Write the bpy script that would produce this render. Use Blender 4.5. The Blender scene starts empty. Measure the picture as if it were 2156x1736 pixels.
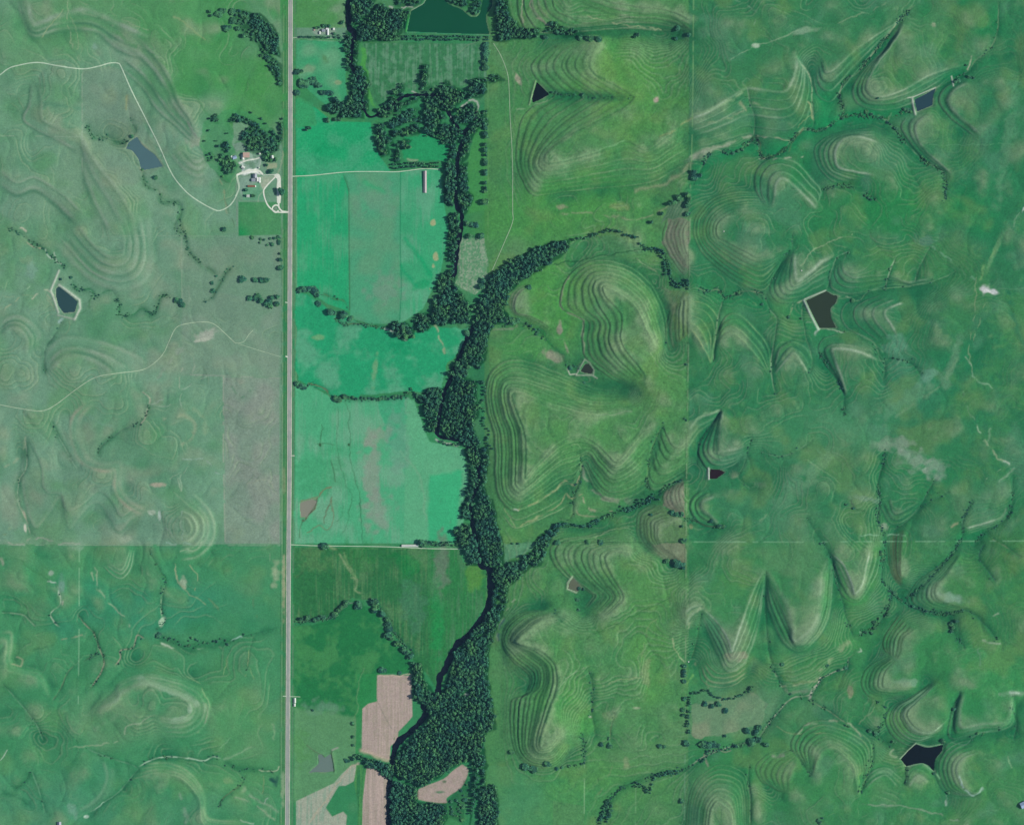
import bpy, math, random
import numpy as np

# ------------------------------------------------------------------ camera, sky, sun, exposure
S = 1.5                                   # metres per photo pixel
W0, H0 = 2156, 1736
scene = bpy.context.scene
cam = bpy.data.cameras.new('camera'); camo = bpy.data.objects.new('camera', cam)
scene.collection.objects.link(camo); scene.camera = camo
ALT = 15000.0
camo.location = (0, 0, ALT); camo.rotation_euler = (0, 0, 0)
cam.sensor_fit = 'HORIZONTAL'; cam.sensor_width = 36.0
cam.lens = 36.0 * (ALT - 18.0) / (W0 * S)
cam.clip_start = 100.0; cam.clip_end = 200000.0

SUN_EL, SUN_AZ = math.radians(34), math.radians(88)      # azimuth clockwise from north: sun in the east
world = bpy.data.worlds.new('World'); scene.world = world; world.use_nodes = True
wn = world.node_tree
sky = wn.nodes.new('ShaderNodeTexSky'); sky.sky_type = 'NISHITA'; sky.sun_disc = False
sky.sun_elevation = SUN_EL; sky.sun_rotation = SUN_AZ
wn.links.new(sky.outputs['Color'], wn.nodes['Background'].inputs['Color'])
wn.nodes['Background'].inputs['Strength'].default_value = 0.075
sl = bpy.data.lights.new('sun', 'SUN'); sl.energy = 4.9; sl.angle = math.radians(0.5); sl.color = (1.0, 0.965, 0.91)
so = bpy.data.objects.new('sun', sl); scene.collection.objects.link(so)
so.rotation_euler = (math.radians(90) - SUN_EL, 0, math.pi - SUN_AZ)
so.location = (3000, 0, 3000)
scene.view_settings.view_transform = 'Standard'; scene.view_settings.look = 'None'
scene.view_settings.gamma = 1.0; scene.view_settings.exposure = 0.0
scene.cycles.max_bounces = 4; scene.cycles.diffuse_bounces = 2

# light that flat ground gets back, per channel: display value / albedo (measured once from this sun and sky)
GAIN = np.array([1.04, 1.05, 1.09]) * np.array([.868, .887, .877])
AIR = np.array([.0068, .0135, .0265])      # what the thin blue air adds on the way up to the camera
def lin(c):
    c = np.asarray(c, dtype=np.float64) / 255.0
    return np.where(c <= 0.04045, c / 12.92, ((c + 0.055) / 1.055) ** 2.4)
def alb(c):
    c = np.asarray(c, float) * np.array([.975, .962, .968]); return np.clip((lin(c) - AIR) / GAIN, 0.003, 0.92)
rng = np.random.default_rng(7)
random.seed(11)

# ------------------------------------------------------------------ tiles: where a list of points was read off
TILES = {'A1': (0, 0, 3.4726), 'A2': (0, 450, 3.4726), 'A3': (0, 850, 3.4726), 'A4': (0, 1236, 3.4726),
         'B1': (590, 0, 4.312), 'B2': (590, 350, 4.312), 'B3': (590, 700, 4.312), 'B4': (590, 1050, 4.312), 'B5': (590, 1336, 4.312),
         'C1': (1000, 0, 3.85), 'C2': (1000, 400, 3.85), 'C3': (1000, 800, 3.85), 'C4': (1000, 1236, 3.4726),
         'D1': (1430, 0, 2.97), 'D2': (1430, 400, 2.97), 'D3': (1430, 800, 2.97), 'D4': (1430, 1156, 2.97),
         'F': (415, 220, 7.233), 'N': (610, 30, 16.58), 'P': (0, 0, 1.0)}
def T(t, pts):
    ox, oy, s = TILES[t]
    a = np.array(pts, dtype=np.float64).reshape(-1, 2)
    return a / s + np.array([ox, oy])
def smooth(p, k=5):
    if len(p) < 3: return p
    q = np.vstack([2 * p[0] - p[1], p, 2 * p[-1] - p[-2]])
    out = []
    for i in range(1, len(q) - 2):
        p0, p1, p2, p3 = q[i - 1], q[i], q[i + 1], q[i + 2]
        for j in range(k):
            t = j / k
            out.append(0.5 * ((2 * p1) + (-p0 + p2) * t + (2 * p0 - 5 * p1 + 4 * p2 - p3) * t * t + (-p0 + 3 * p1 - 3 * p2 + p3) * t ** 3))
    out.append(q[-2])
    return np.array(out)

# ------------------------------------------------------------------ ground lattice
STEP = 1.6
X0, X1, Y0, Y1 = -56.0, 2216.0, -56.0, 1800.0
gx = np.arange(X0, X1, STEP); gy = np.arange(Y0, Y1, STEP)
NX, NY = len(gx), len(gy)
GX, GY = np.meshgrid(gx, gy)
def fnoise(seed, lx, ly=None):
    ly = lx if ly is None else ly
    r = np.random.default_rng(seed).standard_normal((NY, NX)).astype(np.float32)
    kx = np.fft.rfftfreq(NX, STEP)[None, :]; ky = np.fft.fftfreq(NY, STEP)[:, None]
    F = np.fft.rfft2(r) * np.exp(-2 * (math.pi ** 2) * ((kx * lx * .35) ** 2 + (ky * ly * .35) ** 2))
    o = np.fft.irfft2(F, s=(NY, NX)); o -= o.mean()
    return (o / o.std()).astype(np.float32)
N1 = fnoise(1, 3.0); N2 = fnoise(2, 9); N3 = fnoise(3, 38); N4 = fnoise(4, 150); N5 = fnoise(5, 38); N6 = fnoise(6, 90)
NV = fnoise(8, 3, 60); NH = fnoise(9, 60, 3); NM = fnoise(10, 16)
WX = fnoise(11, 22) * 1.6 + fnoise(12, 7) * .7; WY = fnoise(13, 22) * 1.6 + fnoise(14, 7) * .7
GXW, GYW = GX + WX, GY + WY                # wobbled coordinates, for edges that are not ruled

GXS, GYS = GX + .25 * WX, GY + .25 * WY
def box(p, m):
    x0, y0 = p.min(0) - m; x1, y1 = p.max(0) + m
    i0 = max(0, int((x0 - X0) / STEP)); i1 = min(NX, int((x1 - X0) / STEP) + 2)
    j0 = max(0, int((y0 - Y0) / STEP)); j1 = min(NY, int((y1 - Y0) / STEP) + 2)
    return slice(j0, max(j0, j1)), slice(i0, max(i0, i1))
def dist(p, maxd, warp=True, closed=False):
    """window, distance, side (+ = right of travel in photo axes), arc length share"""
    if closed: p = np.vstack([p, p[:1]])
    sj, si = box(p, maxd + 6)
    AX, AY = (GXS, GYS) if warp == 'soft' else (GXW, GYW) if warp else (GX, GY)
    ax, ay = AX[sj, si], AY[sj, si]
    D = np.full(ax.shape, 1e9); Sg = np.zeros(ax.shape); A = np.zeros(ax.shape)
    if D.size == 0: return (sj, si), D, Sg, A
    seg = np.hypot(*(p[1:] - p[:-1]).T); cum = np.concatenate([[0], np.cumsum(seg)])
    ox, oy = X0 + si.start * STEP, Y0 + sj.start * STEP
    for k in range(len(p) - 1):
        a, b = p[k], p[k + 1]
        L2 = seg[k] ** 2
        if L2 < 1e-9: continue
        m = maxd + 6
        i0 = max(0, int((min(a[0], b[0]) - m - ox) / STEP)); i1 = min(D.shape[1], int((max(a[0], b[0]) + m - ox) / STEP) + 2)
        j0 = max(0, int((min(a[1], b[1]) - m - oy) / STEP)); j1 = min(D.shape[0], int((max(a[1], b[1]) + m - oy) / STEP) + 2)
        if i1 <= i0 or j1 <= j0: continue
        w = (slice(j0, j1), slice(i0, i1))
        vx, vy = b - a
        rx, ry = ax[w] - a[0], ay[w] - a[1]
        t = np.clip((rx * vx + ry * vy) / L2, 0, 1)
        d = np.hypot(rx - t * vx, ry - t * vy)
        c = vx * ry - vy * rx
        better = d < D[w]
        D[w] = np.where(better, d, D[w]); Sg[w] = np.where(better, np.sign(c), Sg[w]); A[w] = np.where(better, (cum[k] + t * seg[k]) / cum[-1], A[w])
    return (sj, si), D, Sg, A
def inside(p, ax, ay):
    r = np.zeros(ax.shape, bool)
    n = len(p)
    for k in range(n):
        xa, ya = p[k]; xb, yb = p[(k + 1) % n]
        if ya == yb: continue
        c = ((ya > ay) != (yb > ay)) & (ax < (xb - xa) * (ay - ya) / (yb - ya) + xa)
        r ^= c
    return r
def sstep(a, b, x):
    t = np.clip((x - a) / (b - a), 0, 1); return t * t * (3 - 2 * t)

ALB = np.zeros((NY, NX, 3), np.float32)       # what the ground is covered with
ROUGH = np.zeros((NY, NX), np.float32)        # how coarse the grass is
def mix(w, c, a):
    c = alb(c).astype(np.float32)
    a = np.clip(a, 0, 1)[..., None].astype(np.float32)
    ALB[w] = ALB[w] * (1 - a) + c * a
def field(pts, c, a=1.0, soft=1.2, warp=False, t='P', c2=None, nz=None, lo=-.6, hi=1.4, k=0, grain=None):
    p = T(t, pts)
    if k: p = smooth(np.vstack([p, p[:1]]), k)[:-1]
    w, D, _, _ = dist(p, soft * 2 + 2, warp, True)
    AX, AY = (GXW, GYW) if warp else (GX, GY)
    ins = inside(p, AX[w], AY[w])
    m = np.where(ins, sstep(-soft, soft, D), sstep(-soft, soft, -D))
    mix(w, c, m * a)
    if c2 is not None: mix(w, c2, m * a * sstep(lo, hi, nz[w]))
    if grain is not None: ROUGH[w] = ROUGH[w] * (1 - m) + grain * m
def blob(t, x, y, rx, ry, c, a=.6, ang=0, nz=.35):
    (px, py), s = T(t, [(x, y)])[0], TILES[t][2]
    rx, ry = rx / s, ry / s; R = max(rx, ry) * 1.9
    w = box(np.array([[px, py]]), R)
    dx, dy = GX[w] - px, GY[w] - py
    ca, sa = math.cos(math.radians(ang)), math.sin(math.radians(ang))
    u, v = (dx * ca + dy * sa) / rx, (-dx * sa + dy * ca) / ry
    d = np.hypot(u, v) + nz * (.6 * NM[w] + .5 * N2[w])
    mix(w, c, a * (1 - sstep(.45, 1.35, d)))
def stroke(t, pts, wd, c, a=.6, k=5, warp=True, brk=0.0, taper=False, seedn=0):
    p = smooth(T(t, pts), k) if k else T(t, pts)
    w, D, _, A = dist(p, wd * 2.6, warp)
    if D.size == 0: return
    m = np.exp(-(D / max(wd, 1.0)) ** 2) * min(1.0, wd / 1.0)
    if brk: m = m * sstep(-brk, .5, (NM if not seedn else N2)[w] + .6)
    if taper: m = m * np.clip(np.minimum(A, 1 - A) * 8, 0, 1)
    mix(w, c, m * a)

# ------------------------------------------------------------------ base cover of the land
PALE, KHAKI = (132, 160, 132), (118, 148, 112)
ALB[:] = alb((58, 131, 88))
def base(x0, x1, y0, y1, c, soft=2.0, a=1.0):
    m = sstep(x0 - soft, x0 + soft, GX) * (1 - sstep(x1 - soft, x1 + soft, GX)) * sstep(y0 - soft, y0 + soft, GY) * (1 - sstep(y1 - soft, y1 + soft, GY))
    mix((slice(None), slice(None)), c, m * a)
base(-999, 595, -999, 1146, (110, 154, 128))
base(-999, 595, 1146, 9999, (70, 142, 100))
base(605, 1040, -999, 9999, (58, 135, 92))
base(1020, 1452, -999, 9999, (76, 137, 88))
base(1450, 9999, -999, 9999, (54, 124, 87))
base(1450, 9999, 1139, 9999, (60, 130, 86))
def wash(x, y, rx, ry, c, a, ang=0):
    d = np.hypot(((GX - x) * math.cos(math.radians(ang)) + (GY - y) * math.sin(math.radians(ang))) / rx,
                 (-(GX - x) * math.sin(math.radians(ang)) + (GY - y) * math.cos(math.radians(ang))) / ry) + .22 * N6 + .1 * N3
    mix((slice(None), slice(None)), c, a * (1 - sstep(.3, 1.3, d)))
WEST = (GX < 590)
wash(470, 70, 230, 200, (70, 143, 86), .95, 20)
wash(250, 40, 200, 110, (82, 146, 98), .8)
wash(540, 200, 70, 110, (74, 148, 84), .7)
wash(80, 60, 130, 110, (88, 148, 104), .6)
wash(90, 210, 120, 80, (98, 150, 115), .6)
wash(240, 250, 70, 110, (110, 146, 124), .8)
wash(190, 400, 190, 120, (112, 150, 122), .6)
wash(300, 900, 160, 120, (88, 144, 110), .7)
wash(80, 520, 120, 70, (84, 144, 108), .6)
wash(150, 1050, 240, 80, (104, 148, 124), .6)
wash(420, 700, 130, 90, (112, 148, 124), .8)
wash(250, 680, 120, 60, (88, 146, 110), .6)
wash(450, 560, 100, 60, (110, 148, 122), .6)
wash(100, 1230, 130, 60, (58, 144, 100), .7)
wash(330, 1290, 220, 70, (58, 140, 108), .8)
wash(250, 1520, 130, 45, (104, 150, 112), .7)
wash(500, 1560, 90, 200, (84, 148, 98), .6)
wash(120, 1700, 220, 70, (74, 143, 112), .6)
wash(400, 1720, 120, 50, (82, 146, 112), .6)
wash(1330, 160, 110, 130, (84, 150, 78), .75)
wash(1200, 430, 190, 60, (78, 148, 78), .7)
wash(1080, 330, 40, 200, (76, 146, 88), .5)
wash(1250, 470, 200, 60, (74, 144, 80), .5)
wash(1170, 640, 70, 90, (78, 152, 76), .7)
wash(1120, 740, 60, 40, (76, 150, 84), .6)
wash(1380, 800, 60, 100, (86, 144, 84), .6)
wash(1200, 920, 130, 80, (82, 146, 88), .6)
wash(1380, 640, 50, 90, (92, 148, 88), .5)
wash(1190, 1480, 60, 100, (82, 156, 84), .8)
wash(1360, 1370, 50, 110, (86, 148, 84), .7)
wash(1300, 1640, 110, 60, (80, 142, 84), .7)
wash(1360, 1260, 80, 70, (80, 142, 86), .6)
wash(1180, 1660, 130, 90, (76, 150, 90), .5)
wash(1090, 1690, 60, 60, (74, 142, 104), .6)
wash(1600, 100, 170, 100, (64, 130, 88), .7)
wash(2000, 60, 120, 90, (44, 128, 82), .8)
wash(1800, 420, 200, 100, (50, 132, 82), .7)
wash(2060, 380, 90, 200, (46, 126, 88), .7)
wash(1950, 450, 130, 60, (44, 134, 80), .6)
wash(1500, 700, 60, 110, (66, 138, 86), .6)
wash(1720, 900, 160, 60, (74, 140, 100), .6)
wash(2050, 800, 120, 110, (44, 126, 88), .7)
wash(1900, 820, 100, 60, (60, 130, 98), .7)
wash(1600, 1080, 110, 50, (72, 138, 100), .6)
wash(1950, 1000, 130, 60, (50, 132, 86), .6)
wash(2100, 1160, 90, 90, (64, 122, 78), .8)
wash(1530, 1240, 100, 90, (68, 136, 88), .6)
wash(1780, 1300, 60, 110, (74, 146, 86), .6)
wash(1950, 1380, 130, 80, (58, 134, 84), .7)
wash(2080, 1420, 90, 120, (62, 144, 88), .6)
wash(1570, 1480, 80, 60, (98, 140, 108), .8)
wash(1720, 1640, 200, 90, (64, 140, 86), .6)
wash(2080, 1660, 120, 80, (70, 136, 88), .6)
# wide slow shifts between lusher and drier grass everywhere
mix((slice(None), slice(None)), (108, 146, 108), .30 * sstep(.2, 2.2, N3 * .7 + N4 * .6))
mix((slice(None), slice(None)), (40, 124, 82), .34 * sstep(.2, 2.2, -N5 * .7 - N4 * .5))
mix((slice(None), slice(None)), (92, 152, 82), .22 * sstep(.3, 2.0, N6 + .3 * N2) * (GX > 590))
_al = (slice(None), slice(None)); N7 = fnoise(41, 60); N8 = fnoise(42, 24)
mix(_al, (112, 148, 92), .34 * sstep(.3, 2.0, .8 * N7 + .5 * N8) * (GX > 1030))
mix(_al, (98, 146, 122), .30 * sstep(.4, 2.0, -.8 * N7 + .5 * N8) * (GX > 1450))
mix(_al, (144, 157, 136), .45 * sstep(.2, 2.0, .8 * N7 + .4 * N8) * ((GX < 590) & (GY < 1146)))
mix(_al, (86, 148, 100), .45 * sstep(.2, 2.0, -.8 * N7 + .4 * N8) * ((GX < 590) & (GY < 1146)))
mix(_al, (104, 152, 98), .30 * sstep(.3, 2.0, .8 * N7 + .4 * N8) * ((GX < 590) & (GY > 1146)))
ROUGH[:] = .25
ROUGH[(GX > 1030) & (GX < 1450)] = 1.0
ROUGH[GX > 1450] = .5
ROUGH[(GX < 590) & (GY < 1146)] = .12

# ------------------------------------------------------------------ fields
field([(471, 794), (588, 796), (588, 1144), (475, 1144)], (124, 149, 133), .85, c2=(134, 150, 138), nz=N5, grain=.35)
field([(383, 600), (590, 640), (588, 794), (383, 789)], (116, 149, 128), .6, soft=4, c2=(126, 152, 134), nz=N3)
field([(384, 500), (500, 500), (588, 500), (588, 640), (470, 690), (384, 640)], (110, 146, 124), .6, soft=3)
field([(174, 148), (230, 140), (262, 150), (300, 260), (345, 350), (280, 390), (174, 340)], (112, 145, 125), .7, soft=4, c2=(120, 148, 122), nz=N5)
field([(619, -60), (727, -60), (727, 58), (619, 58)], (78, 142, 88), c2=(112, 148, 118), nz=GX / 60 - 11.6 + .3 * NM, grain=.4)
field([(619, 58), (732, 58), (732, 81), (619, 81)], (102, 145, 122), .9)
field([(622, 84), (729, 86), (727, 170), (735, 240), (690, 225), (650, 190), (623, 152)], (62, 152, 108), c2=(98, 160, 122), nz=N5, grain=.4)
field([(764, 90), (1024, 92), (1024, 165), (935, 190), (890, 200), (850, 180), (795, 222), (775, 190)], (62, 127, 88), c2=(92, 142, 112), nz=NV * .8 + N2 * .6, grain=.9)
field([(760, 100), (770, 100), (775, 190), (790, 225), (765, 200)], (80, 165, 80), .7, warp=True)
field([(622, 208), (664, 226), (700, 255), (780, 257), (786, 300), (800, 330), (822, 360), (720, 364), (622, 370)], (40, 160, 108), c2=(66, 160, 118), nz=N5 + .3 * N1, warp=False, grain=.25)
field([(622, 206), (655, 216), (668, 262), (623, 268)], (60, 150, 100), .8, warp=True)
field([(850, 290), (900, 280), (945, 300), (940, 340), (850, 335)], (40, 152, 100), .8, warp=True)
field([(622, 373), (726, 365), (734, 400), (735, 655), (690, 640), (650, 612), (623, 605)], (45, 162, 112), c2=(74, 162, 120), nz=NV * .5 + N5, grain=.2)
field([(726, 365), (842, 361), (842, 680), (780, 682), (737, 668), (735, 400)], (76, 158, 120), c2=(92, 155, 120), nz=N5 + .25 * N3 - .2, grain=.2, soft=2.2)
field([(842, 361), (926, 354), (935, 430), (944, 480), (934, 540), (928, 570), (890, 650), (842, 682)], (62, 162, 116), c2=(90, 164, 128), nz=N3 + NV * .3, grain=.2)
blob('B2', 950, 1120, 160, 130, (122, 150, 134), .5); blob('B2', 860, 320, 180, 130, (108, 152, 128), .5)
blob('B2', 300, 800, 90, 500, (44, 166, 112), .5); blob('B2', 1300, 1080, 90, 70, (24, 152, 100), .7)
stroke('B2', [(1130, 660), (1220, 780), (1300, 880), (1370, 1000)], 6, (24, 156, 104), .7); stroke('B2', [(1110, 910), (1180, 1000), (1250, 1090)], 4, (28, 152, 104), .6)
stroke('B2', [(770, 120), (860, 190), (940, 240)], 6, (48, 164, 112), .6)
stroke('B2', [(575, 80), (600, 150), (620, 220), (624, 700), (628, 1300)], 1.0, (66, 98, 78), .75, warp=False, k=0)
stroke('B2', [(1092, 50), (1090, 700), (1098, 1100), (1085, 1390)], 1.2, (24, 126, 88), .7, warp=False)
for x, y in ((1392, 515), (1412, 820), (1385, 905), (1355, 1105)): blob('B2', x, y, 18, 22, (176, 172, 132), .7, nz=.6)
field([(620, 372), (625, 372), (624, 1140), (620, 1140)], (104, 152, 118), .8)
# meadow by the river below, and the field with the drained creek
field([(621, 612), (650, 622), (700, 660), (760, 682), (820, 690), (860, 706), (915, 690), (985, 690), (975, 730), (940, 770), (930, 818), (860, 826), (700, 834), (660, 815), (622, 800)], (44, 156, 110), c2=(84, 162, 126), nz=N5 + .3 * N2, warp=True, grain=.4)
field([(621, 808), (655, 812), (700, 838), (860, 836), (885, 880), (900, 930), (950, 940), (975, 945), (990, 1040), (975, 1100), (955, 1143), (617, 1144)], (78, 168, 124), c2=(104, 168, 134), nz=N5 + NV * .3, grain=.2)
field([(855, 840), (872, 842), (890, 900), (905, 930), (975, 945), (990, 1040), (975, 1100), (955, 1140), (850, 1140)], (92, 170, 128), .9, grain=.2)
field([(790, 835), (853, 836), (852, 1000), (850, 960), (820, 940)], (44, 162, 116), .7, soft=3, warp=True)
field([(905, 1000), (975, 990), (960, 1140), (900, 1140)], (52, 172, 120), .8, soft=5, warp=True)
blob('B3', 850, 950, 120, 110, (136, 154, 136), .6); blob('B3', 830, 1250, 90, 330, (140, 152, 140), .65); blob('B4', 860, 120, 130, 200, (134, 152, 138), .6)
blob('B3', 1060, 1080, 110, 300, (112, 158, 138), .5); blob('B3', 350, 1250, 260, 200, (66, 158, 110), .5)
stroke('B3', [(595, 620), (622, 850), (630, 1030), (650, 1250), (710, 1450), (725, 1725)], 1.0, (66, 122, 88), .75)
stroke('B4', [(718, 0), (730, 200), (750, 410)], 1.0, (60, 122, 92), .7)
stroke('B3', [(530, 700), (530, 850), (510, 1000), (540, 1200), (600, 1380), (635, 1500), (640, 1650)], 1.0, (62, 122, 86), .6)
stroke('B4', [(640, 0), (640, 150), (600, 270), (560, 310)], 1.0, (62, 122, 86), .5)
stroke('B3', [(375, 830), (372, 1040)], 1.0, (54, 96, 66), .8); stroke('B3', [(340, 1015), (490, 1020)], 1.0, (60, 104, 72), .6); stroke('B3', [(463, 1160), (510, 1350)], 1.3, (62, 104, 74), .7)
stroke('B3', [(905, 1060), (890, 1300), (880, 1600)], 1.3, (112, 160, 138), .5); stroke('B3', [(1090, 1080), (1200, 1220), (1290, 1400), (1330, 1700)], 3, (120, 172, 138), .45)
blob('B3', 620, 1018, 12, 14, (50, 86, 60), .9, nz=.2); blob('B3', 358, 1018, 14, 14, (50, 86, 60), .9, nz=.2)
stroke('B3', [(460, 1490), (430, 1600), (390, 1680)], 1.2, (104, 104, 84), .7); stroke('B4', [(440, 50), (395, 150), (400, 230)], 1.1, (92, 110, 86), .7)
stroke('B4', [(455, 0), (470, 120), (470, 230), (420, 290), (350, 230), (250, 300)], 1.2, (112, 118, 92), .7)
stroke('B4', [(590, 80), (560, 160), (500, 220)], 1.0, (64, 124, 88), .5); stroke('B4', [(210, 190), (170, 280), (180, 350)], 1.1, (70, 110, 74), .7)
field([(180, 15), (345, -25), (340, 50), (250, 185), (185, 170), (165, 90)], (112, 136, 104), .8, t='B4', warp=True)
stroke('B4', [(340, 0), (320, 60), (240, 180), (200, 200)], 1.6, (88, 84, 76), .8); stroke('B3', [(350, 1480), (400, 1430), (470, 1400)], 1.6, (124, 116, 90), .8)
blob('B3', 860, 340, 25, 110, (126, 166, 126), .6, 8); stroke('B2', [(1405, 1450), (1440, 1560), (1500, 1700)], 2.0, (150, 164, 132), .85, brk=.6)
# the dark textured field
field([(617, 1152), (700, 1153), (900, 1153), (965, 1156), (975, 1185), (1024, 1195), (1022, 1270), (980, 1340), (945, 1400), (925, 1460), (900, 1420), (860, 1380), (820, 1310), (795, 1262), (765, 1262), (740, 1258), (712, 1290), (660, 1308), (617, 1310)], (50, 115, 75), c2=(78, 128, 88), nz=NV * .7 + N5 * .8, warp=False, grain=1.0)
field([(900, 1153), (965, 1156), (975, 1185), (1024, 1195), (1022, 1270), (980, 1340), (945, 1400), (925, 1450), (905, 1400), (900, 1300)], (52, 128, 78), .7, c2=(74, 126, 92), nz=NV * .8 + .3 * N5, grain=.9)
blob('B4', 1460, 620, 55, 330, (106, 128, 112), .7, 2); blob('B4', 1170, 600, 130, 150, (28, 128, 72), .6); blob('B4', 700, 500, 180, 130, (44, 122, 70), .5)
blob('B4', 1200, 950, 110, 240, (74, 130, 100), .6, -10); blob('B4', 300, 560, 160, 120, (92, 138, 92), .5); blob('B4', 1760, 700, 80, 120, (92, 150, 72), .6)
blob('B4', 1430, 1150, 60, 350, (40, 146, 84), .6)
stroke('B4', [(440, 430), (530, 490), (590, 600), (640, 700), (700, 760), (690, 830), (740, 860)], 2.6, (126, 156, 116), .8, brk=.4)
stroke('B4', [(600, 500), (610, 600), (680, 720)], 2.6, (112, 150, 104), .6)
stroke('B4', [(540, 1185), (660, 1200), (760, 1270), (860, 1370), (970, 1440)], 3.0, (122, 160, 122), .65, brk=.8)
field([(617, 1318), (660, 1315), (705, 1300), (735, 1270), (790, 1280), (810, 1330), (860, 1390), (862, 1416), (794, 1418), (795, 1440), (762, 1480), (758, 1590), (617, 1500)], (42, 120, 76), c2=(64, 134, 84), nz=N3 + N2 * .4, grain=.5)
field([(617, 1488), (700, 1500), (760, 1512), (761, 1590), (720, 1650), (617, 1690)], (92, 146, 104), .9, soft=5, warp=True, grain=.3)
blob('B5', 380, 650, 140, 60, (104, 150, 124), .6); blob('B5', 160, 1000, 90, 170, (84, 146, 90), .6, -20)
field([(752, 1418), (794, 1418), (794, 1478), (765, 1486), (756, 1592), (748, 1590)], (50, 136, 82), .8)
stroke('B5', [(760, 310), (710, 460), (690, 700), (680, 830), (675, 1060)], 1.2, (100, 142, 104), .6)
# bare ploughed ground
PLO, PLO2 = (172, 160, 152), (154, 148, 136)
field([(880, 365), (1190, 372), (1195, 590), (1200, 740), (1150, 800), (1070, 880), (1065, 960), (1000, 1010), (990, 1135), (900, 1110), (740, 1055), (745, 670), (800, 625), (882, 605), (876, 560)], PLO, 1, t='B5', c2=PLO2, nz=N1 * .8 + NV * .8, grain=.5)
stroke('B5', [(890, 620), (940, 730), (1010, 850)], 1.0, (120, 122, 112), .7, warp=False); stroke('B5', [(884, 372), (1190, 368)], 1.4, (186, 178, 158), .8)
stroke('B5', [(745, 1050), (860, 1090), (990, 1125)], 4, (190, 176, 156), .6)
field([(785, 1185), (830, 1190), (985, 1300), (1000, 1360), (975, 1400), (985, 1500), (960, 1780), (742, 1780), (748, 1500), (770, 1300)], PLO, 1, t='B5', c2=PLO2, nz=NV * .9 + N1 * .4, grain=.4)
stroke('B5', [(830, 1200), (820, 1400), (830, 1725)], 1.2, (190, 178, 164), .6, warp=False)
field([(1650, 1178), (1705, 1220), (1690, 1300), (1640, 1390), (1510, 1480), (1500, 1530), (1255, 1495), (1250, 1420), (1290, 1385), (1480, 1310), (1560, 1240)], PLO, 1, t='B5', c2=PLO2, nz=N2 * .5 + N1 * .5, grain=.4, k=3)
blob('B5', 1440, 1430, 50, 14, (92, 132, 104), .9, 0); blob('B5', 1490, 1335, 16, 10, (92, 118, 92), .9); blob('B5', 1035, 945, 9, 20, (96, 122, 90), .9)
# grey-green stubble and its farm lane
field([(143, 1510), (225, 1470), (490, 1345), (560, 1260), (640, 1190), (730, 1160), (700, 1190), (665, 1330), (590, 1370), (530, 1370), (410, 1570), (470, 1650), (570, 1605), (604, 1640), (590, 1790), (143, 1790)], (156, 168, 150), 1, t='B5', c2=(136, 162, 142), nz=NV + N2 * .5, grain=.3)
stroke('B5', [(720, 1165), (640, 1210), (560, 1290), (480, 1410), (380, 1550), (270, 1700)], 2.2, (168, 166, 146), .8)
field([(690, 1180), (785, 1185), (765, 1330), (745, 1500), (740, 1790), (705, 1790), (700, 1500), (670, 1350)], (76, 142, 86), 1, t='B5', c2=(52, 120, 80), nz=NV, grain=.8)
# meadow strip and scrub between river and the east track
field([(1640, 640), (1860, 650), (1890, 1000), (1780, 1160), (1600, 1080), (1600, 860)], (104, 156, 118), .85, t='B2', warp=True, c2=(136, 158, 136), nz=N1 + NV * .5, grain=1.0)
field([(1000, 270), (1025, 255), (1027, 440), (985, 450), (985, 340)], (72, 150, 84), .7)
field([(1640, 270), (1860, 255)] if False else [(1200, 525), (1355, 500), (1345, 455), (1100, 360), (860, 400), (720, 470)], (74, 134, 94), .5, t='C2', warp=True)
# pale/brown scrub wedges by the east fence
field([(1560, 215), (1680, 225), (1740, 260), (1735, 640), (1700, 700), (1600, 560), (1510, 430), (1550, 330)], (126, 134, 118), .9, t='C2', c2=(98, 122, 98), nz=N2 + N1, warp=True, grain=1.0)
field([(1500, 270), (1580, 110), (1720, 80), (1735, 220), (1560, 220)], (96, 134, 108), .8, t='C2', warp=True, c2=(70, 110, 84), nz=N1 + N2, grain=1.0)
field([(1560, 820), (1640, 810), (1728, 840), (1725, 1180), (1580, 1310), (1550, 1190), (1590, 960)], (98, 136, 88), .85, t='C2', warp=True, c2=(72, 118, 80), nz=N2 + N1 * .7, grain=1.0)
field([(1560, 700), (1700, 720), (1560, 560), (1620, 560), (1720, 640), (1725, 730), (1620, 760)], (84, 134, 100), .6, t='C2', warp=True)
field([(1540, 890), (1620, 850), (1700, 800), (1708, 1110), (1580, 1040), (1520, 1020)], (126, 128, 114), .9, t='C3', warp=True, c2=(100, 112, 96), nz=N2, grain=.7)
field([(1420, 1010), (1520, 1025), (1620, 1080), (1708, 1140), (1705, 1480), (1600, 1480), (1450, 1400), (1345, 1310), (1315, 1200), (1335, 1080)], (94, 134, 92), .85, t='C3', warp=True, c2=(84, 122, 88), nz=N2, grain=.8)
field([(1420, 1340), (1705, 1300), (1705, 1490), (1600, 1490), (1480, 1420)], (122, 132, 110), .8, t='C3', warp=True)
field([(235, 1325), (500, 1310), (440, 1390), (340, 1440), (235, 1480)], (92, 150, 116), .8, t='C3', warp=True)
field([(80, 1300), (300, 1310), (560, 1560), (560, 1780), (170, 1780), (100, 1500)], (76, 144, 98), .45, t='C4', warp=True, grain=.5)
field([(570, 1560), (800, 1600), (800, 1790), (570, 1790)], (82, 138, 92), .8, t='C4')
field([(1590, 860), (2040, 760), (2156, 850), (2100, 1000), (1850, 1060), (1650, 1110), (1590, 1080)], (104, 142, 110), .9, t='C4', warp=True, c2=(126, 146, 118), nz=N5, grain=.5)
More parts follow.
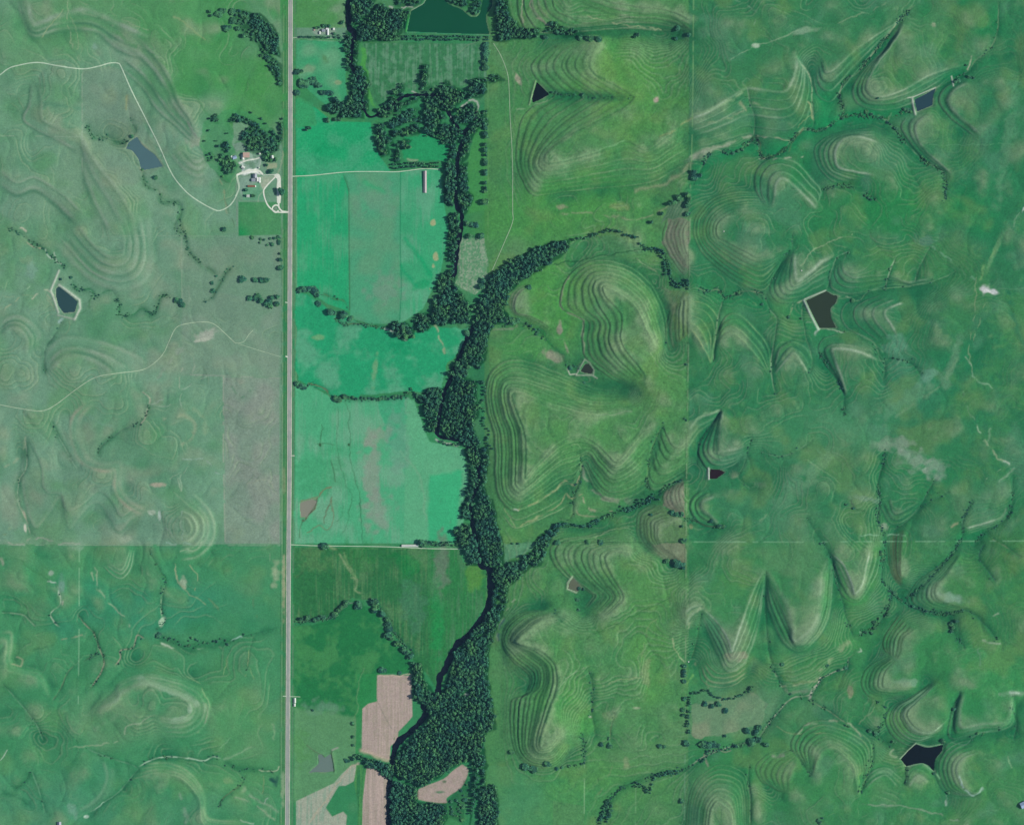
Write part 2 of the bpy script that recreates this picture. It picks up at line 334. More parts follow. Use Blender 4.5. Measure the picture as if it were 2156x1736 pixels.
# bare and salty spots
for a in (('C1', 1470, 810, 26, 26, (172, 162, 150), .95), ('C1', 350, 640, 16, 70, (160, 160, 142), .8, -28), ('C1', 690, 1675, 45, 18, (160, 160, 136), .6),
          ('C2', 690, 1130, 20, 60, (150, 150, 136), .8, 0), ('C2', 740, 1270, 14, 60, (152, 156, 136), .7, -20), ('C2', 640, 1350, 80, 34, (158, 158, 140), .85, 25),
          ('C2', 1160, 130, 60, 30, (140, 156, 110), .5), ('C2', 1560, 880, 40, 100, (134, 150, 118), .6, -25), ('D2', 1930, 635, 62, 18, (218, 226, 224), .95, 12), ('D2', 1910, 625, 30, 26, (200, 205, 205), .8),
          ('D3', 1330, 400, 110, 34, (134, 158, 138), .65, 0), ('D3', 1450, 500, 90, 60, (140, 166, 148), .6, 30), ('D3', 1600, 550, 70, 50, (140, 166, 148), .6), ('D3', 1285, 915, 26, 22, (150, 168, 150), .8),
          ('D3', 1170, 740, 90, 22, (112, 150, 128), .7, 8), ('D3', 1000, 290, 200, 70, (78, 142, 104), .7, 20), ('D3', 870, 540, 190, 40, (104, 150, 110), .7, -45), ('D3', 700, 700, 220, 60, (92, 146, 112), .6, -50),
          ('D3', 600, 900, 90, 90, (78, 140, 104), .6), ('D3', 500, 650, 34, 22, (122, 152, 122), .7), ('D3', 350, 590, 30, 24, (140, 156, 130), .7), ('D2', 1350, 990, 70, 70, (92, 152, 122), .8),
          ('D2', 1540, 1170, 60, 40, (108, 160, 136), .7, -35), ('D1', 1160, 1150, 30, 60, (78, 132, 108), .5), ('D1', 1520, 1510, 60, 30, (92, 140, 120), .6), ('D1', 480, 290, 26, 14, (170, 196, 172), .8),
          ('D1', 770, 200, 80, 16, (150, 184, 154), .5, -10), ('D1', 1590, 155, 16, 16, (140, 158, 132), .8), ('D1', 480, 1430, 120, 26, (108, 156, 122), .5, 12), ('D4', 360, 670, 60, 30, (140, 140, 122), .8), ('D4', 1700, 1010, 60, 60, (84, 146, 96), .4),
          ('D4', 1070, 890, 14, 40, (132, 144, 116), .8), ('D4', 1400, 830, 120, 26, (112, 156, 128), .8, 6), ('D3', 1700, 1360, 110, 26, (124, 166, 142), .85, 15), ('D4', 1310, 1390, 60, 24, (104, 156, 116), .7), ('D4', 1500, 1430, 40, 26, (112, 152, 116), .7),
          ('D4', 1780, 830, 60, 26, (118, 152, 120), .6, 20), ('D4', 2100, 900, 70, 20, (140, 170, 150), .6), ('C4', 1245, 600, 34, 120, (122, 150, 108), .7, -3), ('C4', 980, 930, 60, 26, (112, 144, 104), .6), ('C4', 1180, 880, 30, 12, (150, 168, 140), .7),
          ('C4', 840, 945, 16, 10, (176, 190, 170), .9), ('C4', 1100, 1290, 24, 40, (132, 150, 116), .7), ('C3', 1755, 1185, 16, 20, (132, 146, 106), .8), ('C3', 2110, 750, 60, 30, (128, 150, 122), .7, 30), ('C1', 1820, 1260, 110, 40, (140, 158, 136), .7, -25),
          ('C1', 1650, 1400, 120, 30, (130, 154, 116), .5, -30), ('C3', 1100, 970, 90, 18, (134, 150, 128), .8, 5), ('C3', 1230, 980, 60, 26, (126, 150, 124), .7), ('C4', 600, 640, 10, 10, (100, 140, 100), .3),
          ('A1', 685, 345, 24, 30, (128, 168, 148), .8), ('A1', 1440, 1030, 70, 40, (146, 162, 142), .7, 10), ('A2', 1530, 885, 80, 34, (160, 172, 158), .85, -12), ('A2', 1470, 925, 55, 12, (176, 188, 170), .8, -10), ('A2', 1310, 1000, 40, 24, (140, 162, 146), .7, -30),
          ('A2', 1770, 1230, 34, 22, (136, 152, 136), .8), ('A3', 1150, 590, 50, 14, (168, 164, 146), .8), ('A3', 1110, 795, 26, 18, (176, 196, 176), .8), ('A3', 1165, 810, 10, 30, (168, 192, 180), .8), ('A3', 920, 990, 40, 30, (144, 168, 144), .8, -30), ('A3', 540, 1035, 70, 40, (128, 168, 142), .6, 0),
          ('A3', 185, 915, 10, 34, (196, 202, 184), .9, -10), ('A3', 175, 810, 10, 44, (190, 182, 160), .9, -25), ('A3', 370, 1240, 20, 20, (150, 176, 158), .8), ('A3', 450, 1330, 24, 60, (112, 152, 142), .7), ('A3', 1340, 1310, 26, 44, (164, 186, 158), .85, -30), ('A3', 1185, 1600, 18, 34, (168, 204, 172), .9, 20),
          ('A3', 2010, 1230, 34, 90, (160, 182, 148), .75), ('A3', 480, 240, 20, 120, (120, 158, 132), .6, -30), ('A4', 1200, 740, 260, 24, (140, 178, 152), .6, 22), ('A4', 1330, 960, 90, 16, (152, 196, 168), .7, -10), ('A4', 1390, 880, 16, 34, (162, 200, 172), .8), ('A4', 1440, 855, 34, 20, (148, 188, 158), .7), ('A4', 280, 1110, 34, 110, (58, 126, 90), .8, -10),
          ('A4', 627, 1675, 16, 10, (196, 226, 208), .9), ('A4', 1650, 1420, 44, 40, (112, 154, 110), .7), ('A4', 1780, 1490, 34, 26, (132, 168, 132), .7), ('A4', 2000, 1420, 34, 26, (34, 74, 78), .9, 20), ('A4', 520, 1620, 30, 60, (120, 168, 146), .6, -25),
          ('A2', 230, 400, 40, 60, (116, 156, 140), .6), ('A2', 190, 330, 50, 34, (116, 152, 120), .6), ('A3', 1290, 940, 60, 30, (58, 124, 100), .4), ('A1', 1900, 1040, 40, 10, (130, 150, 130), .3), ('B1', 260, 620, 60, 40, (120, 152, 122), .7), ('B1', 410, 530, 34, 50, (80, 130, 88), .7), ('B1', 520, 745, 30, 20, (140, 160, 124), .7),
          ('B1', 440, 1400, 140, 100, (24, 152, 100), .5), ('B3', 1080, 140, 100, 60, (20, 146, 100), .6), ('B3', 360, 40, 60, 24, (126, 170, 122), .6), ('D2', 1450, 1290, 180, 40, (88, 144, 110), .7, -35), ('D2', 1700, 1100, 30, 160, (96, 146, 114), .7, 15), ('D1', 2040, 900, 40, 340, (86, 144, 108), .75, 8),
          ('D1', 2090, 620, 34, 180, (74, 138, 102), .6), ('D2', 1960, 400, 14, 140, (104, 156, 112), .6, 22), ('D2', 1750, 800, 60, 90, (64, 136, 92), .6), ('D2', 640, 1400, 0.1, 0.1, (0, 0, 0), 0)):
    blob(*a[:5], a[5], a[6], a[7] if len(a) > 7 else 0)

# ------------------------------------------------------------------ relief: contour lines the ground is stretched over
CS = 4.0
cnx, cny = int((X1 - X0) / CS) + 2, int((Y1 - Y0) / CS) + 2
fixed = np.full((cny, cnx), np.nan)
def pin(p, h):
    seg = np.hypot(*(p[1:] - p[:-1]).T) if len(p) > 1 else np.array([])
    P, Hh = [p[0]], [h if np.isscalar(h) else h[0]]
    for k in range(len(p) - 1):
        n = max(1, int(seg[k] / 2.0))
        for j in range(1, n + 1):
            t = j / n
            P.append(p[k] * (1 - t) + p[k + 1] * t)
            Hh.append(h if np.isscalar(h) else h[k] * (1 - t) + h[k + 1] * t)
    for (x, y), hh in zip(P, Hh):
        i, j = int(round((x - X0) / CS)), int(round((y - Y0) / CS))
        if 0 <= i < cnx and 0 <= j < cny: fixed[j, i] = hh
RISERS = []
def band(t, O, I, n, h0, h1, rim=(128, 162, 122), ra=.42, dk=(44, 106, 72), da=.30, amp=1.0, wd=1.3, k=5, cap=99, top=False):
    h0 = max(h0, h1 - cap)
    """n+1 contours between a lower outer line and a higher inner line: pinned heights, a small riser and a worn rim on each"""
    o, i = T(t, O), T(t, I)
    m = min(len(o), len(i)); o, i = o[:m], i[:m]
    o, i = smooth(o, k), smooth(i, k)
    BANDP.append(np.vstack([o, i[::-1]]))
    for q in range(n + 1):
        f = q / n
        jit = 0 if q in (0, n) else (rng.random() - .5) * .35 / n
        p = o * (1 - f - jit) + i * (f + jit)
        pin(p, h0 + (h1 - h0) * f)
        j = o if q < n else i
        side = np.sign(np.mean((p[1:, 0] - p[:-1, 0]) * ((i - o)[:-1, 1]) - (p[1:, 1] - p[:-1, 1]) * ((i - o)[:-1, 0])))
        RISERS.append((p, side, amp * (h1 - h0) / max(n, 2) * (.7 + .6 * rng.random()), rim, ra * (.45 + .9 * rng.random()) * (1.25 if top and q == n else .55 if top else 1), dk, da * (.5 + .8 * rng.random()), wd * (.7 + 1.0 * rng.random() ** 1.5) * (1.5 if top and q == n else 1)))

G = dict(rim=(152, 180, 154), ra=.55, dk=(36, 96, 76), da=.42, wd=1.5, amp=.8, cap=14, top=True)
BANDP = []
band('C1', [(690, 330), (560, 420), (475, 500), (462, 570), (510, 650), (600, 745), (640, 770), (620, 800), (480, 860), (385, 960), (340, 1150), (340, 1330), (390, 1470), (480, 1580), (700, 1560), (950, 1530), (1220, 1510), (1450, 1470), (1640, 1370), (1755, 1320)],
     [(1000, 345), (960, 420), (930, 500), (945, 570), (1010, 630), (1130, 690), (1230, 750), (1285, 800), (1200, 885), (980, 1000), (760, 1110), (600, 1230), (560, 1300), (620, 1322), (800, 1290), (1000, 1230), (1220, 1150), (1380, 1215), (1500, 1150), (1750, 960)], 8, 12, 36, wd=1.5)
band('C2', [(1560, 1250), (1540, 1000), (1450, 800), (1300, 650), (1080, 570), (880, 600), (750, 710), (695, 850), (710, 960), (880, 1060), (868, 1200), (890, 1340), (1000, 1450), (1180, 1560), (1270, 1600)],
     [(1480, 1290), (1380, 1090), (1320, 960), (1200, 850), (1090, 790), (1035, 790), (1050, 850), (1120, 930), (1180, 1000), (1190, 1100), (1180, 1220), (1240, 1330), (1320, 1420), (1375, 1500), (1385, 1560)], 7, 14, 38, wd=1.4)
band('C3', [(1220, 90), (980, 60), (700, -50), (450, -150), (280, -160), (150, -90), (90, 60), (105, 260), (155, 430), (165, 620), (165, 800), (200, 960), (320, 1060), (500, 990), (680, 870), (800, 830), (880, 700), (960, 860), (1080, 970), (1260, 950), (1390, 870), (1395, 780)],
     [(1250, 245), (930, 300), (700, 245), (500, 185), (380, 125), (310, 110), (305, 150), (345, 270), (400, 420), (415, 600), (405, 790), (400, 805), (420, 790), (560, 620), (690, 500), (830, 450), (960, 500), (1060, 590), (1150, 665), (1250, 575), (1390, 410), (1515, 350)], 9, 12, 38, da=.45, amp=1.2)
band('C3', [(220, 1090), (330, 1200), (520, 1130), (700, 1050), (760, 1010)], [(300, 1050), (345, 1060), (520, 990), (660, 890), (740, 830)], 2, 8, 12, ra=.6)
band('C3', [(1400, 760), (1395, 830), (1450, 890), (1580, 840), (1700, 765)], [(1530, 350), (1545, 430), (1600, 530), (1660, 545), (1710, 500)], 6, 16, 36)
band('C3', [(1150, 1200), (900, 1260), (700, 1290), (610, 1370), (640, 1480), (740, 1590), (900, 1700), (960, 1750), (880, 1850)],
     [(1250, 1380), (1150, 1375), (1060, 1420), (1070, 1490), (1100, 1570), (1160, 1660), (1195, 1720), (1190, 1790), (1060, 1920)], 9, 12, 36, amp=1.2, da=.5)
band('C3', [(1430, 1010), (1330, 1080), (1315, 1200), (1345, 1310), (1440, 1400), (1560, 1480)], [(1690, 1110), (1500, 1160), (1480, 1220), (1490, 1300), (1560, 1380), (1690, 1470)], 6, 14, 28, dk=(70, 96, 76), da=.6)
band('C3', [(1560, 880), (1525, 960), (1560, 1030), (1700, 1105)], [(1700, 830), (1660, 900), (1670, 990), (1702, 1050)], 4, 18, 26, dk=(82, 84, 74), da=.5)
band('C2', [(1560, 230), (1520, 400), (1600, 560), (1700, 690)], [(1735, 240), (1690, 330), (1700, 450), (1735, 560)], 5, 16, 26, dk=(82, 88, 76), da=.5)
band('C2', [(1590, 960), (1555, 1080), (1550, 1190), (1580, 1310)], [(1728, 850), (1728, 960), (1725, 1080), (1720, 1170)], 5, 18, 34, dk=(72, 104, 76), da=.4)
band('C4', [(560, 170), (380, 175), (260, 240), (200, 350), (205, 440), (280, 540), (400, 650), (370, 780), (270, 830), (260, 1000), (275, 1130), (310, 1230), (430, 1310), (600, 1300), (720, 1150)],
     [(620, 210), (480, 240), (380, 310), (300, 390), (340, 420), (460, 450), (570, 540), (600, 650), (590, 760), (540, 900), (490, 1050), (470, 1140), (490, 1175), (560, 1150), (640, 1050)], 9, 10, 38, da=.5, amp=1.2)
band('C2', [(600, 1160), (500, 1090), (400, 1035), (320, 1010), (285, 940), (300, 850), (370, 780), (440, 770)], [(620, 1120), (520, 1060), (430, 1020), (345, 1000), (320, 940), (335, 870), (380, 815), (440, 790)], 2, 8, 14, ra=.8, rim=(150, 160, 140))
# north-east
band('D1', [(90, 930), (250, 890), (420, 840), (480, 850), (680, 870), (780, 790), (830, 620), (820, 490), (750, 380)], [(60, 760), (200, 700), (350, 600), (430, 560), (570, 580), (670, 575), (710, 510), (740, 400), (718, 325)], 5, 24, 44, **G)
band('D1', [(835, 470), (860, 590), (940, 640), (1010, 570), (1080, 480), (1200, 340), (1310, 210), (1410, 105)], [(885, 360), (905, 450), (950, 450), (1010, 400), (1100, 320), (1220, 235), (1340, 160), (1405, 95)], 3, 28, 44, **G)
band('D1', [(1400, 130), (1290, 300), (1180, 410), (1090, 530), (1090, 620), (1150, 670), (1260, 690), (1400, 670), (1560, 590), (1700, 480), (1790, 440)], [(1405, 150), (1320, 290), (1230, 400), (1165, 530), (1180, 590), (1240, 615), (1350, 590), (1460, 540), (1560, 480), (1680, 440), (1780, 420)], 3, 28, 44, **G)
band('D1', [(1740, 510), (1660, 550), (1620, 620), (1650, 690), (1740, 780), (1840, 850)], [(1800, 510), (1720, 555), (1670, 620), (1700, 690), (1780, 770), (1870, 840)], 1, 32, 44, **G)
band('D1', [(1420, 740), (1385, 790), (1420, 860), (1520, 990), (1640, 1060)], [(1560, 710), (1480, 770), (1475, 850), (1540, 950), (1700, 1090)], 2, 32, 42, **G)
band('D1', [(1210, 800), (1000, 830), (890, 880), (845, 950), (880, 1060), (950, 1130), (1020, 1150)], [(1250, 890), (1100, 850), (1010, 880), (970, 950), (990, 1050), (1100, 1080), (1210, 1100)], 4, 28, 42, **G)
band('D1', [(545, 1300), (475, 1180), (490, 1060), (580, 990), (720, 1010), (820, 1110), (885, 1190), (870, 1270)], [(575, 1300), (590, 1230), (600, 1150), (640, 1115), (700, 1140), (780, 1220), (840, 1280), (862, 1310)], 3, 28, 40, **G)
band('D2', [(520, 20), (380, 10), (220, 50), (110, 160), (95, 290), (150, 400), (260, 500), (400, 590), (540, 620), (640, 440)], [(560, 125), (420, 130), (320, 150), (240, 210), (235, 290), (290, 325), (360, 360), (430, 395), (500, 422), (690, 372)], 7, 24, 42, da=.4, amp=1.1)
band('D2', [(695, 385), (620, 500), (565, 610), (620, 700), (740, 700), (800, 670), (910, 620)], [(712, 390), (715, 480), (722, 560), (750, 575), (820, 520), (900, 450), (980, 415)], 5, 26, 42, **G)
band('D2', [(980, 440), (935, 540), (960, 620), (1060, 650), (1200, 630), (1300, 600), (1500, 595), (1610, 560)], [(1010, 430), (1020, 500), (1070, 545), (1130, 550), (1250, 540), (1320, 540), (1430, 580), (1600, 550)], 3, 28, 40, **G)
band('D2', [(1200, 640), (1060, 700), (1012, 770), (1040, 850), (1130, 910), (1220, 955)], [(1400, 700), (1300, 740), (1280, 780), (1310, 830), (1350, 900), (1340, 925)], 4, 26, 38, **G)
band('D2', [(1000, 900), (900, 930), (870, 1000), (920, 1100), (1000, 1200), (1030, 1290)], [(1270, 1070), (1100, 1000), (955, 990), (975, 1090), (1015, 1200), (1038, 1290)], 2, 30, 40, **G)
band('D2', [(590, 1120), (620, 1000), (700, 950), (790, 980), (830, 1060)], [(590, 1150), (680, 1040), (720, 1015), (770, 1080), (810, 1150)], 2, 32, 42, **G)
band('D2', [(70, 690), (160, 710), (230, 780), (240, 850), (220, 960), (205, 1080)], [(70, 870), (90, 890), (120, 930), (150, 980), (180, 1030), (200, 1085)], 4, 26, 38, rim=(138, 160, 118), ra=.6)
band('D2', [(235, 900), (290, 790), (380, 780), (500, 900), (560, 1000), (575, 1150)], [(230, 980), (280, 900), (350, 900), (430, 970), (500, 1050), (570, 1160)], 3, 28, 40, rim=(132, 158, 120))
band('D3', [(265, 180), (200, 280), (125, 390), (130, 480), (190, 560), (320, 540), (390, 490)], [(268, 190), (250, 290), (240, 440), (255, 450), (330, 440), (380, 430), (430, 410)], 4, 22, 42, **{**G, 'amp': 1.1, 'cap': 16})
band('D3', [(55, 430), (110, 340), (160, 300), (205, 270)], [(60, 310), (130, 240), (210, 210), (265, 185)], 2, 30, 40, **G)
band('D3', [(140, 690), (80, 740), (70, 800), (110, 880), (170, 910), (250, 915)], [(220, 720), (150, 750), (130, 775), (150, 820), (190, 850), (240, 905)], 2, 22, 34, **G)
band('D4', [(135, 400), (180, 520), (240, 650), (300, 760), (380, 740), (440, 650), (500, 450), (540, 160)], [(140, 370), (220, 440), (290, 540), (325, 640), (350, 590), (400, 440), (470, 250), (530, 130)], 4, 24, 42, **G)
band('D4', [(540, 180), (560, 380), (640, 560), (740, 635), (840, 580), (930, 430), (960, 200), (950, 60)], [(545, 150), (630, 280), (690, 430), (720, 575), (840, 480), (880, 330), (900, 150), (940, 40)], 4, 22, 44, **{**G, 'cap': 16})
band('D4', [(960, 60), (980, 200), (1030, 300), (1110, 330), (1170, 270), (1240, 130), (1260, 0)], [(940, 20), (1020, 100), (1070, 210), (1100, 280), (1150, 210), (1180, 60), (1190, 0)], 3, 24, 42, **G)
band('D4', [(50, 480), (70, 420), (110, 385), (140, 375)], [(40, 400), (70, 370), (110, 355), (150, 350)], 1, 38, 42, **G)
band('D4', [(120, 720), (150, 830), (260, 865), (350, 845), (430, 790)], [(160, 700), (230, 770), (300, 775), (370, 755), (430, 700)], 3, 14, 22, rim=(150, 168, 134), ra=.6)
band('D4', [(1380, 410), (1300, 520), (1275, 600), (1310, 660)], [(1470, 500), (1400, 560), (1385, 640), (1360, 690)], 5, 18, 34, da=.6, dk=(60, 96, 64))
band('D4', [(1310, 665), (1180, 740), (1140, 830), (1170, 900), (1230, 935)], [(1360, 690), (1290, 760), (1270, 830), (1300, 865), (1500, 860)], 5, 18, 34, da=.5)
band('D4', [(1590, 825), (1440, 925), (1330, 980), (1290, 1070), (1340, 1170), (1440, 1225), (1560, 1215)], [(1615, 830), (1520, 920), (1430, 1010), (1440, 1070), (1510, 1130), (1600, 1130), (1690, 1050)], 6, 16, 36, da=.5, rim=(140, 176, 146))
band('D4', [(1755, 890), (1700, 1030), (1690, 1180), (1850, 1150), (2010, 1130), (2090, 1080), (2095, 930)], [(1770, 880), (1745, 1000), (1760, 1115), (1900, 1095), (2030, 1090), (2070, 1040), (2085, 920)], 2, 20, 36, **G)
band('D4', [(1850, 1160), (1700, 1200), (1620, 1280), (1600, 1380), (1650, 1500), (1780, 1540), (1890, 1520)], [(1860, 1270), (1790, 1290), (1740, 1330), (1730, 1400), (1770, 1480), (1840, 1520), (1895, 1500)], 5, 18, 38, **G)
band('D4', [(820, 1420), (760, 1320), (700, 1240), (730, 1150), (850, 1070), (1000, 1090), (1180, 1180), (1200, 1350), (1120, 1530)], [(830, 1415), (850, 1330), (890, 1260), (940, 1230), (980, 1240), (1030, 1280), (1090, 1350), (1110, 1430), (1120, 1530)], 7, 18, 38, amp=1.1)
band('D4', [(700, 1250), (560, 1280), (480, 1360), (520, 1450), (660, 1525)], [(740, 1300), (700, 1370), (680, 1430), (680, 1480), (670, 1525)], 6, 16, 30)
band('D4', [(40, 1760), (60, 1560), (120, 1430), (240, 1350), (380, 1380), (430, 1480), (445, 1760)], [(180, 1760), (190, 1640), (220, 1580), (250, 1570), (300, 1600), (330, 1650), (340, 1760)], 8, 12, 36)
band('D4', [(1410, 1480), (1440, 1350), (1520, 1340), (1590, 1390)], [(1430, 1480), (1470, 1420), (1510, 1410), (1560, 1450)], 2, 24, 32, **G)
band('D4', [(1130, 1480), (1200, 1390), (1300, 1365), (1400, 1440)], [(1150, 1500), (1220, 1430), (1300, 1410), (1370, 1480)], 2, 26, 32, **G)
band('D3', [(1310, 960), (1310, 1100), (1340, 1220), (1400, 1290)], [(1400, 930), (1390, 1000), (1385, 1200), (1410, 1215)], 5, 18, 32, dk=(92, 92, 72), da=.6)
band('D3', [(1740, 1060), (1600, 1180), (1480, 1270), (1430, 1380), (1540, 1445), (1680, 1460)], [(1760, 1080), (1680, 1200), (1600, 1290), (1610, 1360), (1700, 1400), (1830, 1430)], 6, 18, 36, da=.5)
band('D3', [(1250, 780), (1330, 900), (1450, 850), (1520, 770)], [(1310, 740), (1340, 830), (1400, 820), (1500, 760)], 2, 26, 36, **G)
band('D3', [(1800, 960), (1900, 930), (2020, 880), (2070, 800)], [(1790, 930), (1900, 900), (2010, 860), (2050, 790)], 2, 30, 36, **G)
# top: nose above the hedge
band('C1', [(340, -200), (345, 60), (380, 180), (460, 260), (800, 262), (1200, 230), (1500, 250), (1700, 250)], [(620, -200), (640, 60), (760, 140), (900, 190), (1100, 150), (1300, 120), (1600, 150), (1760, 260)], 5, 10, 26, rim=(140, 160, 132), ra=.6)
band('C1', [(860, 20), (1100, 110), (1300, 150), (1560, 160), (1760, 250)], [(900, -40), (1100, 20), (1300, 60), (1560, 90), (1770, 180)], 2, 28, 36, rim=(140, 166, 134), ra=.7)
# west
Wt = dict(rim=(134, 162, 140), ra=.8, dk=(66, 120, 94), da=.55, wd=3.4, amp=.6)
band('A2', [(380, 200), (560, 400), (700, 510), (870, 560), (1030, 520), (1110, 400), (1115, 200), (1080, 0)], [(560, 80), (650, 200), (740, 290), (830, 325), (900, 300), (920, 200), (900, 120), (850, 0)], 4, 12, 24, **Wt)
band('A3', [(1400, 640), (1500, 730), (1570, 850), (1560, 1000), (1450, 1120), (1320, 1145)], [(1290, 820), (1360, 830), (1400, 880), (1400, 930), (1370, 965), (1310, 965)], 4, 14, 26, rim=(146, 176, 146), ra=.6, dk=(80, 136, 100), da=.2, wd=1.8)
band('A4', [(700, 880), (830, 760), (880, 690), (1060, 630), (1280, 670), (1450, 740), (1530, 850), (1500, 1000), (1380, 1090), (1200, 1090)], [(720, 885), (840, 830), (900, 760), (1050, 700), (1200, 740), (1350, 800), (1405, 870), (1390, 930), (1290, 975), (1150, 955)], 4, 16, 26, rim=(136, 172, 140), ra=.5, dk=(70, 136, 90), da=.3, wd=2.2)
band('A1', [(860, 480), (1040, 640), (1150, 800), (1260, 900), (1370, 1000), (1440, 1040)], [(960, 250), (1120, 400), (1230, 560), (1300, 740), (1380, 860), (1440, 980)], 3, 14, 22, **Wt)
band('A1', [(1250, 1130), (1330, 1230), (1430, 1290), (1500, 1270)], [(1330, 1090), (1400, 1170), (1450, 1190), (1500, 1150)], 2, 12, 16, **Wt)
band('A1', [(610, 1100), (620, 1300), (700, 1500), (800, 1690)], [(560, 950), (700, 1200), (860, 1400), (1000, 1650)], 2, 20, 24, **Wt)
band('A2', [(0, 800), (100, 740), (230, 790), (300, 880), (260, 950)], [(0, 890), (70, 830), (150, 840), (210, 920), (200, 1040)], 2, 14, 20, **Wt)
band('A2', [(320, 1020), (440, 910), (600, 900), (860, 970), (1040, 1060), (1030, 1140)], [(360, 1130), (470, 1040), (580, 1030), (720, 1080), (810, 1140), (800, 1170)], 2, 16, 24, **Wt)
band('A3', [(700, 0), (600, 100), (590, 250), (650, 380), (760, 430), (890, 420), (890, 600), (960, 700), (1080, 780)], [(640, 0), (540, 100), (530, 260), (600, 420), (740, 480), (850, 480), (850, 640), (930, 740), (1060, 810)], 1, 16, 20, rim=(150, 156, 136), ra=.6, dk=(84, 130, 104), da=.3, wd=3, amp=.6)
band('A3', [(180, 260), (160, 600), (250, 900), (360, 800), (445, 690), (505, 910), (600, 800), (710, 720), (800, 830), (870, 930), (960, 840), (1080, 790)], [(190, 220), (300, 450), (310, 590), (350, 650), (445, 665), (490, 780), (600, 740), (720, 640), (820, 720), (880, 820), (960, 780), (1060, 760)], 1, 13, 19, rim=(140, 160, 140), ra=.5, dk=(70, 126, 98), da=.5, wd=2.8, amp=.45)
band('A3', [(750, 1180), (820, 1250), (890, 1275), (960, 1200), (985, 1060)], [(800, 1170), (860, 1210), (900, 1210), (930, 1150), (950, 1060)], 2, 14, 18, rim=(148, 180, 150), ra=.6, dk=(60, 134, 96), da=.2, wd=1.6)
band('A4', [(0, 320), (90, 340), (80, 550), (150, 600), (300, 640), (370, 810)], [(0, 380), (50, 400), (50, 580), (140, 620), (270, 660), (350, 760)], 1, 12, 18, rim=(130, 166, 132), ra=.5, dk=(66, 136, 92), da=.3, wd=2.2, amp=.7)
band('A4', [(1040, 1280), (1250, 1280), (1420, 1380), (1500, 1530), (1510, 1660), (1600, 1700), (1800, 1705)], [(900, 1420), (1150, 1350), (1340, 1400), (1460, 1540), (1480, 1700), (1560, 1760), (1800, 1760)], 3, 14, 20, rim=(136, 172, 134), ra=.5, dk=(66, 136, 92), da=.3, wd=2, amp=.7)
band('A4', [(820, 1310), (830, 1400), (780, 1520), (640, 1650)], [(760, 1260), (790, 1400), (720, 1540), (580, 1640)], 1, 16, 20, **Wt)
band('A1', [(120, 0), (180, 180), (250, 270), (440, 220), (690, 230), (860, 360), (1060, 430)], [(190, 0), (220, 160), (270, 190), (430, 130), (640, 90), (860, 190), (1100, 290)], 2, 16, 24, **Wt)
band('A1', [(230, 600), (215, 760), (170, 880), (330, 980), (560, 1100)], [(280, 620), (300, 760), (310, 880), (480, 960), (590, 1020)], 1, 18, 24, **Wt)
band('A1', [(0, 1340), (120, 1420), (255, 1380), (400, 1480), (560, 1640)], [(0, 1250), (120, 1340), (250, 1300), (420, 1400), (600, 1560)], 1, 16, 22, **Wt)
# valleys and levels
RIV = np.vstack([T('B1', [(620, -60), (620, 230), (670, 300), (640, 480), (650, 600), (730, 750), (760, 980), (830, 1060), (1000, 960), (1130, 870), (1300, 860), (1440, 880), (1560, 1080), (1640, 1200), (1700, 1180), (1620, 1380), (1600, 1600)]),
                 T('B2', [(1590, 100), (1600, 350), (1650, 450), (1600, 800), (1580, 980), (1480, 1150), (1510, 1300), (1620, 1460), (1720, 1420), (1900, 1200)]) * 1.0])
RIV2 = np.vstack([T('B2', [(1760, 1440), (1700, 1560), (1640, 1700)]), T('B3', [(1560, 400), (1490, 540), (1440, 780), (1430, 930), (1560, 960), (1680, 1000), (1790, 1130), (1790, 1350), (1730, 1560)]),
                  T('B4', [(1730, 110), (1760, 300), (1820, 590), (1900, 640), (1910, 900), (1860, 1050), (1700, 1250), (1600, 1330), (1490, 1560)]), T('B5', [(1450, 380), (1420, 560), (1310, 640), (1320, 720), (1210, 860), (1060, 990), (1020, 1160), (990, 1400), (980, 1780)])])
pin(smooth(RIV, 4), 1.0); pin(smooth(RIV2, 4), 0.0)
for pts, h0, h1 in ((T('P', [(608, -56), (608, 1796)]), 9, 9), (T('P', [(630, 400), (630, 1700)]), 7, 6), (T('P', [(900, 400), (880, 560), (850, 660)]), 5, 5), (T('P', [(1030, 90), (1030, 500)]), 6, 6),
                    (T('P', [(840, 860), (950, 1100)]), 4, 4), (T('P', [(700, 1200), (980, 1250)]), 5, 4), (T('P', [(1060, 1300), (1050, 1650)]), 5, 5), (T('P', [(800, 1450), (790, 1700)]), 5, 4)):
    pin(pts, np.linspace(h0, h1, len(pts)))
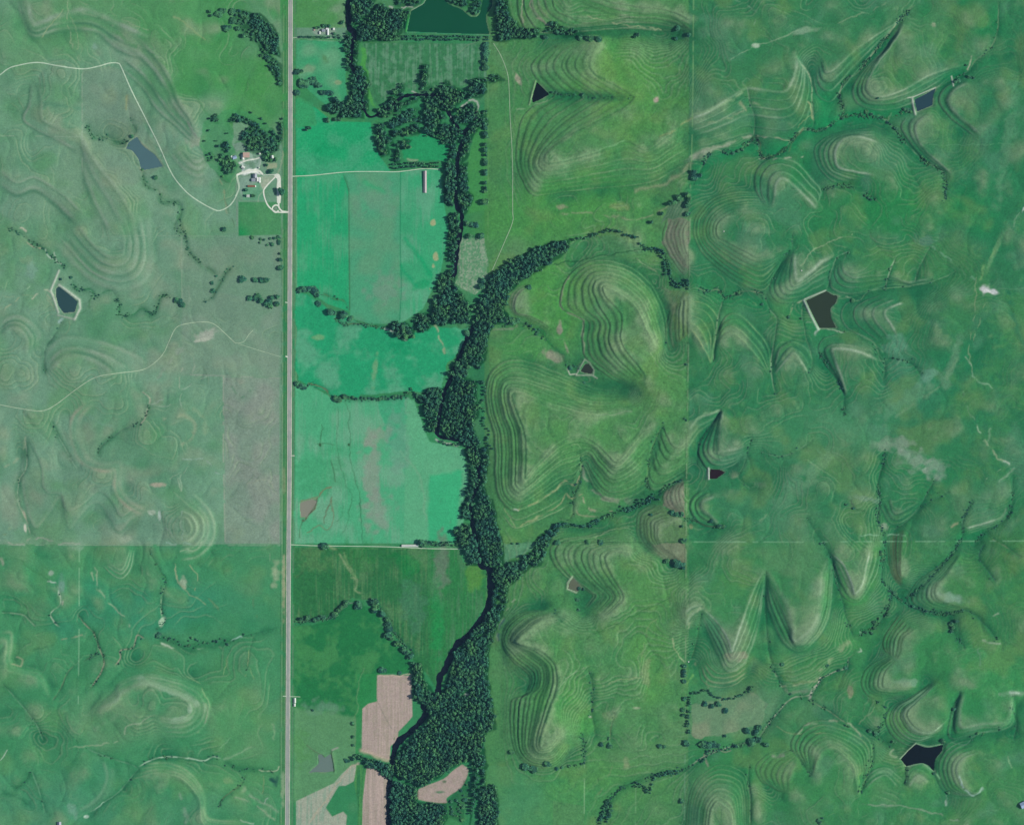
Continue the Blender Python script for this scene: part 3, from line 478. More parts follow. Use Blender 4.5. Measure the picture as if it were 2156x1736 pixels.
STREAMS = [  # tile, points, height up to down, depth, width, cover, strength
    ('D1', [(1500, 10), (1390, 110), (1290, 240), (1180, 370), (1110, 460), (1040, 500), (1000, 600), (1030, 690), (1000, 740), (880, 820), (780, 800), (700, 880), (640, 950), (520, 985), (480, 860), (430, 900), (320, 960), (210, 940), (110, 1110), (60, 1230)], 40, 18, 1.6, 3.5, (150, 164, 138), .6),
    ('D1', [(745, 380), (820, 490), (830, 640), (835, 790), (760, 820), (680, 900)], 38, 26, 1.4, 3, (150, 166, 140), .6),
    ('D1', [(420, 540), (440, 640), (470, 740), (465, 860)], 40, 24, 1.2, 3, (112, 140, 116), .7),
    ('D1', [(1990, 0), (1985, 200), (1930, 320), (1850, 380), (1800, 450), (1700, 500), (1600, 560)], 44, 34, 1.4, 4, (110, 140, 112), .6),
    ('D1', [(1430, 690), (1300, 740), (1100, 720), (1020, 740)], 30, 26, 1.0, 3, (70, 96, 62), .6),
    ('D1', [(1240, 720), (1340, 800), (1420, 900), (1530, 1010), (1650, 1080), (1660, 1200), (1650, 1280)], 26, 44, 1.6, 4, (120, 156, 128), .5),
    ('D1', [(1240, 1270), (1150, 1200), (1020, 1160), (880, 1190)], 44, 34, 1.8, 5, (60, 108, 88), .6),
    ('D2', [(100, 600), (170, 635), (240, 620), (280, 675), (370, 640), (440, 630), (530, 650)], 20, 24, 1.2, 2.5, (146, 158, 132), .7),
    ('D2', [(275, 680), (240, 800), (222, 960), (210, 1080)], 22, 36, 1.6, 3, (132, 160, 128), .5),
    ('D2', [(530, 650), (560, 740), (605, 800), (600, 880), (575, 1060), (580, 1200), (610, 1300)], 24, 42, 1.6, 3, (140, 170, 140), .5),
    ('D2', [(770, 690), (770, 800), (790, 920), (830, 1060), (810, 1160)], 24, 42, 1.3, 3, (112, 150, 118), .6),
    ('D2', [(690, 370), (640, 440), (560, 600)], 40, 26, 1.8, 4, (56, 110, 84), .5),
    ('D2', [(710, 260), (700, 400)], 44, 38, 1.2, 4, (90, 136, 104), .4),
    ('D2', [(1070, 380), (980, 430), (930, 590), (915, 630)], 42, 26, 1.6, 3, (116, 160, 128), .6),
    ('D2', [(1350, 420), (1310, 520), (1280, 625)], 42, 30, 1.4, 3, (150, 186, 150), .7),
    ('D2', [(1570, 350), (1500, 480), (1465, 590)], 44, 32, 1.4, 3, (128, 166, 136), .5),
    ('D2', [(1740, 500), (1620, 560), (1440, 600), (1200, 630), (1130, 690), (1060, 690)], 42, 26, 1.0, 3, (110, 156, 118), .6),
    ('D2', [(980, 880), (1120, 900), (1220, 960), (1250, 1060), (1280, 1080), (1270, 1220)], 28, 42, 1.2, 3.5, (112, 150, 120), .5),
    ('D2', [(1290, 1050), (1380, 1060), (1460, 1090), (1520, 1170)], 34, 44, 2.0, 4, (30, 84, 66), .8),
    ('D2', [(870, 1000), (950, 1140), (1010, 1240), (1028, 1300), (1022, 1420)], 34, 44, 2.2, 5, (36, 90, 76), .6),
    ('D3', [(265, 180), (205, 275), (125, 400), (110, 540)], 42, 18, 2.0, 4, (44, 92, 80), .6),
    ('D3', [(455, 340), (430, 430), (400, 540), (370, 610), (460, 690)], 42, 28, 1.2, 3.5, (92, 140, 104), .5),
    ('D3', [(820, 380), (700, 460), (600, 475), (500, 440)], 40, 34, .8, 3, (110, 152, 122), .5),
    ('D3', [(20, 860), (100, 880), (170, 910), (280, 912)], 18, 30, 1.0, 2.5, (82, 96, 78), .7),
    ('D3', [(1285, 420), (1275, 510), (1240, 620), (1255, 760), (1240, 860), (1270, 960), (1285, 1040), (1265, 1180), (1270, 1260), (1330, 1330), (1290, 1450), (1220, 1540), (1140, 1580), (1110, 1640)], 44, 16, 2.4, 4, (70, 116, 92), .7),
    ('D3', [(1610, 590), (1550, 700), (1510, 770), (1420, 880), (1320, 950)], 44, 26, 2.2, 4.5, (76, 120, 96), .6),
    ('D3', [(1690, 690), (1580, 750), (1500, 790)], 44, 32, 1.6, 5, (60, 112, 90), .5),
    ('D3', [(1840, 730), (1770, 880), (1770, 960), (1720, 1060), (1600, 1200), (1440, 1350), (1340, 1340)], 44, 16, 2.2, 4, (64, 108, 92), .6),
    ('D3', [(2080, 590), (2070, 800), (2000, 900), (1900, 950), (1830, 1040)], 44, 26, 2.0, 4, (60, 114, 88), .6),
    ('D3', [(1950, 990), (2040, 1040), (2140, 1110)], 34, 42, 1.2, 3, (116, 136, 108), .6),
    ('D3', [(1910, 1020), (1870, 1100), (1910, 1170), (1980, 1260)], 30, 40, 1.8, 4, (54, 92, 92), .6),
    ('D3', [(1340, 1340), (1450, 1410), (1560, 1445), (1680, 1460), (1800, 1440), (1900, 1520), (1995, 1630)], 16, 38, 1.8, 4, (50, 104, 84), .7),
    ('D3', [(1680, 1470), (1720, 1580), (1790, 1680)], 20, 38, 1.4, 4, (50, 96, 78), .6),
    ('D4', [(540, 100), (535, 300), (550, 560), (580, 730), (640, 850), (660, 910)], 42, 12, 2.6, 5, (50, 100, 78), .6),
    ('D4', [(900, 0), (960, 100), (1020, 330), (1060, 480), (1100, 560)], 42, 14, 2.2, 5, (46, 100, 80), .6),
    ('D3', [(780, 840), (850, 950), (930, 1070), (975, 1200)], 44, 34, 1.8, 5, (52, 106, 84), .6),
    ('D4', [(140, 380), (110, 560), (70, 690)], 40, 20, 1.8, 4, (70, 112, 78), .6),
    ('D4', [(1110, 640), (1060, 680), (1050, 740), (960, 770), (880, 820), (820, 910), (700, 935), (600, 1040), (545, 1110), (480, 1190), (300, 1240), (150, 1300), (40, 1370)], 16, 6, 1.4, 2.6, (156, 170, 148), .75),
    ('D4', [(1060, 1100), (950, 1020), (810, 935)], 22, 12, 1.0, 2.5, (128, 150, 120), .6),
    ('D4', [(1230, 1160), (1300, 1010), (1220, 940)], 20, 30, .8, 3, (60, 118, 80), .4),
    ('D4', [(1760, 870), (1720, 1000), (1690, 1190)], 42, 18, 2.4, 4.5, (54, 106, 84), .7),
    ('D4', [(2095, 900), (2085, 1010), (2110, 1080), (2090, 1200)], 42, 24, 2.2, 5, (58, 104, 84), .7),
    ('D4', [(2030, 1110), (1850, 1160), (1790, 1220), (1690, 1200)], 24, 18, .8, 3, (110, 150, 128), .5),
    ('D4', [(830, 1420), (760, 1330), (700, 1250), (600, 1300)], 36, 18, 1.4, 3, (90, 134, 104), .5),
    ('D4', [(440, 1330), (430, 1440), (445, 1560), (445, 1720)], 14, 34, 1.6, 3, (112, 146, 112), .6),
    ('D4', [(1425, 1355), (1410, 1480)], 24, 34, 1.2, 3, (70, 120, 84), .6), ('D4', [(1210, 1200), (1200, 1330), (1125, 1530)], 22, 38, 1.4, 3.5, (104, 150, 96), .5),
    ('D4', [(1385, 1310), (1280, 1200), (1200, 1140), (1060, 1090)], 18, 14, 1.0, 3, (70, 120, 90), .6),
    ('C2', [(1330, 430), (1400, 480), (1520, 500), (1560, 640), (1620, 770), (1730, 740)], 14, 18, 1.6, 4, (58, 96, 72), .6),
    ('C3', [(700, 1180), (900, 1190), (1110, 1085), (1300, 1030), (1440, 950), (1560, 870), (1700, 790)], 6, 16, 1.6, 4, (76, 110, 82), .6),
    ('C3', [(830, 560), (860, 660), (850, 800), (800, 920), (790, 1080), (740, 1140)], 30, 8, 2.0, 4, (84, 130, 82), .6),
    ('C3', [(1525, 345), (1430, 560), (1400, 740), (1395, 860), (1420, 900)], 34, 14, 2.2, 4, (88, 128, 86), .6),
    ('C1', [(600, 770), (870, 770), (960, 795), (1150, 790), (1280, 800)], 14, 32, 1.6, 4, (66, 112, 72), .5),
    ('C2', [(160, 1110), (330, 1090), (500, 1140), (600, 1250), (700, 1340), (740, 1420), (880, 1430)], 6, 14, 1.6, 4, (70, 128, 76), .6),
    ('C4', [(540, 120), (640, 260)], 20, 30, .5, 4, (80, 140, 80), .1),
    ('C4', [(820, 580), (860, 740), (850, 900), (870, 1020), (880, 1100)], 30, 8, 1.8, 4, (80, 118, 84), .6),
    ('C4', [(1030, 900), (1000, 1000), (985, 1130)], 26, 8, 1.2, 3, (104, 128, 96), .6),
    ('C4', [(780, 1060), (800, 1180), (800, 1290)], 14, 7, 1.0, 2.6, (52, 100, 78), .7),
    ('C4', [(900, 1730), (960, 1600), (1040, 1490), (1150, 1430), (1300, 1380), (1500, 1340), (1600, 1310)], 2, 6, 1.2, 4, (52, 96, 76), .6),
    ('A4', [(0, 185), (100, 190), (180, 210), (260, 290)], 14, 10, 1.0, 2.6, (140, 168, 142), .6),
    ('A4', [(430, 0), (440, 120), (370, 190), (400, 260), (440, 290)], 20, 10, 1.0, 2.4, (170, 196, 170), .8),
    ('A4', [(555, 180), (610, 260), (680, 330), (720, 430), (750, 510), (755, 580), (700, 680), (650, 750)], 10, 18, 1.6, 2.6, (148, 146, 128), .75),
    ('A4', [(840, 570), (880, 510), (880, 460), (970, 440), (1000, 350), (1060, 380)], 18, 8, 1.2, 2.2, (150, 146, 132), .75),
    ('A4', [(380, 830), (440, 740), (490, 630), (540, 570)], 18, 12, 1.4, 2.4, (104, 124, 100), .7),
    ('A3', [(1080, 1030), (1110, 1110), (1180, 1240), (1210, 1290), (1190, 1400), (1180, 1500), (1200, 1590), (1120, 1665)], 20, 8, 1.4, 2.6, (66, 120, 84), .7),
    ('A4', [(1180, 50), (1175, 150), (1190, 240)], 10, 8, .6, 2.2, (150, 184, 150), .8),
    ('A4', [(1120, 370), (1250, 400), (1370, 460), (1440, 420), (1560, 420), (1700, 380), (1850, 340), (2040, 290)], 7, 8, 1.4, 4, (48, 112, 82), .75),
    ('A4', [(600, 540), (720, 480)], 12, 12, .4, 2, (74, 110, 84), .7),
    ('A4', [(620, 1170), (760, 1230), (990, 1310), (980, 1360), (880, 1480), (760, 1570), (640, 1650)], 20, 12, 1.2, 2.6, (104, 154, 124), .6),
    ('A4', [(1010, 1310), (1130, 1250), (1280, 1240), (1400, 1250), (1490, 1265), (1560, 1235), (1620, 1250)], 12, 9, 1.0, 2.4, (172, 206, 180), .8),
    ('A4', [(1620, 1260), (1720, 1320), (1810, 1330), (2020, 1340)], 9, 8, 1.2, 3, (62, 124, 88), .6),
    ('A4', [(1590, 1630), (1630, 1540), (1740, 1460), (1800, 1370)], 14, 9, 1.0, 2.2, (88, 112, 86), .8),
    ('A4', [(0, 690), (120, 820), (250, 980), (320, 1130)], 20, 12, 1.4, 3.5, (120, 166, 134), .5),
    ('A4', [(230, 1340), (290, 1500), (330, 1660)], 18, 14, .6, 2.6, (110, 164, 132), .6), ('A4', [(0, 1490), (130, 1540), (210, 1600)], 16, 14, .8, 2.6, (60, 120, 92), .6),
    ('A4', [(210, 1350), (180, 1420), (90, 1480)], 16, 14, .8, 2.6, (66, 122, 92), .6),
    ('A4', [(1850, 360), (1830, 450), (1800, 600)], 8, 14, .8, 2.2, (92, 124, 96), .6),
    ('A2', [(0, 80), (130, 140), (200, 190), (290, 240), (370, 300), (430, 360), (500, 400)], 16, 12, 1.2, 3, (66, 124, 92), .7),
    ('A2', [(520, 470), (560, 550), (660, 550), (700, 610), (760, 570), (820, 570), (870, 660), (870, 740), (960, 740), (1040, 690), (1120, 740), (1180, 600), (1290, 620)], 11, 9, 1.0, 3, (46, 118, 80), .7),
    ('A2', [(1290, 0), (1350, 150), (1370, 260), (1450, 350), (1550, 420), (1590, 460)], 14, 9, 1.0, 2.6, (84, 116, 92), .7),
    ('A2', [(460, 770), (400, 880), (330, 1000), (330, 1180)], 12, 18, 1.0, 2.6, (72, 108, 92), .7),
    ('A2', [(1700, 380), (1640, 450), (1580, 560), (1540, 620), (1450, 650)], 9, 9, .8, 2.2, (76, 106, 84), .7),
    ('A3', [(1100, 0), (1060, 90), (980, 150), (880, 200), (820, 240), (740, 310), (705, 380)], 16, 12, 1.0, 2.6, (84, 120, 102), .7),
    ('A3', [(360, 100), (440, 260), (570, 490)], 18, 16, .4, 2.0, (140, 176, 150), .6),
    ('A3', [(180, 230), (195, 450), (140, 560), (130, 700), (190, 850), (230, 980)], 18, 12, .8, 2.6, (150, 172, 148), .7),
    ('A1', [(930, 700), (950, 850), (1000, 980)], 18, 12, 1.0, 3, (108, 128, 112), .6),
    ('A1', [(620, 900), (690, 1010), (780, 1000), (850, 1040), (940, 1040)], 14, 11, 1.0, 3, (62, 116, 84), .7),
    ('A1', [(1040, 1240), (1060, 1350), (1160, 1400), (1180, 1480), (1300, 1480), (1320, 1560), (1270, 1650), (1350, 1736)], 11, 10, .8, 2.4, (88, 128, 96), .6),
    ('B2', [(380, 1150), (480, 1200), (570, 1220), (625, 1310)], 6, 5, .6, 2, (86, 112, 76), .6),
    ('B2', [(500, 1370), (570, 1430), (700, 1430), (850, 1450), (950, 1470)], 5, 3, 1.0, 2.4, (92, 104, 80), .8),
    ('B3', [(240, 460), (330, 480), (410, 520), (450, 590)], 6, 5, .8, 2, (112, 104, 84), .8),
    ('B3', [(470, 590), (600, 600), (800, 600), (1100, 580), (1200, 520)], 5, 3, 1.0, 2.6, (60, 100, 74), .8),
    ('B4', [(110, 1120), (300, 1100), (480, 1070), (590, 960), (700, 950), (750, 1000)], 7, 5, 1.0, 3, (112, 140, 124), .75),
    ('B4', [(840, 930), (960, 1060), (1010, 1180), (1100, 1300), (1220, 1420)], 5, 2, 1.2, 3, (74, 128, 96), .8),
]
for (t, pts, h0, h1, dep, wd, c, a) in STREAMS:
    p = smooth(T(t, pts), 4); pin(p, np.linspace(h0, h1, len(p)))
HILLTOPS = [(1300, 150, 38), (1380, 250, 36), (1230, 250, 38), (1380, 780, 42), (1180, 880, 40), (1300, 900, 40), (1300, 1320, 40), (1200, 1340, 40), (1250, 1230, 38), (1380, 1180, 40), (1500, 60, 46), (1600, 100, 47), (1560, 130, 46), (1950, 60, 48), (1900, 120, 48), (1840, 170, 46),
            (2060, 100, 50), (2120, 300, 52), (2050, 250, 48), (2100, 500, 54), (2130, 700, 54), (2040, 700, 50), (1900, 400, 48), (1850, 320, 44), (1600, 480, 44), (1950, 500, 50), (1800, 600, 40), (1950, 640, 46), (1620, 800, 46), (1550, 850, 44), (1750, 860, 50), (1900, 880, 52), (2000, 900, 54), (2120, 950, 54),
            (1600, 900, 44), (1700, 1000, 48), (1650, 1100, 46), (1520, 1060, 38), (1530, 1180, 44), (1680, 1200, 46), (1800, 1180, 46), (1900, 1020, 46), (1960, 1080, 44), (2060, 1080, 46), (1970, 1150, 42), (2100, 1200, 44), (2050, 1270, 42), (1960, 1330, 40), (1900, 1370, 40), (2100, 1400, 46),
            (1980, 1480, 40), (2060, 1510, 40), (2080, 1600, 42), (1750, 1580, 40), (1650, 1640, 36), (1750, 1700, 42), (1900, 1700, 44), (2060, 1700, 46), (1520, 1640, 38), (1830, 1600, 38), (1500, 1560, 14), (1570, 1490, 14), (40, 40, 24), (120, 120, 26), (60, 200, 26), (220, 180, 22), (20, 320, 24), (200, 450, 26), (240, 480, 26), (60, 420, 24),
            (30, 560, 22), (400, 640, 14), (500, 700, 13), (450, 760, 14), (530, 850, 14), (540, 1000, 14), (200, 760, 24), (40, 850, 24), (300, 900, 24), (360, 860, 24), (150, 960, 24), (60, 1000, 22), (200, 1040, 22), (370, 1110, 28), (480, 1200, 14), (60, 1300, 18), (300, 1500, 28), (370, 1490, 28), (150, 1500, 24), (90, 1600, 22), (200, 1650, 22), (350, 1720, 22), (480, 1400, 12), (560, 1500, 9),
            (450, 60, 12), (520, 150, 11), (380, 60, 15), (300, 90, 20), (520, 290, 10), (450, 300, 11), (540, 420, 9), (540, 460, 9), (430, 500, 12), (1100, 100, 7), (1060, 250, 7), (1090, 450, 8), (1150, 480, 10), (1250, 460, 14), (1200, 500, 9), (1380, 350, 24), (1500, 340, 20), (1550, 340, 22), (1700, 270, 26), (1600, 600, 24)]
for x, y, h in HILLTOPS: pin(np.array([[x, y], [x + 4, y + 2]]), h)

def relax(fix, h, it):
    m = ~np.isnan(fix); v = np.where(m, fix, 0)
    for _ in range(it):
        q = np.pad(h, 1, mode='edge')
        h = .25 * (q[:-2, 1:-1] + q[2:, 1:-1] + q[1:-1, :-2] + q[1:-1, 2:])
        h = np.where(m, v, h)
    return h
def resize(a, ny, nx):
    y = np.linspace(0, a.shape[0] - 1, ny); x = np.linspace(0, a.shape[1] - 1, nx)
    y0 = np.floor(y).astype(int).clip(0, a.shape[0] - 2); x0 = np.floor(x).astype(int).clip(0, a.shape[1] - 2)
    fy = (y - y0)[:, None]; fx = (x - x0)[None, :]
    return (a[y0][:, x0] * (1 - fy) * (1 - fx) + a[y0][:, x0 + 1] * (1 - fy) * fx + a[y0 + 1][:, x0] * fy * (1 - fx) + a[y0 + 1][:, x0 + 1] * fy * fx)
levels = [fixed]
while min(levels[-1].shape) > 16:
    f = levels[-1]; ny, nx = (f.shape[0] + 1) // 2, (f.shape[1] + 1) // 2
    p = np.full((ny * 2, nx * 2), np.nan); p[:f.shape[0], :f.shape[1]] = f
    p = p.reshape(ny, 2, nx, 2)
    cnt = (~np.isnan(p)).sum((1, 3)); sm = np.nansum(p, (1, 3))
    levels.append(np.where(cnt > 0, sm / np.maximum(cnt, 1), np.nan))
h = np.full(levels[-1].shape, 15.0)
for f in levels[::-1]:
    h = resize(h, *f.shape); h = relax(f, h, 120)
def blur(a, n):
    for _ in range(n):
        p = np.pad(a, 1, mode='edge'); a = (p[:-2, 1:-1] + p[2:, 1:-1] + p[1:-1, :-2] + p[1:-1, 2:] + 2 * a) / 6
    return a
cgx = X0 + np.arange(cnx) * CS; cgy = Y0 + np.arange(cny) * CS
top_w = np.zeros_like(h)
for x, y, _h in HILLTOPS:
    d2 = (cgx[None, :] - x) ** 2 + (cgy[:, None] - y) ** 2
    top_w = np.maximum(top_w, np.exp(-d2 / 26.0 ** 2))
top_w = np.clip(top_w * 1.5, 0, 1)
h = h * (1 - top_w) + blur(h, 55) * top_w
far_e = (np.clip((cgx - 1820) / 150, 0, 1)[None, :] * np.ones((cny, 1))) * (blur(np.isnan(fixed) * 1.0, 6) > .93); far_e = blur(far_e * 1.0, 6); h = h * (1 - far_e) + blur(h, 40) * far_e
top_w = blur(top_w, 4); h = h * (1 - .7 * top_w) + blur(h, 30) * .7 * top_w
zone = np.where((cgx > 1446) | (cgx < 600), .60, 1.0)[None, :]
for lim, nb in ((.20, 14), (.20, 10), (.20, 6)):
    lim = lim * zone
    gy_, gx_ = np.gradient(h, CS * S); sl_ = np.hypot(gx_, gy_)
    wgt = blur(np.clip((sl_ - lim) / .12, 0, 1), 3)
    h = h * (1 - wgt) + blur(h, nb) * wgt
q = h
for _ in range(3):
    p = np.pad(q, 1, mode='edge'); q = (p[:-2, 1:-1] + p[2:, 1:-1] + p[1:-1, :-2] + p[1:-1, 2:] + 2 * q) / 6
ci = (gx - X0) / CS; cj = (gy - Y0) / CS
j0 = np.floor(cj).astype(int); i0 = np.floor(ci).astype(int); fy = (cj - j0)[:, None]; fx = (ci - i0)[None, :]
HT = q[j0][:, i0] * (1 - fy) * (1 - fx) + q[j0][:, i0 + 1] * (1 - fy) * fx + q[j0 + 1][:, i0] * fy * (1 - fx) + q[j0 + 1][:, i0 + 1] * fy * fx
for _ in range(4):
    p = np.pad(HT, 1, mode='edge'); HT = (p[:-2, 1:-1] + p[2:, 1:-1] + p[1:-1, :-2] + p[1:-1, 2:] + HT) / 5
upl = sstep(6, 14, HT)
HT += upl * (.45 * N3 + 1.5 * fnoise(21, 80) + .5 * fnoise(22, 52)) + .03 * N2 * upl

# limestone benches: the slopes step down in faint shelves, drier on their lips, lusher below
HT *= 1.0
UP = sstep(1042, 1090, GXW + .06 * (GYW - 868) * 0) + (1 - sstep(575, 592, GX))
sg = fnoise(31, 46); sg2 = fnoise(32, 26)
rid = (1 - np.abs(sg) / 1.2).clip(0, 1) ** 2 * 2.3 + (1 - np.abs(sg2) / 1.1).clip(0, 1) ** 2 * .9
INB = np.zeros_like(HT)
for bp_ in BANDP:
    w, D, _, _ = dist(bp_, 10, 'soft', True)
    ins = inside(bp_, GXS[w], GYS[w]); INB[w] = np.maximum(INB[w], np.where(ins, 1, np.clip(1 - D / 10, 0, 1)))
WESTN = (GX < 590) & (GY < 1146)
HT -= UP * upl * (1 - INB) * rid * np.where(WESTN, .5, np.where(GX > 1450, .5, .6))
def bigblur(a, r):
    kx = np.fft.rfftfreq(NX * 2, STEP)[None, :]; ky = np.fft.fftfreq(NY * 2, STEP)[:, None]
    p = np.vstack([np.hstack([a, a[:, ::-1]]), np.hstack([a[::-1], a[::-1, ::-1]])])
    return np.fft.irfft2(np.fft.rfft2(p) * np.exp(-2 * math.pi ** 2 * (kx ** 2 + ky ** 2) * r * r), s=p.shape)[:NY, :NX]
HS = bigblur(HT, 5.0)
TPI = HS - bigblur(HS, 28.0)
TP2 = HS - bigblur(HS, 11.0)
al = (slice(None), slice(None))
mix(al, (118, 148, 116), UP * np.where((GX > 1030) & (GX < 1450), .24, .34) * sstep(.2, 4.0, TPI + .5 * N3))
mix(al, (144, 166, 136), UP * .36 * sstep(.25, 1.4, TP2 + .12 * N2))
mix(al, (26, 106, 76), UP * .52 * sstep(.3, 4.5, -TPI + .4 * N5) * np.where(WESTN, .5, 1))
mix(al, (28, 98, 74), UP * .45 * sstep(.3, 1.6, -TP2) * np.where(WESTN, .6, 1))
sy_, sx_ = np.gradient(HS, STEP * S); SLOPE = np.hypot(sx_, sy_)
ph = (HS + .30 * N3 + .05 * N2) / np.where(WESTN, 1.25, np.where(GX > 1450, 1.15, 1.35))
fr = ph - np.floor(ph); k_ = np.floor(ph)
vis = sstep(.015, .06, SLOPE) * UP * (1 - .85 * INB)
FARE = sstep(1440, 1460, GX); vis *= 1 - FARE * (.15 + .5 * sstep(1880, 2000, GX))
vis *= sstep(-1.2, .6, np.sin(k_ * 12.9898) * 1.3 + .7 * N6 + .5 * N5)
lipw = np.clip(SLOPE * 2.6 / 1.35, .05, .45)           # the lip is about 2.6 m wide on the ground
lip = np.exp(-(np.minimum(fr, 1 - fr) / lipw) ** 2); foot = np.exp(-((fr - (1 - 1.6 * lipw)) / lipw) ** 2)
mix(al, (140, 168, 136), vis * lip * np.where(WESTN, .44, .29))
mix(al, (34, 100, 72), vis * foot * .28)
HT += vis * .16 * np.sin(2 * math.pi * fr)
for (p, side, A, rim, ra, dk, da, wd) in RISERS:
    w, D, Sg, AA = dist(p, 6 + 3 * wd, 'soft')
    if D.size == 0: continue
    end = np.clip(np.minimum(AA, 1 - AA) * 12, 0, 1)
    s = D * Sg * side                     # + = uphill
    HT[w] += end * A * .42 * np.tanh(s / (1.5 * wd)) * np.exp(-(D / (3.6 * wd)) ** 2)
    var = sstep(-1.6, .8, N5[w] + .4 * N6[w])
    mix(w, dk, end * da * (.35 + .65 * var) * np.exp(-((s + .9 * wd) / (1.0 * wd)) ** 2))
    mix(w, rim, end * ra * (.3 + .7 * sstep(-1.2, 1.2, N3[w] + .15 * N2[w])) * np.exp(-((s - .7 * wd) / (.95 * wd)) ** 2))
for (t, pts, h0, h1, dep, wd, c, a) in STREAMS:
    p = smooth(T(t, pts), 5)
    w, D, Sg, AA = dist(p, 14, 'soft')
    if D.size == 0: continue
    end = np.clip(np.minimum(AA, 1 - AA) * 14, 0, 1)
    HT[w] -= end * dep * 1.25 * np.exp(-(D / (wd * 1.1)))
    mix(w, (30, 104, 74), end * .52 * np.exp(-(D / (wd * 2.6)) ** 2) * sstep(-1.6, .6, N2[w] * .5 + N5[w]))
    br = sstep(-.9, .6, N2[w] * .6 + NM[w] * .7)
    mix(w, c, end * a * (.3 + .7 * br) * np.exp(-(D / 1.35) ** 2))
for p in (smooth(RIV, 5), smooth(RIV2, 5)):
    w, D, _, _ = dist(p, 16, True)
    HT[w] -= 1.8 * np.exp(-(D / 5.0) ** 2)

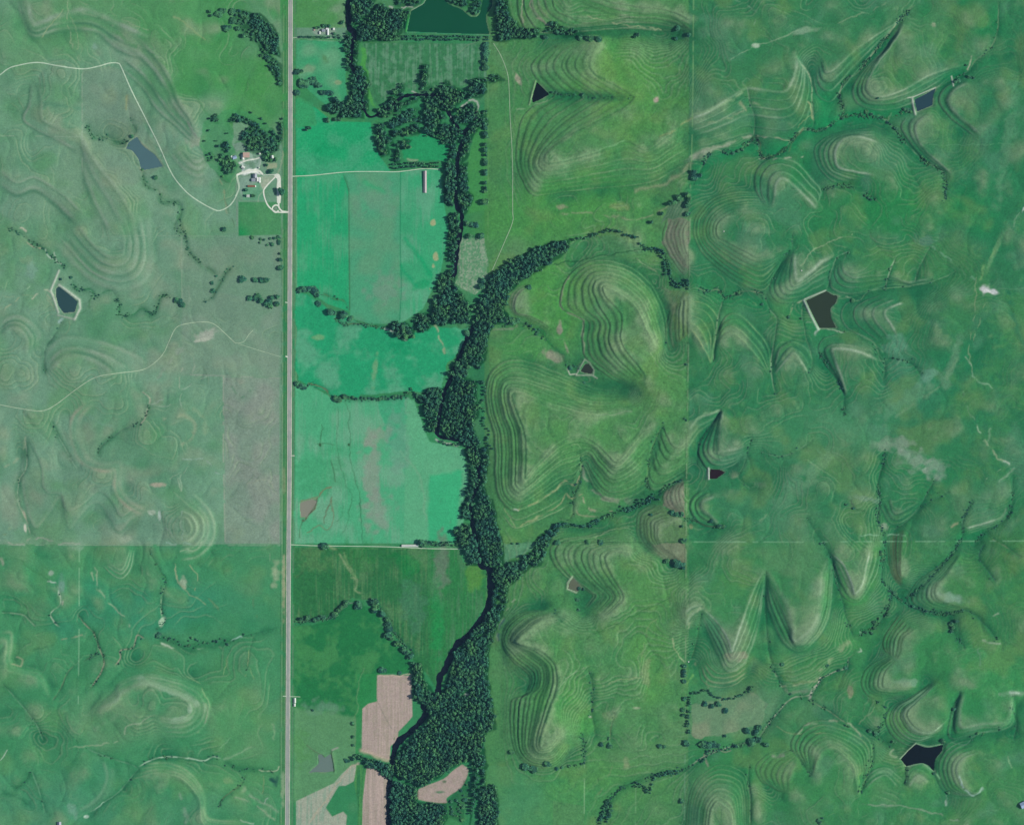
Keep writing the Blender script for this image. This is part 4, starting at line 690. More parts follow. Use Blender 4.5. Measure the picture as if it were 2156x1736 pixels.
# ------------------------------------------------------------------ pale trails, hard lines, dams and painted west-flank shade on the ground
DAM = (188, 202, 186)
def dam(t, pts, wd, hh, c=DAM, a=.85):
    p = T(t, pts); w, D, _, _ = dist(p, 12, False)
    HT[w] += hh * np.exp(-(D / (wd * 1.3)) ** 2)
    mix(w, c, a * np.exp(-(D / wd) ** 2))
for t, pts, wd, c, a in (
    ('A1', [(500, 0), (498, 200), (530, 330), (575, 450), (590, 500)], 1.0, (150, 176, 142), .6), ('A1', [(520, 120), (550, 200), (565, 330), (590, 480)], 1.0, (140, 168, 132), .5),
    ('A1', [(465, 75), (400, 150), (350, 220), (260, 320)], 1.2, (150, 172, 132), .7), ('A1', [(1260, 110), (1350, 170), (1500, 290)], 1.6, (132, 160, 118), .7),
    ('A1', [(350, 780), (400, 860), (480, 980)], 1.8, (130, 156, 132), .6), ('A1', [(610, 90), (760, 130), (830, 190)], 2.5, (128, 160, 130), .5), ('A1', [(900, 150), (1030, 200), (1110, 220)], 1.6, (138, 160, 132), .5),
    ('A1', [(1120, 230), (1240, 360), (1330, 530), (1430, 700), (1540, 840)], 3.0, (66, 128, 84), .5), ('A1', [(860, 240), (960, 330), (1100, 380), (1230, 500)], 4.0, (66, 138, 84), .5),
    ('A1', [(930, 520), (1080, 600), (1230, 780), (1370, 930)], 5.0, (74, 134, 98), .55), ('A1', [(270, 620), (420, 650), (600, 720)], 7, (86, 134, 106), .6), ('A1', [(340, 750), (480, 780), (600, 800)], 5, (78, 132, 106), .6), ('A1', [(330, 760), (320, 870)], 4, (78, 132, 108), .6),
    ('A1', [(920, 700), (920, 790)], 2.5, (140, 150, 108), .6), ('A1', [(830, 650), (860, 750)], 4, (134, 150, 110), .4), ('A1', [(1330, 820), (1380, 920), (1440, 1010)], 2.0, (120, 132, 124), .6), ('A1', [(1370, 880), (1430, 980)], 1.0, (150, 160, 150), .6),
    ('A1', [(1030, 1030), (1100, 1100), (1170, 1180)], 1.4, (150, 160, 140), .7), ('A1', [(1600, 1310), (1640, 1420), (1660, 1560)], 1.4, (140, 148, 118), .6), ('A1', [(1640, 1440), (1700, 1640), (1715, 1736)], 1.0, (84, 120, 92), .7),
    ('A2', [(230, 620), (300, 560), (350, 560), (400, 600)], 1.6, (170, 184, 158), .8), ('A2', [(0, 760), (60, 680), (130, 600)], 1.6, (160, 176, 142), .7), ('A2', [(190, 550), (250, 515), (310, 528)], 1.4, (150, 186, 154), .7), ('A2', [(0, 600), (120, 590), (240, 600)], 1.0, (140, 166, 132), .5),
    ('A2', [(330, 270), (350, 310), (390, 320)], 1.4, (178, 200, 184), .8), ('A2', [(400, 280), (420, 350), (460, 375)], 1.4, (168, 192, 174), .8), ('A2', [(210, 210), (280, 260)], 1.6, (176, 170, 146), .7), ('A2', [(150, 110), (200, 130)], 2, (190, 190, 170), .8),
    ('A2', [(330, 570), (380, 680), (425, 770)], 1.2, (138, 158, 128), .7), ('A2', [(560, 740), (640, 680), (680, 600)], 1.2, (70, 126, 86), .7), ('A2', [(350, 590), (380, 640)], 1.2, (150, 164, 140), .6), ('A2', [(505, 790), (480, 870)], 1.4, (120, 146, 118), .6),
    ('A2', [(1045, 1310), (1100, 1360), (1080, 1440), (1040, 1530)], 1.6, (170, 174, 152), .7), ('A2', [(1110, 1390), (1190, 1360)], 1.2, (150, 176, 156), .7), ('A2', [(1160, 1410), (1240, 1390)], 1.0, (150, 176, 156), .6), ('A2', [(1325, 1295), (1400, 1240), (1500, 1190)], 1.0, (150, 180, 156), .7),
    ('A2', [(1330, 1415), (1312, 1370), (1325, 1320)], 1.0, (150, 180, 156), .7), ('A2', [(1310, 1290), (1310, 1170), (1330, 1130)], 1.0, (160, 172, 150), .6), ('A2', [(1405, 1160), (1420, 1050)], 1.0, (150, 168, 148), .6), ('A2', [(1160, 1200), (1300, 1010)], 3.5, (132, 154, 136), .6),
    ('A2', [(1750, 1200), (1680, 1260), (1720, 1320), (1780, 1350), (1830, 1290)], 2.0, (80, 128, 102), .6), ('A2', [(1600, 850), (1640, 870)], 1, (150, 170, 150), .5), ('A2', [(860, 970), (960, 1020), (1040, 1060)], 2.0, (122, 150, 128), .4), ('A2', [(1320, 620), (1325, 700), (1320, 810)], 1.2, (140, 176, 168), .7),
    ('A2', [(1380, 540), (1390, 620), (1340, 710)], 1.2, (132, 158, 136), .6), ('A2', [(1600, 610), (1720, 620), (1830, 680)], 2.0, (118, 152, 126), .5), ('A2', [(1200, 1500), (1340, 1480), (1420, 1540), (1400, 1620), (1330, 1680)], 4.0, (146, 166, 136), .6), ('A2', [(1410, 1430), (1490, 1500), (1500, 1590)], 5.0, (132, 164, 132), .55),
    ('A3', [(1330, 400), (1490, 405)], 1.2, (150, 184, 168), .7), ('A3', [(1330, 400), (1325, 620)], 1.0, (150, 180, 152), .7), ('A3', [(1380, 430), (1350, 500)], 1.0, (150, 180, 152), .6), ('A3', [(1510, 420), (1560, 480), (1630, 530)], 1.0, (148, 172, 164), .6), ('A3', [(1310, 540), (1320, 620)], 1.0, (160, 184, 156), .6),
    ('A3', [(1200, 590), (1250, 540), (1310, 500)], 1.0, (146, 174, 146), .6), ('A3', [(1330, 790), (1325, 1020)], 1.2, (140, 174, 150), .7), ('A3', [(950, 550), (1010, 620)], 1.2, (160, 178, 150), .6), ('A3', [(1690, 535), (1760, 570)], 1.2, (136, 152, 136), .6), ('A3', [(1810, 580), (1960, 565), (2020, 640)], 1.2, (146, 162, 142), .7),
    ('A3', [(0, 1000), (120, 1025), (210, 1025), (230, 985), (430, 1010), (590, 1020)], 1.8, (150, 164, 148), .7), ('A3', [(210, 1000), (215, 1040)], 2, (180, 184, 160), .8), ('A3', [(1330, 1080), (1440, 1060), (1480, 1010)], 1.6, (150, 180, 150), .6), ('A3', [(1220, 1020), (1400, 1025)], 2, (150, 190, 170), .5),
    ('A3', [(430, 1340), (425, 1390)], 2.0, (180, 206, 184), .85), ('A3', [(445, 1420), (450, 1470)], 1.8, (170, 176, 160), .7), ('A3', [(350, 1300), (410, 1310)], 1.4, (180, 204, 190), .8), ('A3', [(700, 1190), (710, 1300), (740, 1380), (820, 1480), (900, 1540), (940, 1620)], 1.6, (150, 178, 146), .65),
    ('A3', [(670, 1220), (680, 1280)], 1.2, (160, 184, 152), .6), ('A3', [(1285, 1170), (1300, 1290), (1350, 1350)], 1.6, (158, 172, 136), .75), ('A3', [(1390, 1180), (1430, 1260), (1430, 1360)], 1.2, (150, 168, 130), .75), ('A3', [(1350, 1360), (1500, 1460)], 1.2, (146, 164, 126), .6), ('A3', [(1480, 1380), (1560, 1450), (1610, 1530)], 1.6, (110, 142, 104), .6),
    ('A3', [(1850, 1440), (1880, 1560)], 1.6, (86, 118, 90), .5), ('A3', [(1640, 1410), (1680, 1470)], 3, (44, 116, 84), .5), ('A3', [(0, 1130), (20, 1170)], 3, (160, 172, 150), .7), ('A3', [(170, 1110), (250, 1090), (265, 1120)], 1, (70, 120, 84), .6), ('A3', [(10, 1140), (120, 1140), (200, 1180), (280, 1240), (360, 1300)], 1.4, (64, 124, 84), .6),
    ('A3', [(860, 160), (760, 150), (660, 90)], 2.5, (110, 156, 132), .6), ('A3', [(1270, 640), (1390, 740)], 1.2, (130, 166, 134), .5), ('A3', [(1140, 880), (1200, 900), (1280, 960)], 2.0, (140, 168, 148), .5), ('A3', [(20, 960), (90, 900)], 2.5, (130, 158, 120), .5), ('A3', [(30, 460), (110, 420), (170, 300), (180, 240)], 2.5, (144, 166, 138), .6),
    ('A4', [(1665, 460), (1640, 600), (1615, 700)], 1.0, (132, 168, 118), .7), ('A4', [(1835, 450), (1815, 560), (1785, 650)], 1.0, (132, 168, 118), .7), ('A4', [(1820, 580), (1860, 675)], 1.0, (132, 168, 118), .6), ('A4', [(1190, 410), (1280, 440)], 2.2, (180, 204, 178), .8), ('A4', [(1440, 440), (1560, 425)], 1.6, (150, 190, 158), .7), ('A4', [(1690, 385), (1760, 365)], 1.6, (160, 204, 188), .7),
    ('A4', [(1600, 440), (1650, 465)], 2.4, (110, 140, 112), .7), ('A4', [(445, 375), (600, 350)], 1.6, (150, 160, 132), .6), ('A4', [(130, 510), (170, 520), (150, 580), (90, 560)], 2.0, (160, 172, 140), .6), ('A4', [(180, 520), (250, 460), (390, 420)], 2.2, (60, 120, 84), .7), ('A4', [(910, 1100), (930, 1020), (1100, 955)], 1.4, (150, 172, 146), .6),
    ('A4', [(1500, 850), (1520, 950), (1450, 1060)], 1.6, (132, 156, 128), .6), ('A4', [(1360, 660), (1460, 720), (1540, 880)], 1.2, (138, 178, 132), .6), ('A4', [(500, 1165), (620, 1165), (830, 1130), (870, 1105)], 1.4, (146, 172, 142), .6), ('A4', [(1600, 1180), (1710, 1070)], 1.2, (130, 176, 140), .5), ('A4', [(1640, 1250), (1780, 1200), (1910, 1155)], 2.4, (128, 170, 134), .6),
    ('A4', [(1810, 1328), (2010, 1340), (2040, 1310)], 1.5, (172, 190, 160), .75), ('A4', [(1720, 1540), (1850, 1580), (2000, 1700)], 2.0, (140, 166, 138), .6), ('A4', [(1820, 1510), (1920, 1570), (2030, 1640)], 2.6, (132, 160, 136), .6), ('A4', [(1920, 1380), (1915, 1500)], 1.2, (132, 152, 110), .6), ('A4', [(1960, 1530), (1940, 1570)], 1.4, (160, 180, 170), .6),
    ('A4', [(0, 1260), (50, 1190)], 1.2, (180, 206, 186), .8), ('A4', [(640, 1650), (760, 1570)], 1.2, (160, 206, 178), .6), ('A4', [(1310, 1520), (1350, 1600), (1360, 1720)], 4, (132, 162, 142), .5), ('A4', [(1760, 1700), (1860, 1725)], 1.4, (170, 200, 174), .6), ('A4', [(1990, 1000), (2000, 1200)], 2.0, (132, 170, 132), .5), ('A4', [(860, 930), (700, 1040)], 4, (120, 158, 128), .3),
    ('C1', [(900, 130), (1050, 160), (1250, 210), (1500, 240)], 1.2, (160, 178, 140), .6), ('C1', [(380, 0), (375, 120), (400, 190)], 1.6, (160, 164, 146), .7), ('C1', [(460, 0), (475, 110), (560, 190), (630, 200)], 1.8, (160, 158, 142), .7), ('C1', [(1760, 960), (1600, 1060), (1500, 1120)], 2.4, (138, 158, 112), .6),
    ('C1', [(1760, 940), (1900, 900), (2050, 830), (2156, 750)], 3.0, (132, 170, 130), .7), ('C1', [(350, 880), (440, 860), (600, 800)], 1.6, (132, 168, 132), .7), ('C1', [(240, 980), (260, 1100), (250, 1260)], 1.0, (110, 158, 110), .5), ('C1', [(1760, 1330), (1640, 1440), (1500, 1500), (1300, 1540)], 3.5, (138, 154, 122), .6), ('C1', [(1770, 1290), (1900, 1200), (2100, 1160)], 3.5, (150, 162, 142), .7),
    ('C1', [(640, 1310), (850, 1270), (1050, 1200), (1200, 1150)], 1.4, (112, 166, 118), .6), ('C1', [(620, 1280), (600, 1310), (600, 1250), (700, 1170), (850, 1080), (1050, 980), (1200, 880)], 4.0, (50, 120, 74), .45), ('C1', [(950, 560), (960, 600), (1050, 650)], 3, (54, 112, 72), .5),
    ('C2', [(690, 200), (900, 180), (1100, 210), (1300, 240), (1420, 210), (1560, 130)], 2.0, (136, 152, 122), .6), ('C2', [(1310, 550), (1380, 610), (1490, 670)], 1.4, (144, 168, 134), .6), ('C2', [(1540, 800), (1600, 860), (1580, 980)], 1.4, (152, 160, 138), .6), ('C2', [(1390, 1290), (1460, 1360)], 1.0, (136, 170, 128), .6),
    ('C2', [(500, 670), (640, 600), (900, 560), (1100, 520), (1330, 480)], 1.3, (34, 84, 60), .75), ('C2', [(540, 1140), (600, 1230), (690, 1330)], 1.8, (44, 124, 72), .7), ('C2', [(860, 1420), (840, 1470)], 1.6, (150, 164, 144), .7), ('C2', [(150, 1140), (260, 1120), (330, 1100)], 2.4, (132, 148, 128), .6),
    ('C2', [(1110, 850), (1190, 960), (1190, 1200), (1330, 1440), (1380, 1540), (1330, 1650)], 4.5, (50, 112, 78), .55), ('C2', [(890, 1060), (868, 1200), (900, 1380)], 2.0, (134, 146, 126), .7), ('C2', [(760, 700), (700, 850), (700, 950), (800, 1020), (890, 1060)], 2.0, (128, 136, 120), .7),  # wide dark green strip first here: west-flank shade put into the colour
    ('C3', [(310, 110), (340, 250), (400, 420), (415, 600), (405, 790)], 4.5, (48, 110, 76), .6), ('C3', [(290, 1040), (350, 1055)], 1.6, (190, 206, 190), .8), ('C3', [(350, 1050), (500, 985), (660, 880), (740, 830)], 2.2, (150, 162, 122), .6), ('C3', [(720, 820), (800, 835), (860, 760)], 2.0, (158, 158, 128), .6),  # wide dark green strip first here: shade of the west-facing slope, painted
    ('C3', [(370, 1180), (560, 1080), (700, 1000), (750, 930), (780, 960), (860, 930)], 1.6, (154, 166, 126), .65), ('C3', [(870, 960), (950, 1060), (1100, 1060), (1170, 1040)], 1.8, (156, 158, 134), .7), ('C3', [(810, 1010), (850, 1090), (1000, 1100)], 1.8, (146, 154, 126), .6), ('C3', [(870, 690), (930, 850), (1000, 930), (1090, 975)], 2.6, (128, 140, 126), .6),
    ('C3', [(880, 620), (840, 540), (800, 520), (700, 590)], 1.0, (140, 176, 130), .5), ('C3', [(230, 1040), (330, 1190)], 1.2, (140, 166, 122), .6), ('C3', [(920, 300), (1100, 275), (1260, 240)], 1.2, (134, 166, 132), .6), ('C3', [(970, 1270), (1150, 1210), (1240, 1195)], 1.2, (140, 170, 130), .6), ('C3', [(1980, 240), (1985, 400), (1960, 560)], 3.5, (46, 106, 78), .5),
    ('C4', [(290, 90), (230, 190), (175, 340), (160, 400)], 1.3, (146, 164, 142), .6), ('C4', [(220, 240), (185, 330), (175, 390)], 3.2, (66, 98, 104), .7), ('C4', [(600, 740), (700, 640), (800, 580)], 1.2, (140, 172, 138), .7), ('C4', [(820, 370), (1000, 280), (1250, 160), (1500, 50)], 1.2, (52, 108, 66), .7), ('C4', [(340, 390), (560, 375), (800, 380)], 1.2, (60, 122, 76), .45),
    ('C4', [(1430, 140), (1280, 280), (1220, 480), (1200, 640)], 1.6, (126, 160, 110), .5), ('C4', [(940, 710), (1100, 665), (1250, 660)], 1.4, (134, 158, 118), .6), ('C4', [(1430, 370), (1470, 480), (1530, 550)], 1.2, (152, 172, 132), .7), ('C4', [(1700, 1300), (1690, 1200), (1900, 1190), (2050, 1140)], 1.5, (140, 142, 128), .7), ('C4', [(1640, 150), (1600, 200), (1560, 290)], 1.6, (150, 172, 140), .5),
    ('C4', [(270, 1230), (350, 1350), (480, 1480), (680, 1600)], 1.4, (56, 122, 82), .6), ('C4', [(570, 1560), (568, 1736)], 1.2, (62, 122, 88), .6), ('C4', [(1700, 30), (1900, 480), (1960, 520)], .1, (0, 0, 0), 0), ('C4', [(610, 640), (600, 760), (540, 900), (490, 1050), (470, 1130)], 4.0, (50, 112, 76), .6), ('C4', [(880, 1540), (960, 1440), (1000, 1300)], 2, (124, 152, 112), .4),  # wide dark green strip on the S terraces: painted west-flank shade
    ('D1', [(320, 380), (450, 300), (600, 250), (760, 190)], 1.2, (150, 184, 150), .55), ('D1', [(990, 160), (1200, 70), (1290, 10)], 1.2, (122, 156, 122), .6), ('D1', [(340, 0), (440, 50), (480, 90), (470, 150)], 1.6, (120, 160, 130), .5), ('D1', [(440, 20), (475, 90)], 2, (50, 110, 80), .6), ('D1', [(1570, 900), (2156, 905)], 1.0, (92, 152, 112), .6),
    ('D1', [(960, 740), (920, 820)], 1.0, (150, 176, 134), .6), ('D1', [(810, 640), (830, 720), (838, 790)], 1.6, (176, 178, 140), .7), ('D1', [(1560, 900), (1300, 780)], .1, (0, 0, 0), 0), ('D1', [(740, 800), (800, 740), (830, 720)], 1.0, (132, 160, 116), .6), ('D1', [(2020, 20), (2060, 180), (2110, 270)], 1.2, (66, 140, 92), .5),
    ('D1', [(1240, 720), (1290, 750), (1330, 710)], 1.2, (146, 160, 134), .7), ('D1', [(1820, 360), (1800, 440)], 1.6, (172, 178, 156), .7), ('D1', [(500, 990), (600, 990), (770, 980)], 1.6, (168, 180, 158), .7), ('D1', [(490, 870), (510, 970), (540, 985)], 1.6, (122, 110, 88), .7), ('D1', [(680, 950), (720, 870), (780, 800)], 1.6, (122, 104, 84), .6), ('D1', [(480, 855), (600, 870), (690, 870)], 1.2, (168, 180, 150), .7),
    ('D1', [(80, 980), (250, 920), (440, 850)], 3.0, (150, 168, 144), .7), ('D1', [(380, 650), (420, 690)], 3.5, (150, 164, 130), .6), ('D1', [(460, 640), (540, 670)], 3.5, (140, 166, 132), .6), ('D1', [(150, 790), (300, 740), (400, 700)], 2.5, (134, 162, 128), .6),
    ('D2', [(770, 480), (830, 390), (950, 320), (1080, 280)], 1.3, (140, 168, 134), .65), ('D2', [(850, 290), (940, 300)], 1.2, (140, 176, 150), .5), ('D2', [(1850, 560), (1840, 700), (1815, 950), (1800, 1040), (1820, 1130)], 1.1, (140, 164, 128), .5), ('D2', [(1905, 680), (1870, 820), (1820, 1000)], 1.1, (132, 162, 122), .6), ('D2', [(1820, 1130), (1840, 1180), (1950, 1230)], 1.2, (140, 184, 152), .6),
    ('D2', [(1780, 1040), (1810, 1100)], 1.2, (160, 190, 164), .6), ('D2', [(1580, 350), (1700, 450), (1840, 570)], 2.2, (112, 164, 132), .65), ('D2', [(2000, 340), (1900, 480), (1870, 570)], 2.4, (122, 166, 112), .5), ('D2', [(2000, 620), (2156, 620)], 1.0, (112, 160, 128), .4), ('D2', [(2140, 110), (2100, 170), (2080, 230)], 1.4, (120, 164, 132), .6), ('D2', [(2135, 130), (2145, 110)], 2.0, (200, 220, 214), .8),
    ('D2', [(1770, 1260), (1820, 1400), (1880, 1520)], 1.4, (110, 152, 122), .5), ('D2', [(1860, 1480), (1880, 1520)], 1.2, (160, 196, 164), .6), ('D2', [(1890, 1560), (1960, 1640), (2050, 1720)], 1.2, (124, 154, 118), .5), ('D2', [(2050, 640), (2080, 800), (2156, 980)], 7.0, (40, 112, 88), .6), ('D2', [(1360, 1410), (1500, 1310), (1640, 1200), (1730, 1060)], 4.0, (112, 152, 118), .5),
    ('D2', [(720, 710), (750, 700), (770, 690)], 1.6, (150, 170, 140), .7), ('D2', [(690, 790), (720, 730)], 1.6, (150, 160, 130), .6), ('D2', [(380, 650), (480, 720)], 1.2, (140, 168, 124), .6), ('D2', [(850, 895), (875, 870)], 2.4, (190, 206, 196), .8), ('D2', [(880, 868), (980, 880), (1030, 880)], 1.2, (170, 194, 170), .7), ('D2', [(160, 970), (230, 1020), (290, 1040)], .1, (0, 0, 0), 0),
    ('D2', [(1000, 660), (1060, 670)], 1.2, (160, 180, 156), .6), ('D2', [(780, 1140), (840, 1000)], .1, (0, 0, 0), 0), ('D2', [(250, 1380), (150, 1400), (70, 1480)], 2.0, (134, 176, 136), .5), ('D2', [(790, 820), (820, 830)], 1.6, (170, 186, 170), .6),
    ('D3', [(1080, 740), (1100, 800)], 2.0, (70, 96, 84), .7), ('D3', [(1030, 540), (1040, 640), (1080, 740)], 1.2, (86, 140, 96), .5), ('D3', [(1100, 800), (1180, 830)], 1.2, (60, 110, 76), .6), ('D3', [(1700, 910), (1740, 890)], 2.4, (150, 160, 128), .7), ('D3', [(1140, 960), (1400, 965)], 1.2, (140, 190, 158), .6), ('D3', [(550, 840), (500, 870)], 1.6, (130, 170, 132), .5),
    ('D3', [(1900, 370), (1960, 460), (2050, 530)], 2.0, (150, 176, 142), .65), ('D3', [(2020, 510), (2050, 530)], 2.2, (176, 204, 184), .7), ('D3', [(1920, 610), (2000, 560)], 1.0, (140, 176, 140), .5), ('D3', [(2010, 640), (2080, 560)], 2.2, (126, 164, 136), .6), ('D3', [(1940, 310), (1920, 380)], 2.0, (124, 164, 134), .5), ('D3', [(1430, 300), (1400, 400)], .1, (0, 0, 0), 0),
    ('D3', [(1900, 1630), (2000, 1640)], 2.4, (150, 176, 152), .7), ('D3', [(1920, 1510), (1990, 1460)], 1.2, (150, 176, 150), .7), ('D3', [(1050, 1720), (1080, 1690), (1130, 1690), (1110, 1640), (1130, 1580)], 1.6, (172, 200, 178), .8), ('D3', [(60, 1500), (100, 1440), (150, 1425)], 2.2, (134, 166, 130), .6), ('D3', [(950, 1720), (1060, 1640)], 3.5, (126, 156, 118), .6),
    ('D4', [(880, 770), (950, 690), (1070, 590)], 3.5, (134, 160, 124), .65), ('D4', [(650, 850), (750, 840), (860, 810)], 3.0, (140, 158, 128), .6), ('D4', [(640, 790), (700, 830), (800, 830)], 2.5, (74, 120, 74), .6), ('D4', [(670, 880), (700, 900), (800, 890)], 5.0, (118, 140, 120), .6), ('D4', [(600, 780), (640, 850)], 1.2, (160, 184, 150), .6), ('D4', [(1550, 1220), (1480, 1210)], .1, (0, 0, 0), 0),
    ('D4', [(820, 930), (840, 870), (890, 800)], 2.4, (168, 176, 160), .75), ('D4', [(600, 1110), (700, 1150), (900, 1150), (960, 1180)], 1.2, (138, 160, 118), .6), ('D4', [(740, 1150), (860, 1075), (1060, 1090), (1180, 1180)], 2.0, (148, 166, 140), .65), ('D4', [(700, 1250), (640, 1290), (590, 1300)], 3.5, (142, 158, 140), .65), ('D4', [(1130, 1590), (1400, 1600), (1560, 1640), (1800, 1710)], 1.8, (128, 154, 132), .7),
    ('D4', [(1310, 1730), (1400, 1610)], 1.0, (100, 152, 116), .5), ('D4', [(1780, 1500), (1850, 1530), (1895, 1500)], 1.8, (158, 196, 178), .75), ('D4', [(1735, 1400), (1770, 1480)], 1.6, (156, 190, 176), .7), ('D4', [(1670, 1540), (1672, 1590)], 2.0, (158, 184, 170), .7), ('D4', [(1630, 1430), (1610, 1380)], 2.0, (140, 196, 150), .6), ('D4', [(2050, 1300), (2080, 1360)], 1.8, (132, 176, 134), .6),
    ('D4', [(1420, 1150), (1340, 1060)], .1, (0, 0, 0), 0), ('D4', [(1130, 1080), (1220, 990)], 1.4, (132, 158, 124), .5), ('D4', [(1870, 620), (1870, 720)], 1.4, (110, 156, 128), .5), ('D4', [(1340, 1240), (1320, 1280), (1360, 1300)], 2.0, (150, 176, 142), .6), ('D4', [(60, 850), (90, 780)], 1.6, (130, 190, 110), .5), ('D4', [(0, 680), (40, 710)], 1.2, (160, 190, 150), .6),
    ('D4', [(1250, 930), (1170, 870)], .1, (0, 0, 0), 0), ('D4', [(2070, 890), (2120, 900)], 2.4, (170, 196, 180), .6), ('D4', [(1120, 1530), (1130, 1400)], 1.0, (120, 170, 100), .5), ('D4', [(100, 700), (180, 860)], 1.8, (128, 148, 116), .5), ('D4', [(1060, 1280), (1052, 1420)], 1.0, (110, 160, 106), .5)):
    stroke(t, pts, wd, c, a, brk=.5 if wd > 1.0 else .3)
# ---- where the woods and belts stand (also what the ground under them looks like)
BELTS = [('C2', [(770, 405), (860, 392), (950, 372), (1040, 340), (1095, 325), (1170, 340), (1230, 365), (1320, 385)], 2.2, 4.2, 9), ('C2', [(1335, 420), (1345, 450)], 2, 5, 8), ('C2', [(1390, 488), (1450, 470), (1510, 500), (1545, 560), (1565, 640), (1570, 690)], 6, 5, 10), ('C2', [(1590, 730), (1640, 770), (1690, 765), (1725, 740), (1728, 800)], 5, 5, 9),
         ('C3', [(690, 1180), (760, 1165), (840, 1180), (900, 1185), (980, 1140), (1060, 1110), (1110, 1085)], 2.0, 4.2, 7), ('C3', [(1180, 1040), (1240, 1050), (1300, 1030), (1330, 980), (1400, 985), (1440, 940), (1500, 950)], 5, 6, 8), ('C3', [(1530, 870), (1580, 850), (1620, 830), (1690, 805)], 2.2, 5, 6),
         ('C4', [(1580, 790), (1570, 860), (1565, 940), (1558, 1010), (1575, 1060)], 3, 4.6, 9), ('C4', [(1590, 775), (1640, 765), (1690, 750), (1740, 785), (1800, 810), (1840, 820), (1900, 805), (1960, 785), (2010, 745), (2035, 715)], 3.4, 4.6, 8),
         ('C4', [(910, 1730), (940, 1640), (980, 1570), (1000, 1620), (960, 1700)], 8, 5, 8), ('C4', [(1150, 1440), (1220, 1450), (1280, 1490), (1310, 1390), (1370, 1365), (1440, 1355), (1500, 1350)], 4, 5.5, 7), ('C4', [(1640, 1290), (1700, 1240), (1690, 1200), (1800, 1190), (1850, 1180)], 3, 6, 6),
         ('B1', [(1000, 350), (1110, 340), (1200, 340), (1320, 340), (1500, 345), (1640, 340), (1750, 350), (1890, 345)], 4.2, 4.6, 8), ('B4', [(1360, 400), (1440, 410), (1540, 405), (1640, 410)], 4, 4.4, 9), ('B1', [(1010, 1510), (1120, 1500), (1250, 1490), (1350, 1500), (1450, 1490)], 4.5, 4.6, 11),
         ('B3', [(1440, 985), (1520, 1010), (1600, 1015), (1650, 1020)], 1.8, 4.5, 7), ('B3', [(1790, 440), (1850, 460), (1850, 560), (1810, 680), (1850, 690), (1850, 760), (1840, 830), (1900, 900), (1880, 990), (1930, 1060)], 2.5, 6.5, 7),
         ('F', [(1270, 290), (1285, 360), (1275, 440), (1285, 520), (1280, 570)], 3.0, 4.5, 9), ('F', [(1300, 190), (1295, 240)], 2, 5, 8), ('F', [(500, 245), (560, 215), (630, 190), (700, 220), (780, 250), (860, 280)], 4, 5, 9),
         ('A4', [(1200, 360), (1290, 390), (1370, 440), (1400, 370), (1480, 400), (1550, 400), (1620, 380), (1680, 420)], 3, 9, 4), ('N', [(1450, 700), (1600, 680), (1700, 700), (1750, 800), (1600, 820)], 3, 4.5, 8), ('B3', [(1150, 545), (1190, 510), (1230, 560), (1250, 620)], 3, 4.5, 9),
         ('B5', [(650, 1130), (700, 1100), (780, 1130), (860, 1160)], 4, 4.5, 10)]
